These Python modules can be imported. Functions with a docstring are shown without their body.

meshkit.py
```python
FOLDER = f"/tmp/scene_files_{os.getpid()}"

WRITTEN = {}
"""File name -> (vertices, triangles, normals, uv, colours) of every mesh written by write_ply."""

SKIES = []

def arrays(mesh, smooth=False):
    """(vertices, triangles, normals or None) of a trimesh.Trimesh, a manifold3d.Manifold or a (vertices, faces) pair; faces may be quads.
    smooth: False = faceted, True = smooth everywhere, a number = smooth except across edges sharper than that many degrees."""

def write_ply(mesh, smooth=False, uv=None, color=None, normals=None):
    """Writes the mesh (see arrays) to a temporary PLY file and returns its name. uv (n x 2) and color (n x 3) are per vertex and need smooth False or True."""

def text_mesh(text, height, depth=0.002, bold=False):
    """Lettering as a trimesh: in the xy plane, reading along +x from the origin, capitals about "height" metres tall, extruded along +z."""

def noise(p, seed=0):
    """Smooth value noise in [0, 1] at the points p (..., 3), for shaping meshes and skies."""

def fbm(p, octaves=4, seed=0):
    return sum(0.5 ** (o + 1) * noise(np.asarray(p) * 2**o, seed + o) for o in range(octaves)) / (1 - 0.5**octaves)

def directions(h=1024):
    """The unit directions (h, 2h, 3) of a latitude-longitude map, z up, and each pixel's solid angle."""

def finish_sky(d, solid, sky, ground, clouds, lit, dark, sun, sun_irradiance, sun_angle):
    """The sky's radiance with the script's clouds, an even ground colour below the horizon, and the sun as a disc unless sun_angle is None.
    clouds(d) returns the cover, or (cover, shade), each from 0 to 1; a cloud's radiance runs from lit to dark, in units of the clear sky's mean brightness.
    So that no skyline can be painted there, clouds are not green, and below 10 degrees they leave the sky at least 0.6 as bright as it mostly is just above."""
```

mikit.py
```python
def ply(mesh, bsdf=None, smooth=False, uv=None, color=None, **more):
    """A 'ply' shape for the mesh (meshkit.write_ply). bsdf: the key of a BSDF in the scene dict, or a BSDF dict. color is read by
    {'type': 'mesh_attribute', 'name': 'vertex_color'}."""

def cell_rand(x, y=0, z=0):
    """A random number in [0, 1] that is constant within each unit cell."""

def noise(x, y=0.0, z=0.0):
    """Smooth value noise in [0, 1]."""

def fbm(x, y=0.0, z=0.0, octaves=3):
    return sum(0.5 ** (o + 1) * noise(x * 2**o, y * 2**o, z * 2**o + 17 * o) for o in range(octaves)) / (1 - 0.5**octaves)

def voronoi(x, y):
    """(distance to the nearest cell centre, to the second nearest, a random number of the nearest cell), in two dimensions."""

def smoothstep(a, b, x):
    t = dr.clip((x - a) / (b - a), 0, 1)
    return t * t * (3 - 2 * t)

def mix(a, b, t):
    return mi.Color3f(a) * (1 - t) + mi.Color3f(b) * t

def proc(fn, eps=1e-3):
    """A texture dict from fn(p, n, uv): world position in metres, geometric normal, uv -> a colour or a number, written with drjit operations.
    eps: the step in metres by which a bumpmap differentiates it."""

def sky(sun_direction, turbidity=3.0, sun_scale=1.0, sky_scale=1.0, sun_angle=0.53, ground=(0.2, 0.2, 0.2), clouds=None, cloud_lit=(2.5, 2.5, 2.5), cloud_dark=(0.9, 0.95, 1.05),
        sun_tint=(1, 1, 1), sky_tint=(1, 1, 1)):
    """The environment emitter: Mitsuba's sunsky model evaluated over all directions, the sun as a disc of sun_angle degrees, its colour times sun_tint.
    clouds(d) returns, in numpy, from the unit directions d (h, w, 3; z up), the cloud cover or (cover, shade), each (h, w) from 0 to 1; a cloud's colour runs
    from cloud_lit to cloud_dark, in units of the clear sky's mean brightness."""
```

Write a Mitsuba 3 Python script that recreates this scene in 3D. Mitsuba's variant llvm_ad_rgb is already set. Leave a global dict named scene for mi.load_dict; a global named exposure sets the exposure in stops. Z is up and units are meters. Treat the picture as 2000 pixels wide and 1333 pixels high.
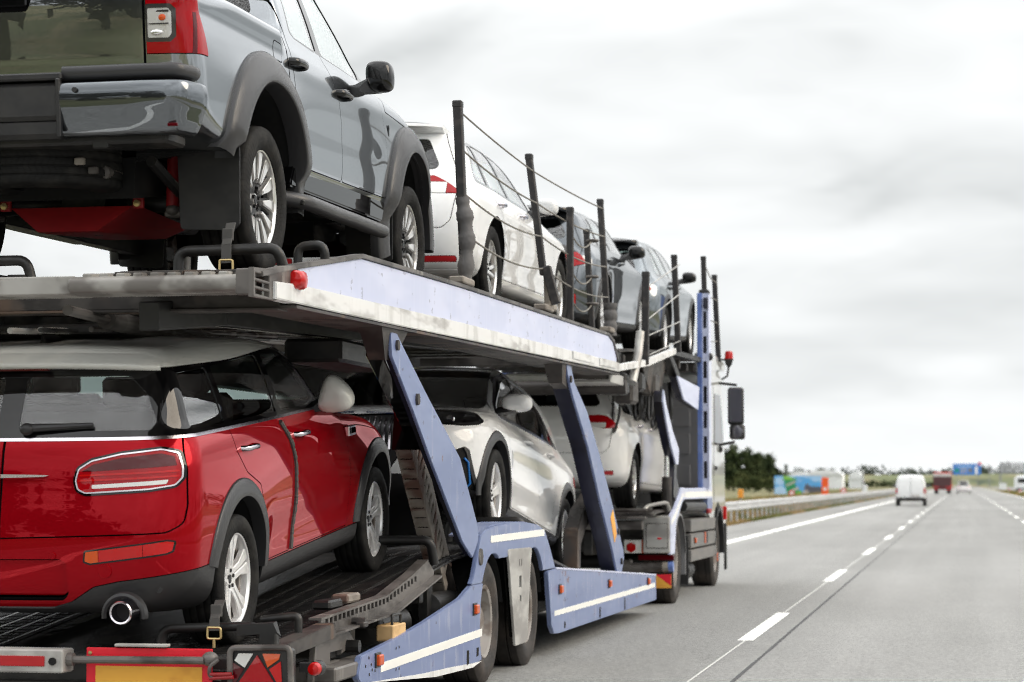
import math, os, numpy as np, trimesh, shapely, manifold3d as mf, mitsuba as mi, drjit as dr, mikit, meshkit
from mikit import proc, fbm, noise, mix, smoothstep, voronoi, cell_rand
from shapely.geometry import Polygon, LineString, Point, box as sbox
from shapely.ops import unary_union
T = mi.ScalarTransform4f
PI = math.pi
scene, labels = {}, {}
# ------------------------------------------------------------------ camera, sky, exposure
CAM = np.array([0, 0, 1.345]); YAW, PITCH = math.radians(11.1895), math.radians(3.5811)
FW = np.array([-math.sin(YAW) * math.cos(PITCH), math.cos(YAW) * math.cos(PITCH), math.sin(PITCH)])
scene['camera'] = {'type': 'thinlens', 'fov': 2 * math.degrees(math.atan(1000 / 4450.)), 'fov_axis': 'x', 'aperture_radius': 0.011, 'focus_distance': 12.6,
                   'near_clip': 0.1, 'far_clip': 6000., 'to_world': T().look_at(origin=CAM.tolist(), target=(CAM + FW * 10).tolist(), up=[0, 0, 1])}
exposure = 2.2
def cloud_fn(d):
    el = np.clip(d[..., 2], 0.0, 1)
    p = d / (0.20 + el[..., None])
    q = p * np.array([1.15, 1.15, 2.2])
    wv = meshkit.fbm(q * 1.2 + 7, 3, 5) - .5
    n = meshkit.fbm(q * .85 + 1.3 * wv[..., None] + np.array([3.1, 8.2, 1.]), 6, 11)
    n2 = meshkit.fbm(q * 2.6 + 2.2 * wv[..., None] + 20, 5, 3)
    sh = np.clip((n - .36) / .26, 0, 1); sh = sh * sh * (3 - 2 * sh)
    sh = .70 * sh + .30 * np.clip((n2 - .33) / .34, 0, 1)
    bright = (.322 + .678 * np.clip((el - .19) / .81, 0, 1) ** .7) * (1.06 - .60 * sh * np.clip(.30 + el * 5, 0, 1))     # an overcast sky is three times as bright overhead as at the horizon
    return np.ones_like(n), np.clip((1.06 - bright) / .89, 0, 1)
scene['sky'] = mikit.sky((0.78, 0.05, 0.52), turbidity=4, sun_scale=0.28, sun_angle=36, sun_tint=(.93, .985, 1.10), ground=(.3, .3, .28), clouds=cloud_fn,
                         cloud_lit=(7.2, 7.2, 7.2), cloud_dark=(1.12, 1.18, 1.185))
# ------------------------------------------------------------------ materials
def rgb(c): return {'type': 'rgb', 'value': list(map(float, c))}
def two(b): return {'type': 'twosided', 'bsdf': b}
def plastic(c, ior=1.5, alpha=None):
    d = {'type': 'plastic' if alpha is None else 'roughplastic', 'diffuse_reflectance': rgb(c) if not isinstance(c, dict) else c, 'int_ior': ior, 'nonlinear': True}
    if alpha is not None: d['alpha'] = alpha
    return two(d)
def prin(c, rough=.5, metal=0., **k):
    return two({'type': 'principled', 'base_color': rgb(c) if not isinstance(c, dict) else c, 'roughness': rough if isinstance(rough, dict) else float(rough), 'metallic': float(metal), **k})
def mat(name, b): scene['mat_' + name] = b
def bump(b, fn, scale=1., eps=1e-3): return two({'type': 'bumpmap', 'arbitrary': proc(fn, eps), 'scale': float(scale), 'bsdf': b['bsdf'] if b['type'] == 'twosided' else b})
def worn(c0, c1, s=6., lo=.45, hi=.65, c2=None):
    def fn(p, n, uv):
        a = fbm(p.x * s, p.y * s * .5, p.z * s, 4)
        o = mix(c0, c1, smoothstep(lo, hi, a))
        if c2 is not None:
            b = fbm(p.x * 3 + 5, p.y * 9, p.z * 1.3, 4)
            o = mix(o, c2, smoothstep(.56, .72, b))
        return o
    return proc(fn)
def dusty(c, dust=(.2, .17, .14), amt=.35, s=5.):
    def fn(p, n, uv):
        a = fbm(p.x * s, p.y * s * .6, p.z * s, 4)
        return mix(c, dust, smoothstep(.35, .75, a) * amt)
    return proc(fn)
def metallic_paint(c, rough=.24, w=.17):
    return two({'type': 'blendbsdf', 'weight': w, 'a': {'type': 'plastic', 'diffuse_reflectance': rgb(c), 'int_ior': 1.9, 'nonlinear': True},
                'b': {'type': 'principled', 'base_color': rgb(np.array(c) * 5.5 + .05), 'metallic': 1., 'roughness': rough}})
mat('red_paint', two({'type': 'blendbsdf', 'weight': .10, 'a': {'type': 'plastic', 'diffuse_reflectance': rgb((.29, .0004, .005)), 'int_ior': 1.38, 'nonlinear': True},
    'b': {'type': 'principled', 'base_color': rgb((.62, .006, .02)), 'metallic': .8, 'roughness': .35}}))
mat('white_paint', plastic((.875, .88, .88), 1.52))
mat('pearl_paint', plastic((.85, .85, .84), 1.52))
mat('roof_paint', plastic((.76, .76, .73), 1.5))
mat('grey_paint', two({'type': 'blendbsdf', 'weight': .33, 'a': {'type': 'plastic', 'diffuse_reflectance': rgb((.018, .020, .021)), 'int_ior': 1.8, 'nonlinear': True}, 'b': {'type': 'principled', 'base_color': rgb((.38, .40, .42)), 'metallic': 1., 'roughness': .18}}))
mat('dark_grey_paint', metallic_paint((.03, .033, .036)))
mat('silver_paint', metallic_paint((.06, .066, .07)))
mat('black_gloss', plastic((.006, .006, .007), 1.5))
mat('black_plastic', prin(dusty((.011, .011, .012), (.035, .033, .03), .4, 9.), .45))
mat('flare_plastic', prin((.030, .030, .032), .38))
mat('cladding', prin((.016, .016, .017), .42))
mat('lining', prin((.004, .004, .005), .8, 0, specular=.15))
mat('seat_cloth', prin((.008, .008, .009), .8, 0, specular=.2))
mat('headliner', prin((.22, .21, .2), .9))
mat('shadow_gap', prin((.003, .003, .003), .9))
mat('glass', {'type': 'thindielectric', 'int_ior': 1.52, 'specular_transmittance': rgb((.62, .70, .68))})
mat('tinted_glass', {'type': 'thindielectric', 'int_ior': 1.52, 'specular_transmittance': rgb((.16, .18, .18))})
mat('privacy_glass', {'type': 'thindielectric', 'int_ior': 1.6, 'specular_transmittance': rgb((.34, .39, .38))})
mat('lens_clear', {'type': 'thindielectric', 'int_ior': 1.5, 'specular_transmittance': rgb((.92, .92, .92))})
mat('chrome', two({'type': 'roughconductor', 'material': 'Cr', 'alpha': .06}))
mat('bright_chrome', two({'type': 'roughconductor', 'material': 'Al', 'alpha': .08}))
mat('alloy', prin((.82, .82, .82), .26, .55))
mat('alloy_cut', prin((.80, .79, .77), .18, .8))
mat('alloy_dark', prin((.012, .012, .013), .35, .0, specular=.35))
mat('steel_rim', prin(worn((.30, .28, .26), (.17, .14, .12), 9.), .5, .4))
mat('red_lens', plastic((.50, .004, .012), 1.45))
mat('dark_red_lens', plastic((.16, .006, .012), 1.5))
mat('orange_lens', plastic((.75, .16, .015), 1.5))
mat('lamp_silver', two({'type': 'roughconductor', 'material': 'Al', 'alpha': .16, 'specular_reflectance': rgb((.62, .64, .66))}))
mat('white_lens', prin((.62, .62, .60), .12, .3))
mat('smoke_lens', plastic((.10, .095, .09), 1.5))
mat('reflector_red', prin((.35, .008, .012), .3))
def tread_fn(p, n, uv):
    a = dr.abs(dr.sin(uv.x * 2 * PI * 38 + dr.sin(uv.y * 60) * .8))
    return smoothstep(.0, .35, a) * .5
mat('tyre', bump({'type': 'principled', 'base_color': proc(lambda p, n, uv: mix((.007, .007, .007), (.020, .019, .017), smoothstep(.4, .8, fbm(p.x * 14, p.y * 14, p.z * 14, 3)))), 'roughness': .7, 'specular': .25}, tread_fn, .006, 1e-3))
mat('tyre_wall', prin(dusty((.014, .014, .014), (.035, .032, .03), .5, 12.), .5))
mat('truck_tyre', prin(proc(lambda p, n, uv: mix((.016, .014, .013), (.048, .038, .032), smoothstep(.3, .8, fbm(p.x * 8, p.y * 8, p.z * 8, 4)))), .7))
# trailer and truck paint
BLUE, BLUE2 = (.118, .155, .285), (.15, .19, .325)
def blue_fn(p, n, uv):
    a = fbm(p.x * 2, p.y * 1.4, p.z * 5, 4); b = fbm(p.x * 14 + 3, p.y * 22, p.z * 4 + 9, 4); c = noise(p.x * 60, p.y * 60, p.z * 60)
    col = mix(BLUE, BLUE2, smoothstep(.3, .7, a))
    col = mix(col, (.26, .28, .37), smoothstep(.58, .80, b) * .5)
    rust = smoothstep(.70, .76, fbm(p.x * 9 + 2, p.y * 7.5, p.z * 8 + 1, 5)) * smoothstep(.45, .6, fbm(p.x * 1.7, p.y * 1.1 + 5, p.z * 1.5, 2))
    col = mix(col, (.13, .055, .03), rust * .8)
    return mix(col, (.04, .035, .05), smoothstep(.77, .81, fbm(p.x * 13, p.y * 9 + 4, p.z * 12, 4)) * .55)
mat('blue_paint', prin(proc(blue_fn), .33, 0., specular=.5))
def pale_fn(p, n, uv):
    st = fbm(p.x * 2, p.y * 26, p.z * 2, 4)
    col = mix((.42, .455, .60), (.47, .50, .64), smoothstep(.3, .7, fbm(p.y * 2, p.z * 6, 3., 3)))  # pale blue lightened in colour to stand in for grazing sky reflection
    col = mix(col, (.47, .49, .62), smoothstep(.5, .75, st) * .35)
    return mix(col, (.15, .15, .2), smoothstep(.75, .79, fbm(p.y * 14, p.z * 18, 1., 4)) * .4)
mat('pale_blue_sky_sheen', prin(proc(pale_fn), .3, 0., specular=.5))
def rail_fn(p, n, uv):
    v = fbm(p.y * 9, p.z * 2.5, 2.2, 5); w = fbm(p.x * 6, p.y * 2.2, p.z * 9, 4)
    col = mix((.60, .605, .60), (.40, .40, .385), smoothstep(.45, .75, v) * .7)
    return mix(col, (.18, .165, .15), smoothstep(.56, .78, w) * .5)
mat('dirty_white', prin(proc(rail_fn), .5))
mat('dirty_steel', prin(worn((.125, .115, .108), (.05, .044, .04), 7., .4, .65, (.19, .18, .165)), .45, .25))
mat('rusty_steel', prin(worn((.050, .044, .040), (.020, .017, .016), 8., .4, .65, (.085, .055, .038)), .5, .1))
mat('dirty_galvanised', prin(worn((.30, .29, .27), (.14, .13, .12), 6., .4, .62, (.36, .35, .33)), .5, .3))
mat('galvanised', prin(worn((.46, .455, .43), (.30, .29, .275), 5., .4, .65), .42, .35))
mat('black_frame', prin(worn((.010, .010, .010), (.024, .022, .020), 7., .45, .7), .45))
mat('post_black', prin(worn((.012, .011, .012), (.035, .03, .028), 18., .5, .75), .5))
mat('navy', prin(worn((.010, .011, .026), (.006, .006, .011), 5.), .3))
mat('deck_black', prin(worn((.009, .0085, .0085), (.022, .02, .018), 9., .45, .7), .42))
mat('perf_beige', prin(worn((.24, .215, .185), (.15, .13, .11), 8., .45, .7, (.11, .06, .045)), .6))
mat('white_tape', prin((.68, .68, .64), .4))
mat('red_tape', prin((.62, .006, .02), .45))
mat('yellow_tape', prin(worn((.68, .34, .04), (.60, .27, .03), 7., .5, .7), .45))
mat('cable', prin((.16, .145, .12), .45, .4))
mat('strap_grey', prin((.055, .053, .05), .7))
mat('brass', prin((.55, .42, .2), .3, .8))
mat('foam_grey', bump({'type': 'principled', 'base_color': rgb((.10, .097, .097)), 'roughness': .75}, lambda p, n, uv: fbm(p.x * 40, p.y * 40, p.z * 40, 3), .004))
mat('hose', prin((.010, .010, .010), .4))
mat('cab_white', plastic((.72, .73, .72), 1.5))
mat('cab_grey', prin((.17, .17, .175), .45))
mat('ladder_blue', prin(worn((.10, .16, .40), (.14, .20, .44), 6.), .35))
mat('tank_grey', prin(dusty((.12, .117, .113), (.2, .18, .16), .35), .5))
mat('red_part', prin((.24, .006, .008), .5))
mat('red_bright', plastic((.66, .012, .012)))
mat('accent_blue', plastic((.03, .34, .75)))
mat('accent_navy', plastic((.02, .04, .12)))
mat('film_green', prin((.25, .45, .38), .4))
mat('dimmed_mirror', two({'type': 'roughconductor', 'material': 'Cr', 'alpha': .05, 'specular_reflectance': rgb((.22, .23, .24))}))  # reflectance lowered to stand in for a dark scene in the glass
mat('wood', prin(worn((.55, .36, .17), (.42, .27, .12), 9.), .7))
# ------------------------------------------------------------------ mesh helpers
def numbered(key):
    if key not in scene and not any(k.startswith(key + '__') for k in scene) and key not in labels: return key
    i = 1
    while True:
        k = f'{key}_{i:03d}'
        if k not in scene and k not in labels and not any(q.startswith(k + '__') for q in scene): return k
        i += 1
def thing(name, label, cat, group=None):
    k = numbered(name); labels[k] = {'label': label, 'category': cat}
    if group: labels[k]['group'] = group
    return k
def obj(name, mesh, m, parent=None, smooth=30, tw=None, uv=None, label=None, kind=None, normals=None):
    key = numbered(parent + '__' + name if parent else name)
    if isinstance(mesh, list): mesh = cat(mesh)
    if normals is not None:
        d = {'type': 'ply', 'filename': meshkit.write_ply(mesh, False, normals=normals), 'face_normals': False, 'bsdf': {'type': 'ref', 'id': 'mat_' + m}}
    else: d = mikit.ply(mesh, 'mat_' + m, smooth=smooth if uv is None else True, uv=uv)
    if tw is not None: d['to_world'] = tw
    scene[key] = d
    if label or kind: labels[key] = {}
    if label: labels[key]['label'] = label
    if kind: labels[key]['kind'] = kind
    return key
def again(key, src, tw): scene[key] = {**scene[src], 'to_world': tw}
def cat(ms): return trimesh.util.concatenate([m if isinstance(m, trimesh.Trimesh) else trimesh.Trimesh(*[np.asarray(q) for q in m], process=False) for m in ms])
def tm(v, f): return trimesh.Trimesh(np.asarray(v, float), np.asarray(f, int), process=False)
def hull(pts): return trimesh.convex.convex_hull(np.asarray(pts, float))
def bx(c, s, b=.006, rot=None):
    s = np.array(s, float) / 2; b = min(b, .45 * s.min() * 2 * .5)
    pts = []
    for sx in (-1, 1):
        for sy in (-1, 1):
            for sz in (-1, 1):
                k = np.array([sx, sy, sz])
                for ax in range(3):
                    q = s - b; q[ax] = s[ax]; pts.append(k * q)
    pts = np.array(pts)
    if rot is not None: pts = pts @ np.array(rot).T
    return hull(pts + np.array(c))
def rotx(a): c, s = math.cos(a), math.sin(a); return np.array([[1, 0, 0], [0, c, -s], [0, s, c]])
def roty(a): c, s = math.cos(a), math.sin(a); return np.array([[c, 0, s], [0, 1, 0], [-s, 0, c]])
def rotz(a): c, s = math.cos(a), math.sin(a); return np.array([[c, -s, 0], [s, c, 0], [0, 0, 1]])
def beam(p, q, w, h, b=.006, up=(0, 0, 1)):
    p, q = np.array(p, float), np.array(q, float); L = np.linalg.norm(q - p); d = (q - p) / L
    sd = np.cross(d, up); sd /= np.linalg.norm(sd); u = np.cross(sd, d)
    m = bx((0, 0, 0), (w, L, h), b); m.vertices = m.vertices @ np.array([sd, d, u]) + (p + q) / 2
    return m
def tube(pts, r, sides=10, closed=False, caps=True):
    p = np.asarray(pts, float); n = len(p); r = np.broadcast_to(r, (n,))
    t = np.gradient(p, axis=0) if not closed else np.roll(p, -1, 0) - np.roll(p, 1, 0)
    t /= np.linalg.norm(t, axis=1, keepdims=True) + 1e-12
    a = np.cross(t[0], [0, 0, 1.] if abs(t[0][2]) < .9 else [1., 0, 0]); A = []
    for i in range(n):
        a = a - t[i] * (a @ t[i]); a /= np.linalg.norm(a) + 1e-12; A.append(a.copy())
    A = np.array(A); B = np.cross(t, A); g = np.arange(sides) * 2 * PI / sides
    v = (p[:, None] + r[:, None, None] * (np.cos(g)[None, :, None] * A[:, None] + np.sin(g)[None, :, None] * B[:, None])).reshape(-1, 3)
    m = n if closed else n - 1; i, j = np.meshgrid(np.arange(m), np.arange(sides), indexing='ij'); i2 = (i + 1) % n; j2 = (j + 1) % sides
    q = np.stack([i * sides + j, i * sides + j2, i2 * sides + j2, i2 * sides + j], -1).reshape(-1, 4)
    f = [q[:, [0, 1, 2]], q[:, [0, 2, 3]]]
    if caps and not closed:
        k = np.arange(1, sides - 1); f += [np.stack([0 * k, k + 1, k], 1), np.stack([0 * k, k, k + 1], 1) + (n - 1) * sides]
    return tm(v, np.vstack(f))
def bend(pts, rad, n=6):
    P = [np.array(p, float) for p in pts]; out = [P[0]]
    for a, b, c in zip(P, P[1:], P[2:]):
        d1, d2 = a - b, c - b; l = min(rad, np.linalg.norm(d1) * .48, np.linalg.norm(d2) * .48)
        s, e = b + d1 / np.linalg.norm(d1) * l, b + d2 / np.linalg.norm(d2) * l
        for k in np.linspace(0, 1, n): out.append((1 - k) ** 2 * s + 2 * k * (1 - k) * b + k * k * e)
    return np.array(out + [P[-1]])
def polys(g): return [q for q in getattr(g, 'geoms', [g]) if q.geom_type == 'Polygon' and q.area > 1e-7]
def extrude(poly, d, bev=0.):
    ms = []
    for g in polys(poly):
        g = shapely.geometry.polygon.orient(g)
        if bev:
            rings = [np.array(g.exterior.coords)[:-1]] + [np.array(r.coords)[:-1] for r in g.interiors]
            cs = mf.CrossSection(rings, mf.FillRule.EvenOdd)
            parts = mf.Manifold()
            inner = cs.offset(-bev, mf.JoinType.Miter)
            a = mf.Manifold.extrude(cs, d - 2 * bev).translate((0, 0, bev)); b = mf.Manifold.extrude(inner, d)
            m = (a + b).to_mesh(); ms.append(tm(m.vert_properties[:, :3], m.tri_verts))
        else: ms.append(trimesh.creation.extrude_polygon(g, d, engine='earcut'))
    return cat(ms)
def prism_x(yz, x0, x1, bev=0.):   # polygon in (y, z), from x0 to x1
    m = extrude(yz if hasattr(yz, 'geom_type') else Polygon(yz), x1 - x0, bev); v = m.vertices
    return tm(np.stack([v[:, 2] + x0, v[:, 0], v[:, 1]], 1), m.faces)
def prism_y(xz, y0, y1, bev=0.):
    m = extrude(xz if hasattr(xz, 'geom_type') else Polygon(xz), y1 - y0, bev); v = m.vertices
    return tm(np.stack([v[:, 0], y1 - v[:, 2], v[:, 1]], 1), m.faces)
def prism_z(xy, z0, z1, bev=0.):
    m = extrude(xy if hasattr(xy, 'geom_type') else Polygon(xy), z1 - z0, bev); v = m.vertices.copy(); v[:, 2] += z0
    return tm(v, m.faces)
def lathe(prof, n=48, axis='x', c=(0, 0, 0), a0=0., a1=2 * PI, uvs=False):   # prof: (along axis, radius)
    p = np.asarray(prof, float); full = abs(a1 - a0 - 2 * PI) < 1e-6; cnt = n + 1
    g = np.linspace(a0, a1, cnt); m = len(p)
    al, r = np.tile(p[:, 0], cnt), np.tile(p[:, 1], cnt); G = np.repeat(g, m)
    v = np.stack([al, r * np.cos(G), r * np.sin(G)], 1)
    if axis == 'z': v = v[:, [1, 2, 0]]
    if axis == 'y': v = v[:, [2, 0, 1]]
    i, j = np.meshgrid(np.arange(cnt - 1), np.arange(m - 1), indexing='ij')
    q = np.stack([i * m + j, i * m + j + 1, (i + 1) * m + j + 1, (i + 1) * m + j], -1).reshape(-1, 4)
    t = tm(v + np.array(c), np.vstack([q[:, [0, 1, 2]], q[:, [0, 2, 3]]]))
    if uvs:
        L = np.concatenate([[0], np.cumsum(np.linalg.norm(np.diff(p, axis=0), axis=1))])
        return t, np.stack([G / (2 * PI), np.tile(L, cnt)], 1)
    return t
def sphere(c, r, sub=2):
    m = trimesh.creation.icosphere(subdivisions=sub, radius=1.); m.vertices = m.vertices * np.array(r) + np.array(c); return m
def move(m, t=(0, 0, 0), R=None):
    v = np.array(m.vertices)
    if R is not None: v = v @ np.array(R).T
    return tm(v + np.array(t), m.faces)
def mirx(m): v = np.array(m.vertices); v[:, 0] *= -1; return tm(v, np.array(m.faces)[:, ::-1])
def rpoly(pts, r):
    p = Polygon(pts)
    return p if r <= 0 else p.buffer(-r, join_style=1).buffer(2 * r, join_style=1, quad_segs=6).buffer(-r, join_style=1, quad_segs=6)
# ------------------------------------------------------------------ car bodies: an implicit surface, meshed and cut into panels
from scipy.ndimage import map_coordinates
from scipy.interpolate import PchipInterpolator
def bspline(P, it=4):
    P = np.asarray(P, float)
    for _ in range(it):
        Q = np.repeat(P, 2, 0); Q[1::2] = (P + np.roll(P, -1, 0)) / 2
        P = .25 * np.roll(Q, 1, 0) + .5 * Q + .25 * np.roll(Q, -1, 0)
    return P
def sdpoly(u, v, poly):
    p = np.asarray(poly.exterior.coords if hasattr(poly, 'exterior') else poly, float)
    if len(p) > 2 and np.allclose(p[0], p[-1]): p = p[:-1]
    u, v = np.asarray(u, float), np.asarray(v, float); d = np.full(u.shape, 1e9); ins = np.zeros(u.shape, bool)
    for a, b in zip(p, np.roll(p, -1, 0)):
        e = b - a; w0, w1 = u - a[0], v - a[1]
        t = np.clip((w0 * e[0] + w1 * e[1]) / max(e @ e, 1e-12), 0, 1)
        d = np.minimum(d, (w0 - t * e[0]) ** 2 + (w1 - t * e[1]) ** 2)
        if a[1] != b[1]: ins ^= ((a[1] > v) != (b[1] > v)) & (u < (b[0] - a[0]) * (v - a[1]) / (b[1] - a[1]) + a[0])
    d = np.sqrt(d)
    return np.where(ins, -d, d)
def smax(a, b, k):
    h = np.maximum(k - np.abs(a - b), 0) / k
    return np.maximum(a, b) + h * h * k * .25
def sst(a, b, x): t = np.clip((x - a) / (b - a), 0, 1); return t * t * (3 - 2 * t)
class Body:
    """sil: closed side outline (y, z); prof: (z, half width); planL / planG: (y, factor) below / above the belt; bows: how far the corners lie behind the middle of each end."""
    def __init__(s, sil, prof, planL, planG, belt, W, bowR=.12, bowF=.22, kend=.2, kmid=.06, crown=.05, bulges=(), wfun=None, h=.02, shear=0.):
        s.W = W; S = bspline(sil); s.y0, s.z0 = S.min(0) - .16; s.y1, s.z1 = S.max(0) + .16; s.g = .01
        ys, zs = np.arange(s.y0, s.y1, s.g), np.arange(s.z0, s.z1, s.g); Y, Z = np.meshgrid(ys, zs, indexing='ij')
        from scipy.spatial import cKDTree
        D = np.vstack([S, S[:1]]); seg = np.concatenate([[0], np.cumsum(np.linalg.norm(np.diff(D, axis=0), axis=1))])
        t = np.arange(0, seg[-1], .002); dense = np.stack([np.interp(t, seg, D[:, 0]), np.interp(t, seg, D[:, 1])], 1)
        d = cKDTree(dense).query(np.stack([Y, Z], -1).reshape(-1, 2))[0].reshape(Y.shape)
        s.S = np.where(shapely.contains_xy(Polygon(S), Y, Z), -d, d)
        yb0, yb1 = S[:, 0].min(), S[:, 0].max(); s.ends = (yb0, yb1)
        pz = np.array(prof); w = PchipInterpolator(pz[:, 0], pz[:, 1], extrapolate=True)(np.clip(Z - shear * Y, pz[0, 0], pz[-1, 0]))
        L, G = np.array(planL), np.array(planG)
        fl = PchipInterpolator(L[:, 0], L[:, 1])(np.clip(Y, L[0, 0], L[-1, 0])); fg = PchipInterpolator(G[:, 0], G[:, 1])(np.clip(Y, G[0, 0], G[-1, 0]))
        m = sst(belt - .12, belt + .12, Z - shear * Y); w = w * (fl * (1 - m) + fg * m)
        for yw, amp, sy, za, zb in bulges: w = w + amp * np.exp(-((Y - yw) / sy) ** 2) * sst(za - .12, za + .08, Z) * (1 - sst(zb - .12, zb + .12, Z))
        if wfun: w = w + wfun(Y, Z)
        s.w = w; s.bow = (bowR, bowF); s.crown = crown; s.belt = belt
        s.k = kmid + (kend - kmid) * np.maximum(1 - sst(yb0 + .1, yb0 + .75, Y), sst(yb1 - 1.0, yb1 - .15, Y)) * (1 - .6 * sst(belt, belt + .3, Z))
        s.mesh(h)
    def at(s, grid, y, z): return map_coordinates(grid, [(y - s.y0) / s.g, (z - s.z0) / s.g], order=1, mode='nearest')
    def F(s, x, y, z):
        u = np.abs(x) / s.W; a, b = s.ends
        ye = y - s.bow[0] * u ** 2.4 * (1 - sst(a + .1, a + 1.6, y)) + s.bow[1] * u ** 2.4 * sst(b - 1.9, b - .2, y)
        ze = z + s.crown * u ** 2 * sst(.55, 1.1, z)
        S = map_coordinates(s.S, [(ye - s.y0) / s.g, (ze - s.z0) / s.g], order=1, mode='nearest')
        return smax(np.abs(x) - s.at(s.w, y, z), S, s.at(s.k, y, z))
    def grad(s, V, e=.006):
        g = []
        for i in range(3):
            o = np.zeros(3); o[i] = e; a, b = V + o, V - o
            g.append((s.F(a[:, 0], a[:, 1], a[:, 2]) - s.F(b[:, 0], b[:, 1], b[:, 2])) / (2 * e))
        return np.stack(g, 1)
    def mesh(s, h):
        xs = np.arange(-h, s.W + .12, h); ys = np.arange(s.y0 + .05, s.y1 - .05, h); zs = np.arange(s.z0 + .05, s.z1 - .05, h)
        X, Y, Z = np.meshgrid(xs, ys, zs, indexing='ij'); F = s.F(X.ravel(), Y.ravel(), Z.ravel()).reshape(X.shape)
        neg = F < 0; c = neg.astype(np.int8); nx, ny, nz = [q - 1 for q in F.shape]
        tot = sum(c[a:a + nx, b:b + ny, d:d + nz] for a in (0, 1) for b in (0, 1) for d in (0, 1)); act = (tot > 0) & (tot < 8)
        idx = -np.ones(act.shape, int); I = np.argwhere(act); idx[act] = np.arange(len(I))
        acc, n = np.zeros((len(I), 3)), np.zeros(len(I))
        cs = [(a, b, d) for a in (0, 1) for b in (0, 1) for d in (0, 1)]
        for p in range(8):
            for q in range(p + 1, 8):
                A, B = np.array(cs[p]), np.array(cs[q])
                if np.abs(A - B).sum() != 1: continue
                fa, fb = F[tuple((I + A).T)], F[tuple((I + B).T)]; cr = (fa < 0) != (fb < 0)
                t = np.where(cr, fa / np.where(cr, fa - fb, 1), 0)
                acc += np.where(cr[:, None], A + t[:, None] * (B - A), 0); n += cr
        V = np.array([xs[0], ys[0], zs[0]]) + (I + acc / n[:, None]) * h; f = []
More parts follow.
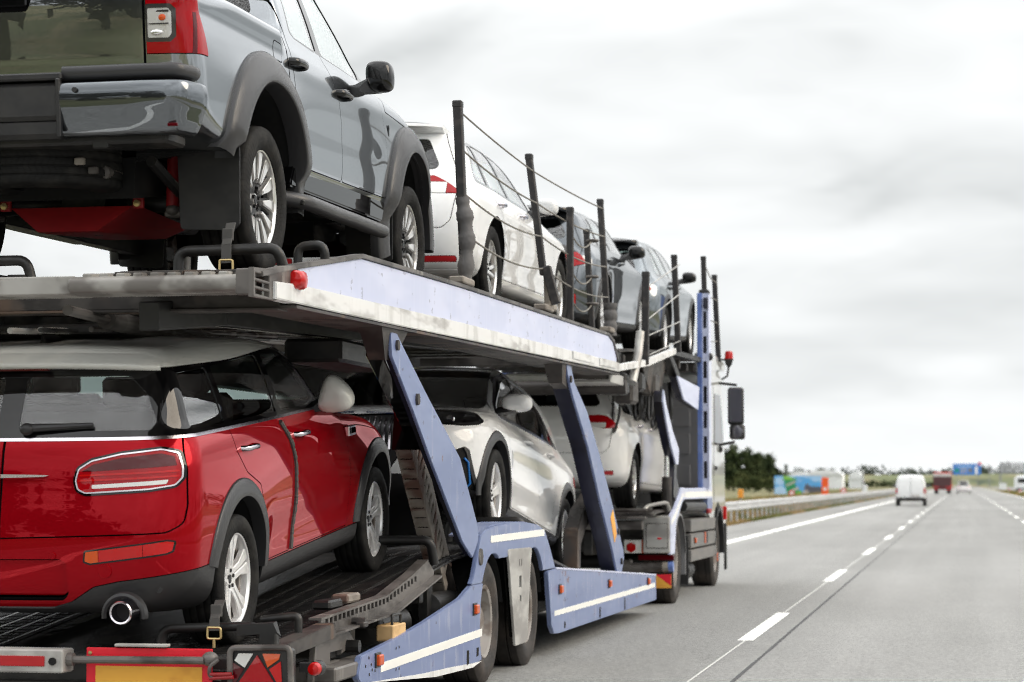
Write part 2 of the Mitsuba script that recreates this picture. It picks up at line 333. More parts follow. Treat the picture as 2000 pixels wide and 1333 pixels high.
        for ax in range(3):
            o = [1 if i == ax else 0 for i in range(3)]; b, d = [i for i in range(3) if i != ax]
            sl0 = tuple(slice(0 if i == ax else 1, -1) for i in range(3)); sl1 = tuple(slice(1, None) if i == ax else slice(1, -1) for i in range(3))
            n0, n1 = neg[sl0], neg[sl1]; e = np.argwhere(n0 != n1); flip = n1[tuple(e.T)]
            base = e.copy(); base[:, b] += 1; base[:, d] += 1
            def cell(db, dd): q = base.copy(); q[:, b] -= db; q[:, d] -= dd; return idx[tuple(q.T)]
            q = np.stack([cell(1, 1), cell(0, 1), cell(0, 0), cell(1, 0)], 1)
            if ax == 1: flip = ~flip
            q[flip] = q[flip][:, ::-1]; f += [q[:, [0, 1, 2]], q[:, [0, 2, 3]]]
        Fc = np.vstack(f)
        for _ in range(4):
            g = s.grad(V, .004); V = V - np.clip(s.F(V[:, 0], V[:, 1], V[:, 2]), -.02, .02)[:, None] * g / np.maximum((g * g).sum(1, keepdims=True), .2)
        N = s.grad(V, .012); N /= np.linalg.norm(N, axis=1, keepdims=True) + 1e-12
        s.m = clip((V, N, Fc), V[:, 0] * -1)[0]
    def x(s, y, z):
        lo, hi = np.zeros(np.shape(y)), np.full(np.shape(y), s.W + .15)
        for _ in range(24): m = (lo + hi) / 2; i = s.F(m, np.asarray(y, float), np.asarray(z, float)) < 0; lo, hi = np.where(i, m, lo), np.where(i, hi, m)
        return lo
    def yend(s, x, z, rear=True):
        c = (s.ends[0] + s.ends[1]) / 2; lo = np.full(np.shape(x), c); hi = np.full(np.shape(x), s.ends[0] - .1 if rear else s.ends[1] + .1)
        for _ in range(26): m = (lo + hi) / 2; i = s.F(np.asarray(x, float), m, np.asarray(z, float)) < 0; lo, hi = np.where(i, m, lo), np.where(i, hi, m)
        return lo
def clip(m, s, gap=0.):
    """The mesh (vertices, normals, faces) cut along s = 0: (where s < -gap, where s > gap)."""
    def half(V, N, F, s):
        ins = s < 0; k = ins[F].sum(1); keep = F[k == 3]; nv, nn, nf = [V], [N], [keep]; base = len(V)
        for cnt in (1, 2):
            Q = F[k == cnt]
            if not len(Q): continue
            lone = ins[Q] if cnt == 1 else ~ins[Q]; r = lone.argmax(1); i = np.arange(len(Q))
            a, b, c = Q[i, r], Q[i, (r + 1) % 3], Q[i, (r + 2) % 3]
            tb, tc = (s[a] / (s[a] - s[b]))[:, None], (s[a] / (s[a] - s[c]))[:, None]
            nv += [V[a] + tb * (V[b] - V[a]), V[a] + tc * (V[c] - V[a])]; nn += [N[a] + tb * (N[b] - N[a]), N[a] + tc * (N[c] - N[a])]
            pb, pc = base + np.arange(len(Q)), base + len(Q) + np.arange(len(Q)); base += 2 * len(Q)
            if cnt == 1: nf.append(np.stack([a, pb, pc], 1))
            else: nf += [np.stack([b, c, pb], 1), np.stack([c, pc, pb], 1)]
        V, N, F = np.vstack(nv), np.vstack(nn), np.vstack(nf)
        use, inv = np.unique(F, return_inverse=True)
        return V[use], N[use] / (np.linalg.norm(N[use], axis=1, keepdims=True) + 1e-12), inv.reshape(-1, 3)
    V, N, F = m
    if not len(F): return m, m
    return half(V, N, F, s + gap), half(V, N, F, -s + gap)
def refine(m, fn, levels=2):
    V, N, F = m
    for _ in range(levels):
        s = fn(V); k = (s[F].min(1) < .012); Q = F[k]
        if not len(Q): break
        E = np.vstack([Q[:, [0, 1]], Q[:, [1, 2]], Q[:, [2, 0]]]); U, inv = np.unique(np.sort(E, 1), axis=0, return_inverse=True)
        n = len(V); V = np.vstack([V, (V[U[:, 0]] + V[U[:, 1]]) / 2]); N = np.vstack([N, N[U[:, 0]] + N[U[:, 1]]]); N /= np.linalg.norm(N, axis=1, keepdims=True) + 1e-12
        ab, bc, ca = (inv.ravel() + n).reshape(3, -1); a, b, c = Q.T
        F = np.vstack([F[~k], np.stack([a, ab, ca], 1), np.stack([ab, b, bc], 1), np.stack([ca, bc, c], 1), np.stack([ab, bc, ca], 1)])
    return V, N, F
def side(pts, r=.03, x0=.25): P = rpoly(pts, r); return lambda V: np.maximum(sdpoly(V[:, 1], V[:, 2], P), x0 - V[:, 0])
def rear(pts, ymax, r=.02): P = rpoly(pts, r); return lambda V: np.maximum(sdpoly(V[:, 0], V[:, 2], P), V[:, 1] - ymax)
def front(pts, ymin, r=.02): P = rpoly(pts, r); return lambda V: np.maximum(sdpoly(V[:, 0], V[:, 2], P), ymin - V[:, 1])
def top(pts, zmin, r=.02): P = rpoly(pts, r); return lambda V: np.maximum(sdpoly(V[:, 0], V[:, 1], P), zmin - V[:, 2])
def circ(y, z, R, x0=.5): return lambda V: np.maximum(np.hypot(V[:, 1] - y, V[:, 2] - z) - R, x0 - V[:, 0])
def both(a, b): return lambda V: np.maximum(a(V), b(V))
def either(a, b): return lambda V: np.minimum(a(V), b(V))
def half(fn): return fn
def mmirror(m, pair=False):
    V, N, F = m; k = np.array([-1, 1, 1.])
    return V * k, N * k, F[:, ::-1]
def join(a, b): return np.vstack([a[0], b[0]]), np.vstack([a[1], b[1]]), np.vstack([a[2], b[2] + len(a[0])])
def emit(key, name, mt, m, tw, mode='mid', off=0., solid=0.):
    """mode mid: one part for both halves; pair: two parts; right: the right half alone."""
    if not len(m[2]): return None
    def skin(m):
        V, N, F = m; V = V + N * off
        if solid:   # give the sheet a back and edges
            E = np.sort(np.vstack([F[:, [0, 1]], F[:, [1, 2]], F[:, [2, 0]]]), 1); D = np.vstack([F[:, [0, 1]], F[:, [1, 2]], F[:, [2, 0]]])
            _, i, c = np.unique(E, axis=0, return_index=True, return_counts=True); D = D[i[c == 1]]; n = len(V); e = len(D)
            B = V - N * solid; ed = np.vstack([V[D[:, 0]], V[D[:, 1]], B[D[:, 1]], B[D[:, 0]]]); r = np.arange(e) + 2 * n
            en = np.cross(V[D[:, 1]] - V[D[:, 0]], N[D[:, 0]]); en /= np.linalg.norm(en, axis=1, keepdims=True) + 1e-12
            V = np.vstack([V, B, ed]); N = np.vstack([N, -N, en, en, en, en])
            F = np.vstack([F, F[:, ::-1] + n, np.stack([r + e, r, r + 3 * e], 1), np.stack([r + e, r + 3 * e, r + 2 * e], 1)])
        return V, N, F
    m = skin(m); out = None
    for q in ([join(m, mmirror(m))] if mode == 'mid' else [m] if mode == 'right' else [m, mmirror(m)]):
        k = obj(name, (q[0], q[2]), mt, key, normals=q[1], tw=tw); out = out or k
    return out
# ------------------------------------------------------------------ wheels
def tyre_mesh(R, w, rim, n=72):
    h = w / 2; s = R - rim
    wall = [(-h * .80, rim - .004), (-h * .95, rim + s * .12), (-h * 1.02, rim + s * .45), (-h * .98, rim + s * .72), (-h * .90, rim + s * .9)]
    wall2 = [(-h * .90, rim + s * .9), (-h * .80, R - .004)]
    tr = [(-h * .80, R - .004)]
    for gx in (-.42, -.14, .14, .42):
        for a, r in ((-.05, 0), (-.045, -.009), (.045, -.009), (.05, 0)): tr.append((h * 2 * (gx * .8) * .8 + h * a * .9, R + r))
    tr += [(h * .80, R - .004)]
    def fl(p): return [(-a, b) for a, b in p[::-1]]
    prof = wall + wall2[1:] + tr[1:] + fl(wall2)[1:] + fl(wall)[1:]
    return prof, n
def rim_region(style, R):
    hub = Point(0, 0).buffer(.068, 24); ring = Point(0, 0).buffer(R, 64).difference(Point(0, 0).buffer(R - .016, 64)); sp = []
    def arm(a, pts):
        c, s_ = math.cos(a), math.sin(a); return Polygon([(r * c - t * s_, r * s_ + t * c) for r, t in pts])
    if style == 'five':
        for i in range(5):
            for q in (-1, 1): sp.append(arm(i * 2 * PI / 5 + PI / 2, [(.03, q * .002), (.03, q * .036), (R * .55, q * .038), (R - .008, q * .078), (R - .008, q * .008), (R * .55, q * .003)]))
    if style == 'split':
        for i in range(6):
            a = i * PI / 3 + .2
            for q in (-1, 1): sp.append(arm(a, [(R * .40, q * .016), (R * .40, q * .040), (R * .70, q * .074), (R - .004, q * .112), (R - .004, q * .034), (R * .72, q * .020)]))
    if style == 'aero':
        for i in range(5):
            a = i * 2 * PI / 5 + .3
            sp.append(arm(a, [(.02, .035), (.02, -.035), (R * .5, -.022), (R - .008, -.03), (R - .008, .075), (R * .6, .05)]))
    if style == 'multi':
        for i in range(10):
            q = 1 if i % 2 else -1; a = (i // 2) * 2 * PI / 5 + q * .26
            sp.append(arm(a, [(.03, .015), (.03, -.015), (R - .006, -.016 - .010 * q), (R - .006, .016 - .010 * q)]))
    return unary_union([hub] + sp).intersection(Point(0, 0).buffer(R - .002, 64)), ring
def make_wheel(R, w, rim, style):
    """Meshes of one wheel, its axis along x, its outer face at +x, its hub centre at the origin."""
    prof, n = tyre_mesh(R, w, rim); h = w / 2; out = {}
    t, uv = lathe(prof, n, uvs=True); out['tyre'] = (t, 'tyre', uv)
    reg, ring = rim_region(style, rim - .004)
    def plate(g, d, bev, dish):
        g = g.buffer(-.0005); rings = []
        cs = mf.CrossSection([np.array(r.coords)[:-1] for q in polys(g) for r in [shapely.geometry.polygon.orient(q).exterior, *q.interiors]], mf.FillRule.EvenOdd)
        m = mf.Manifold.extrude(cs, d - bev) + mf.Manifold.extrude(cs.offset(-bev, mf.JoinType.Round), d)
        m = m.refine_to_length(.035).to_mesh(); v = m.vert_properties[:, :3]; rr = np.hypot(v[:, 0], v[:, 1])
        x = v[:, 2] - d + h * .80 - .012 - dish * np.clip(1 - rr / rim, 0, 1) ** 1.4
        return tm(np.stack([x, v[:, 0], v[:, 1]], 1), m.tri_verts)
    dish = .03
    sp = plate(reg, .03, .005, dish)
    lip = lathe([(h * .80 - .05, rim - .02), (h * .80 - .018, rim - .018), (h * .80 - .006, rim - .010), (h * .80 - .002, rim), (h * .80 - .012, rim + .008), (h * .62, rim + .006)], 64)
    barrel = lathe([(h * .80 - .05, rim - .02), (h * .3, rim - .035), (-h * .8, rim - .03), (-h * .9, rim + .004)], 48)
    bolts = [lathe([(h * .8 - .012 - dish * .75 - .004, .001), (h * .8 - dish * .75 - .006, .010), (h * .8 - dish * .75 - .02, .010)], 8, c=(0, .043 * math.cos(a), .043 * math.sin(a))) for a in np.arange(5) * 2 * PI / 5 + .3]
    cap = lathe([(h * .8 - .012 - dish + .008, .0005), (h * .8 - .012 - dish + .007, .022), (h * .8 - .012 - dish + .002, .027), (h * .8 - .03 - dish, .027)], 20)
    disc = cat([lathe([(h * .2, .04), (h * .2, rim * .78), (h * .2 - .022, rim * .78), (h * .2 - .022, .04)], 40)])
    cal = extrude(Polygon([(rim * .5 * math.cos(a), rim * .5 * math.sin(a)) for a in np.linspace(-.5, .5, 8)] + [(rim * .86 * math.cos(a), rim * .86 * math.sin(a)) for a in np.linspace(.5, -.5, 8)]), .07)
    cal = tm(np.stack([cal.vertices[:, 2] + h * .2 - .05, -cal.vertices[:, 0], cal.vertices[:, 1]], 1), cal.faces)
    if style == 'split':
        sp = plate(unary_union([reg.difference(Point(0, 0).buffer(rim * .37)), Point(0, 0).buffer(.034)]), .03, .005, dish); out['rim'] = (cat([sp, lip]), 'alloy_cut', None)
        back = plate(unary_union([reg.buffer(.012), Point(0, 0).buffer(rim * .5, 32).difference(unary_union([Point(rim * .33 * math.cos(q), rim * .33 * math.sin(q)).buffer(rim * .09) for q in np.arange(6) * PI / 3 + .2 + PI / 6]))]).intersection(Point(0, 0).buffer(rim - .01, 48)), .018, .003, dish); back.vertices[:, 0] -= .026
        out['barrel'] = (cat([barrel, back]), 'alloy_dark', None)
    elif style == 'multi':
        out['rim'] = (cat([sp, lip]), 'alloy_cut', None); out['barrel'] = (barrel, 'alloy_dark', None)
    else:
        out['rim'] = (cat([sp, lip]), 'alloy', None); out['barrel'] = (barrel, 'steel_rim', None)
    out['wheel_bolts'] = (cat(bolts + [cap]), 'alloy_dark', None); out['brake_disc'] = (cat([disc, cal]), 'steel_rim', None)
    return out
def put_wheels(key, parts, spots, tw):
    src = {}
    for sx, y, z in spots:
        wk = numbered(key + '__wheel')
        for nm, (m, mt, uv) in parts.items():
            t = tw @ T().translate([float(sx), float(y), float(z)])
            if sx < 0: t = t @ T().rotate([0, 0, 1], 180)
            k = wk + '__' + nm
            if nm in src: again(k, src[nm], t)
            else: src[nm] = obj(nm, m, mt, wk, tw=t, uv=uv)
# ------------------------------------------------------------------ shared car pieces
def arch_liner(b, y, z, R, xin):
    A = np.linspace(-.12, PI + .12, 33); Y, Z = y + np.cos(A) * (R + .004), z + np.sin(A) * (R + .004); X = b.x(Y, np.maximum(Z, .24)) - .014
    m = lathe([(1., R + .004), (xin, R + .004), (xin, .05)], 32, c=(0, y, z), a0=-.12, a1=PI + .12); v = m.vertices.copy(); v[0::3, 0] = X
    return tm(v, m.faces)
def flare(b, y, z, r0, r1, a0, a1, mt, key, tw, th=.022, n=40, z_end=None):
    """A moulded band round a wheel opening that follows the body's side."""
    A = np.linspace(a0, a1, n); q = np.array([0, 0, .12, .35, .7, .92, 1., 1.]); bump_ = np.array([-.03, .85, 1., 1., .85, .55, .25, -.6]) * th
    r = r0 + (r1 - r0) * q; Y = y + np.cos(A)[:, None] * r; Zz = z + np.sin(A)[:, None] * r
    X = b.x(Y.ravel(), np.maximum(Zz, .24).ravel()).reshape(Y.shape); X = np.maximum(X, X.max() - .07) + bump_
    X[:, 0] -= .05
    v = np.stack([X, Y, Zz], -1).reshape(-1, 3); k = len(q); i, j = np.meshgrid(np.arange(n - 1), np.arange(k - 1), indexing='ij')
    f = np.stack([i * k + j, i * k + j + 1, (i + 1) * k + j + 1, (i + 1) * k + j], -1).reshape(-1, 4)[:, ::-1]
    m = tm(v, np.vstack([f[:, [0, 1, 2]], f[:, [0, 2, 3]]]))
    for mm in (m, mirx(m)): obj('wheel_arch_trim', mm, mt, key, smooth=50, tw=tw)
def handle(b, key, y, z, mt, tw, L=.20, h=.03):
    x = float(b.x(np.array([y]), np.array([z]))[0])
    pts = bend([(x - .01, y - L / 2, z), (x + .035, y - L / 2 + .02, z), (x + .042, y, z + .004), (x + .035, y + L / 2 - .02, z), (x - .01, y + L / 2, z)], .03, 5)
    m = tube(pts, .014, 8); m.vertices[:, 2] = z + (m.vertices[:, 2] - z) * h / .028
    for mm in (m, mirx(m)): obj('door_handle', mm, mt, key, tw=tw, smooth=60)
def mirror_shell(pts, dep):
    p = bspline(pts, 4); g = np.arctan2(p[:, 1], p[:, 0]); o = np.argsort(g); g, r = g[o], np.hypot(*p[o].T)
    m = trimesh.creation.icosphere(subdivisions=4); v = m.vertices; s = np.hypot(v[:, 0], v[:, 2]); a = np.arctan2(v[:, 2], v[:, 0]); R = np.interp(a, g, r, period=2 * PI) * np.minimum(s, 1) ** .55
    m.vertices = np.stack([R * np.cos(a), dep * np.sign(v[:, 1]) * np.abs(v[:, 1]) ** .8, R * np.sin(a)], 1); return m
def mirror(b, key, y, z, mt_shell, mt_base, tw, s=(.115, .075, .085), out=.15, lift=.05, folded=False):
    x = float(b.x(np.array([y]), np.array([z]))[0]); c = np.array([x + out, y - .01, z + lift])
    sh = sphere((0, 0, 0), 1., 3); v = sh.vertices; p = np.sign(v) * np.abs(v) ** .72; p[:, 1] = np.where(p[:, 1] < 0, p[:, 1] * .35, p[:, 1]); sh.vertices = p * np.array(s) + c
    if folded: sh = move(mirror_shell(folded, s[1]), c)
    base = hull([(x - .03, y - .05, z - .03), (x - .03, y + .08, z - .03), (x - .02, y, z + .03), (c[0] - .04, c[1] - .02, c[2] - s[2] * .8), (c[0] + .04, c[1] - .02, c[2] - s[2] * .95), (c[0], c[1] + .05, c[2] - s[2] * .95), (c[0] - .05, c[1] + .04, c[2] - s[2] * .5), (c[0] - .05, c[1] - .02, c[2])])
    gl = bx((c[0], c[1] - s[1] * .35 - .001, c[2]), (s[0] * 1.7, .006, s[2] * 1.6), .002)
    for f in (lambda q: q, mirx):
        k = obj('mirror', f(sh), mt_shell, key, tw=tw, smooth=60); obj('mirror_base', f(base), mt_base, k, tw=tw)
        if not folded: obj('mirror_glass', f(gl), 'dimmed_mirror', k, tw=tw)
def interior(key, yf, yr, zf, W, tw, roof=1.45, wheel_x=-.36):
    """Seats, dashboard and steering wheel: yf front seats' hip, yr rear bench's hip, zf floor."""
    def seat(x, y, w=.5):
        return cat([bx((x, y + .05, zf + .26), (w, .52, .16), .05), bx((x, y - .24, zf + .60), (w * .94, .15, .62), .06, None)])
    for x in (-.37, .37):
        k = obj('seat', seat(x, yf), 'seat_cloth', key, tw=tw, smooth=40); obj('headrest', bx((x, yf - .29, zf + 1.0), (.26, .10, .19), .045), 'seat_cloth', k, tw=tw, smooth=40)
    k = obj('seat', seat(0, yr, W * 1.45), 'seat_cloth', key, tw=tw, smooth=40)
    for x in (-.4, .4): obj('headrest', bx((x, yr - .27, zf + .97), (.26, .09, .15), .04), 'seat_cloth', k, tw=tw, smooth=40)
    obj('dashboard', bx((0, yf + .98, zf + .56), (W * 1.62, .42, .32), .09), 'lining', key, tw=tw, smooth=40)
    g = np.linspace(0, 2 * PI, 25)[:-1]; R = rotx(-.45)
    obj('steering_wheel', cat([move(tube(np.stack([.18 * np.cos(g), 0 * g, .18 * np.sin(g)], 1), .015, 8, closed=True), (wheel_x, yf + .62, zf + .66), R), beam((wheel_x - .17, yf + .62, zf + .66), (wheel_x + .17, yf + .62, zf + .66), .03, .05), beam((wheel_x, yf + .62, zf + .66), (wheel_x, yf + .9, zf + .56), .06, .06)]), 'lining', key, tw=tw)
def car_tw(X, Y, Z, pitch, flip=False, yaw=0.):
    t = T().translate([float(X), float(Y), float(Z)])
    t = t @ T().rotate([0, 0, 1], 180 + yaw if flip else yaw)
    return t @ T().rotate([1, 0, 0], pitch)
def build_shell(key, b, tw, ops, paint, wheels, liner=True):
    """ops in order: (name, material, field, mode, gap, offset, solid); material None throws the piece away (openings)."""
    m = b.m; lin = b.m
    for (name, mt, fn, mode, gap, off, sol) in ops:
        if name == 'refine': m = refine(m, fn, mode); continue
        s = fn(m[0]); ins, m = clip(m, s, gap)
        if mt and len(ins[2]): emit(key, name, mt, ins, tw, mode, off, sol)
        if name in ('window', 'windscreen', 'rear_window', 'opening', 'plate_recess', 'grille', 'bed_cover') and len(lin[2]): lin = clip(lin, fn(lin[0]), 0)[1]
    emit(key, 'body', paint, m, tw, 'mid', 0, 0)
    if liner: emit(key, 'interior_lining', 'lining', lin, tw, 'mid', -.018)
# ------------------------------------------------------------------ the transporter's trailer
XS, XC = -3.15, -4.425
def mirc(m): v = np.array(m.vertices); v[:, 0] = 2 * XC - v[:, 0]; return tm(v, np.array(m.faces)[:, ::-1])
def pair(name, m, mt, key, **k):
    if isinstance(m, list): m = cat(m)
    a = obj(name, m, mt, key, **k); obj(name, mirc(m), mt, key, **k); return a
def arc_strip(pts, w, th, x0, x1):  # folded sheet following (y, z) points
    ln = LineString(pts); return prism_x(ln.buffer(th / 2, cap_style=2, join_style=1), x0, x1)
def heavy_wheel(key, x, y, R, rim, w, sx, mt_t='truck_tyre'):
    wk = numbered(key + '__wheel'); h = w / 2; s = R - rim
    prof = [(-h * .8, rim - .01), (-h, rim + s * .3), (-h, rim + s * .7), (-h * .86, R - .012), (-h * .78, R), (-.058, R), (-.05, R - .012), (-.042, R), (.042, R), (.05, R - .012), (.058, R), (h * .78, R), (h * .86, R - .012), (h * .99, rim + s * .72), (h * 1.0, rim + s * .55), (h * 1.0, rim + s * .3), (h * .88, rim + s * .1), (h * .8, rim - .01)]
    c = (x, y, R - .012)
    f = (lambda q: q) if sx > 0 else (lambda q: move(q, (2 * x, 0, 0), np.diag([-1, 1, 1.])))
    def ff(m): return m if sx > 0 else tm(np.array(m.vertices) * [-1, 1, 1] + [2 * x, 0, 0], np.array(m.faces)[:, ::-1])
    obj('tyre', ff(lathe(prof, 72, c=c)), mt_t, wk)
    rp = [(h * .8, rim - .008), (h * .83, rim + .006), (h * .86, rim), (h * .80, rim - .022), (h * .30, rim - .045), (h * .12, rim - .07), (h * .10, rim * .62), (h * .22, rim * .56), (h * .30, rim * .42), (h * .62, rim * .40), (h * .70, rim * .30), (h * .70, .001)]
    obj('rim', ff(lathe(rp, 56, c=c)), 'steel_rim', wk)
    nuts = [lathe([(h * .36, .001), (h * .36, .013), (h * .2, .014)], 6, c=(x, y + rim * .49 * math.cos(a), c[2] + rim * .49 * math.sin(a))) for a in np.arange(10) * PI / 5]
    obj('wheel_nuts', ff(cat(nuts)), 'dirty_steel', wk, kind='stuff')
def side_lamp(key, y, z, x=XS + .002, mt='orange_lens', s=(.05, .09, .06)):
    k = obj('side_marker_light', bx((x + .014, y, z), (.028, s[1], s[2]), .010), mt, key); obj('lamp_base', bx((x + .003, y, z), (.012, s[1] + .02, s[2] + .02), .004), 'black_plastic', k)
def loop(key, pts, r=.024, mt='black_frame', name='wheel_stop_bar', rad=.05): return obj(name, tube(bend(pts, rad, 6), r, 12), mt, key, smooth=60)
def strap(key, x, y, z0, z1, lean=(0, 0)):
    P = np.array([(x + lean[0], y + lean[1], z1), (x + lean[0] * .3, y + lean[1] * .2 - .012, z0 + (z1 - z0) * .55), (x, y, z0 + .05)])
    k = obj('tie_down_strap', cat([beam(P[0], P[1], .048, .006, .002, (0, 1, 0)), beam(P[1], P[2], .050, .006, .002, (0, 1, 0)), bx((x + lean[0] * .6, y - .010 + lean[1] * .5, z0 + (z1 - z0) * .75), (.056, .02, .06), .006)]), 'strap_grey', key)
    g = bend([(x - .032, y, z0 + .065), (x + .032, y, z0 + .065), (x + .034, y, z0 + .012), (x - .034, y, z0 + .012), (x - .032, y, z0 + .065)], .012, 4)
    obj('buckle', cat([tube(g, .006, 8), tube([(x, y, z0 + .012), (x, y, z0 - .03)], .008, 8)]), 'brass', k)
def deck_z(pts): P = np.array(pts); return lambda y: np.interp(y, P[:, 0], P[:, 1])
def track(key, name, zf, y0, y1, x0, x1, mt, ridges=7, step=.035):
    ys = np.linspace(y0, y1, 40); pts = [(y, float(zf(y)) - .012) for y in ys]
    pair(name, arc_strip(pts, 0, .012, x0, x1), mt, key)
    xs = np.linspace(x0 + .03, x1 - .03, ridges); ms = []
    for x in xs: ms.append(arc_strip([(a, b + .014) for a, b in pts], 0, .014, x - .010, x + .010))
    pair(name + '_rib', cat(ms), mt, key, kind='stuff')
    ms = []
    for y in np.arange(y0 + .02, y1 - .02, step):
        z = float(zf(y)) + .004
        ms += [bx(((a + b) / 2, y, z), ((b - a) - .022, .016, .016), .003) for a, b in zip(xs[:-1], xs[1:])]
    m = cat(ms); pair(name + '_grating', m, mt, key, kind='stuff')
def trailer():
    key = thing('car_transporter_trailer', 'light blue two deck car transporter trailer with slanted struts and wire rail posts, carrying cars', 'trailer')
    # --- upper deck
    up = deck_z([(9.95, 2.315), (10.6, 2.365), (11.33, 2.436), (14.5, 2.535), (17.4, 2.64), (20.4, 2.69), (21, 2.69)])
    panel = [(10.50, 2.315), (10.50, 2.375), (11.77, 2.548), (14.23, 2.60), (20.42, 2.685), (20.70, 2.64), (20.93, 2.505), (20.93, 2.45), (10.62, 2.30)]
    pair('deck_side_panel', prism_x(panel, XS - .03, XS, .004), 'pale_blue_sky_sheen', key)
    pair('deck_side_rail', prism_x([(10.16, 2.205), (10.16, 2.285), (10.55, 2.303), (14.23, 2.372), (20.99, 2.468), (20.99, 2.385), (14.2, 2.27), (12.6, 2.24), (11.2, 2.218)], XS - .05, XS + .022, .005), 'dirty_white', key)
    cap = [(9.98, 2.305), (10.5, 2.384), (11.77, 2.562), (14.23, 2.614), (20.42, 2.699), (20.72, 2.655), (20.955, 2.51), (20.975, 2.45)]
    pair('deck_edge_trim', prism_x(LineString(cap).buffer(.012, cap_style=2, join_style=1), XS - .05, XS + .014, .003), 'dirty_steel', key)
    pair('deck_flange', prism_x([(10.5, 2.20), (21, 2.37), (21, 2.355), (10.5, 2.185)], XS - .30, XS + .02), 'rusty_steel', key)
    for y, L in ((18.9, 1.1), (20.2, .9)): pair('deck_rail_plate', prism_x([(y - L / 2, 2.47 - (20.99 - y) * .0142 - .075), (y - L / 2, 2.47 - (20.99 - y) * .0142 - .01), (y + L / 2, 2.47 - (20.99 - y) * .0142 + .004), (y + L / 2, 2.47 - (20.99 - y) * .0142 - .06)], XS + .022, XS + .034, .004), 'dirty_white', key)
    track(key, 'upper_wheel_track', up, 10.02, 20.9, XS - .74, XS - .06, 'rusty_steel', 5, .09)
    beams = []
    for i, y in enumerate(np.arange(10.55, 20.9, .62)):
        z = float(up(y)) - .12
        obj('cross_member', cat([bx((XC, y, z), (2.42, .10, .11), .008), bx((XC, y, z - .058), (2.42, .16, .012), .003)]), 'rusty_steel', key)
    for x in (-.62, .62):
        pts = [(XC + x, y, float(up(y)) - .20) for y in (10.3, 11.33, 14.5, 17.4, 20.8)]
        obj('deck_girder', cat([beam(a, b, .10, .14) for a, b in zip(pts[:-1], pts[1:])]), 'black_frame', key)
    rng = np.random.RandomState(2)
    for k in range(7):
        x = XC + rng.uniform(-.95, 1.0); y0 = rng.uniform(10.3, 11.6); y1 = y0 + rng.uniform(2, 6)
        obj('hydraulic_pipe', tube([(x, y0, float(up(y0)) - .26), (x + rng.uniform(-.1, .1), (y0 + y1) / 2, float(up((y0 + y1) / 2)) - .27), (x, y1, float(up(y1)) - .25)], rng.uniform(.010, .022), 8), ('galvanised', 'hose', 'dirty_steel')[k % 3], key)
    obj('under_deck_tray', bx((XC - .2, 12.2, 2.13), (.9, 2.6, .05), .01), 'black_frame', key); obj('under_deck_box', bx((XC + .72, 13.4, 2.12), (.35, 1.3, .14), .02), 'black_frame', key)
    obj('ramp_cylinder', cat([tube([(XC + .25, 10.7, 2.16), (XC + .25, 12.9, 2.14)], .05, 14), tube([(XC + .25, 10.2, 2.17), (XC + .25, 10.7, 2.16)], .026, 12)]), 'dirty_steel', key)
    # rear edge of the upper deck: tread step on the right, thin plate on the left
    stp = rpoly([(9.92, 2.225), (9.92, 2.30), (10.2, 2.325), (10.2, 2.225)], .03)
    obj('rear_step', prism_x(stp, -4.06, -3.235, .006), 'dirty_galvanised', key)
    for k, x in enumerate(np.linspace(-3.98, -3.32, 9)): obj('step_tread', prism_x(rpoly([(9.95, 2.29), (9.95, 2.318), (10.19, 2.338), (10.19, 2.30)], .006), x - .022, x + .022, .004), 'dirty_galvanised', key)
    obj('rear_deck_plate', cat([bx((-4.85, 10.08, 2.25), (1.62, .26, .05), .01), bx((-4.85, 9.96, 2.265), (1.62, .02, .085), .005)]), 'dirty_galvanised', key)
    obj('added_sky_gap_bar', bx((2 * XC - XS + .2, 17.2, 2.22), (.10, 7.6, .30), .01), 'black_frame', key)  # added bar that blocks the bright sky strip above the crossover roof
    fr = Polygon([(9.86, 2.19), (9.86, 2.325), (10.22, 2.345), (10.22, 2.20)])
    for k in range(3): fr = fr.difference(sbox(9.885, 2.207 + k * .036, 10.10, 2.232 + k * .036))
    pair('deck_end_bracket', [prism_x(fr, XS - .02, XS + .006, .003), bx((XS - .045, 9.9, 2.262), (.08, .05, .12), .005)], 'dirty_steel', key)
    pair('deck_end_plate', prism_x([(10.22, 2.205), (10.22, 2.34), (10.52, 2.375), (10.52, 2.215)], XS - .02, XS + .004, .003), 'dirty_steel', key)
    k = obj('rear_marker_light', lathe([(0, .048), (.035, .046), (.048, .038), (.052, .001)], 28, 'x', (XS + .006, 10.53, 2.322)), 'red_bright', key); obj('lamp_base', lathe([(-.03, .052), (.006, .056), (.006, .03)], 24, 'x', (XS + .006, 10.53, 2.322)), 'black_plastic', k)
    k = obj('rear_marker_light', lathe([(-.05, .001), (-.046, .034), (-.03, .044), (0, .046)], 28, 'y', (XS + .022, 10.49, 2.322)), 'red_bright', key)
    loop(key, [(-3.70, 10.42, 2.33), (-3.70, 10.42, 2.462), (-3.205, 10.42, 2.470), (-3.180, 10.46, 2.36)], .026)
    loop(key, [(-3.32, 11.15, 2.38), (-3.32, 11.15, 2.555), (-3.08 - .1, 11.15, 2.56), (-3.08 - .1, 11.17, 2.43)], .024)
    loop(key, [(-5.15, 10.42, 2.33), (-5.15, 10.42, 2.43), (-4.48, 10.42, 2.435), (-4.45, 10.44, 2.30)], .026)
    obj('tie_down_latch', cat([bx((-4.52, 10.40, 2.355), (.09, .03, .014), .003), bx((-4.50, 10.40, 2.33), (.02, .03, .05), .003)]), 'black_frame', key)
    strap(key, -3.44, 10.36, 2.345, 2.60, (-.01, .10))
    obj('inner_post', tube([(-4.30, 12.2, 2.40), (-4.30, 12.2, 2.62)], .038, 14), 'galvanised', key)
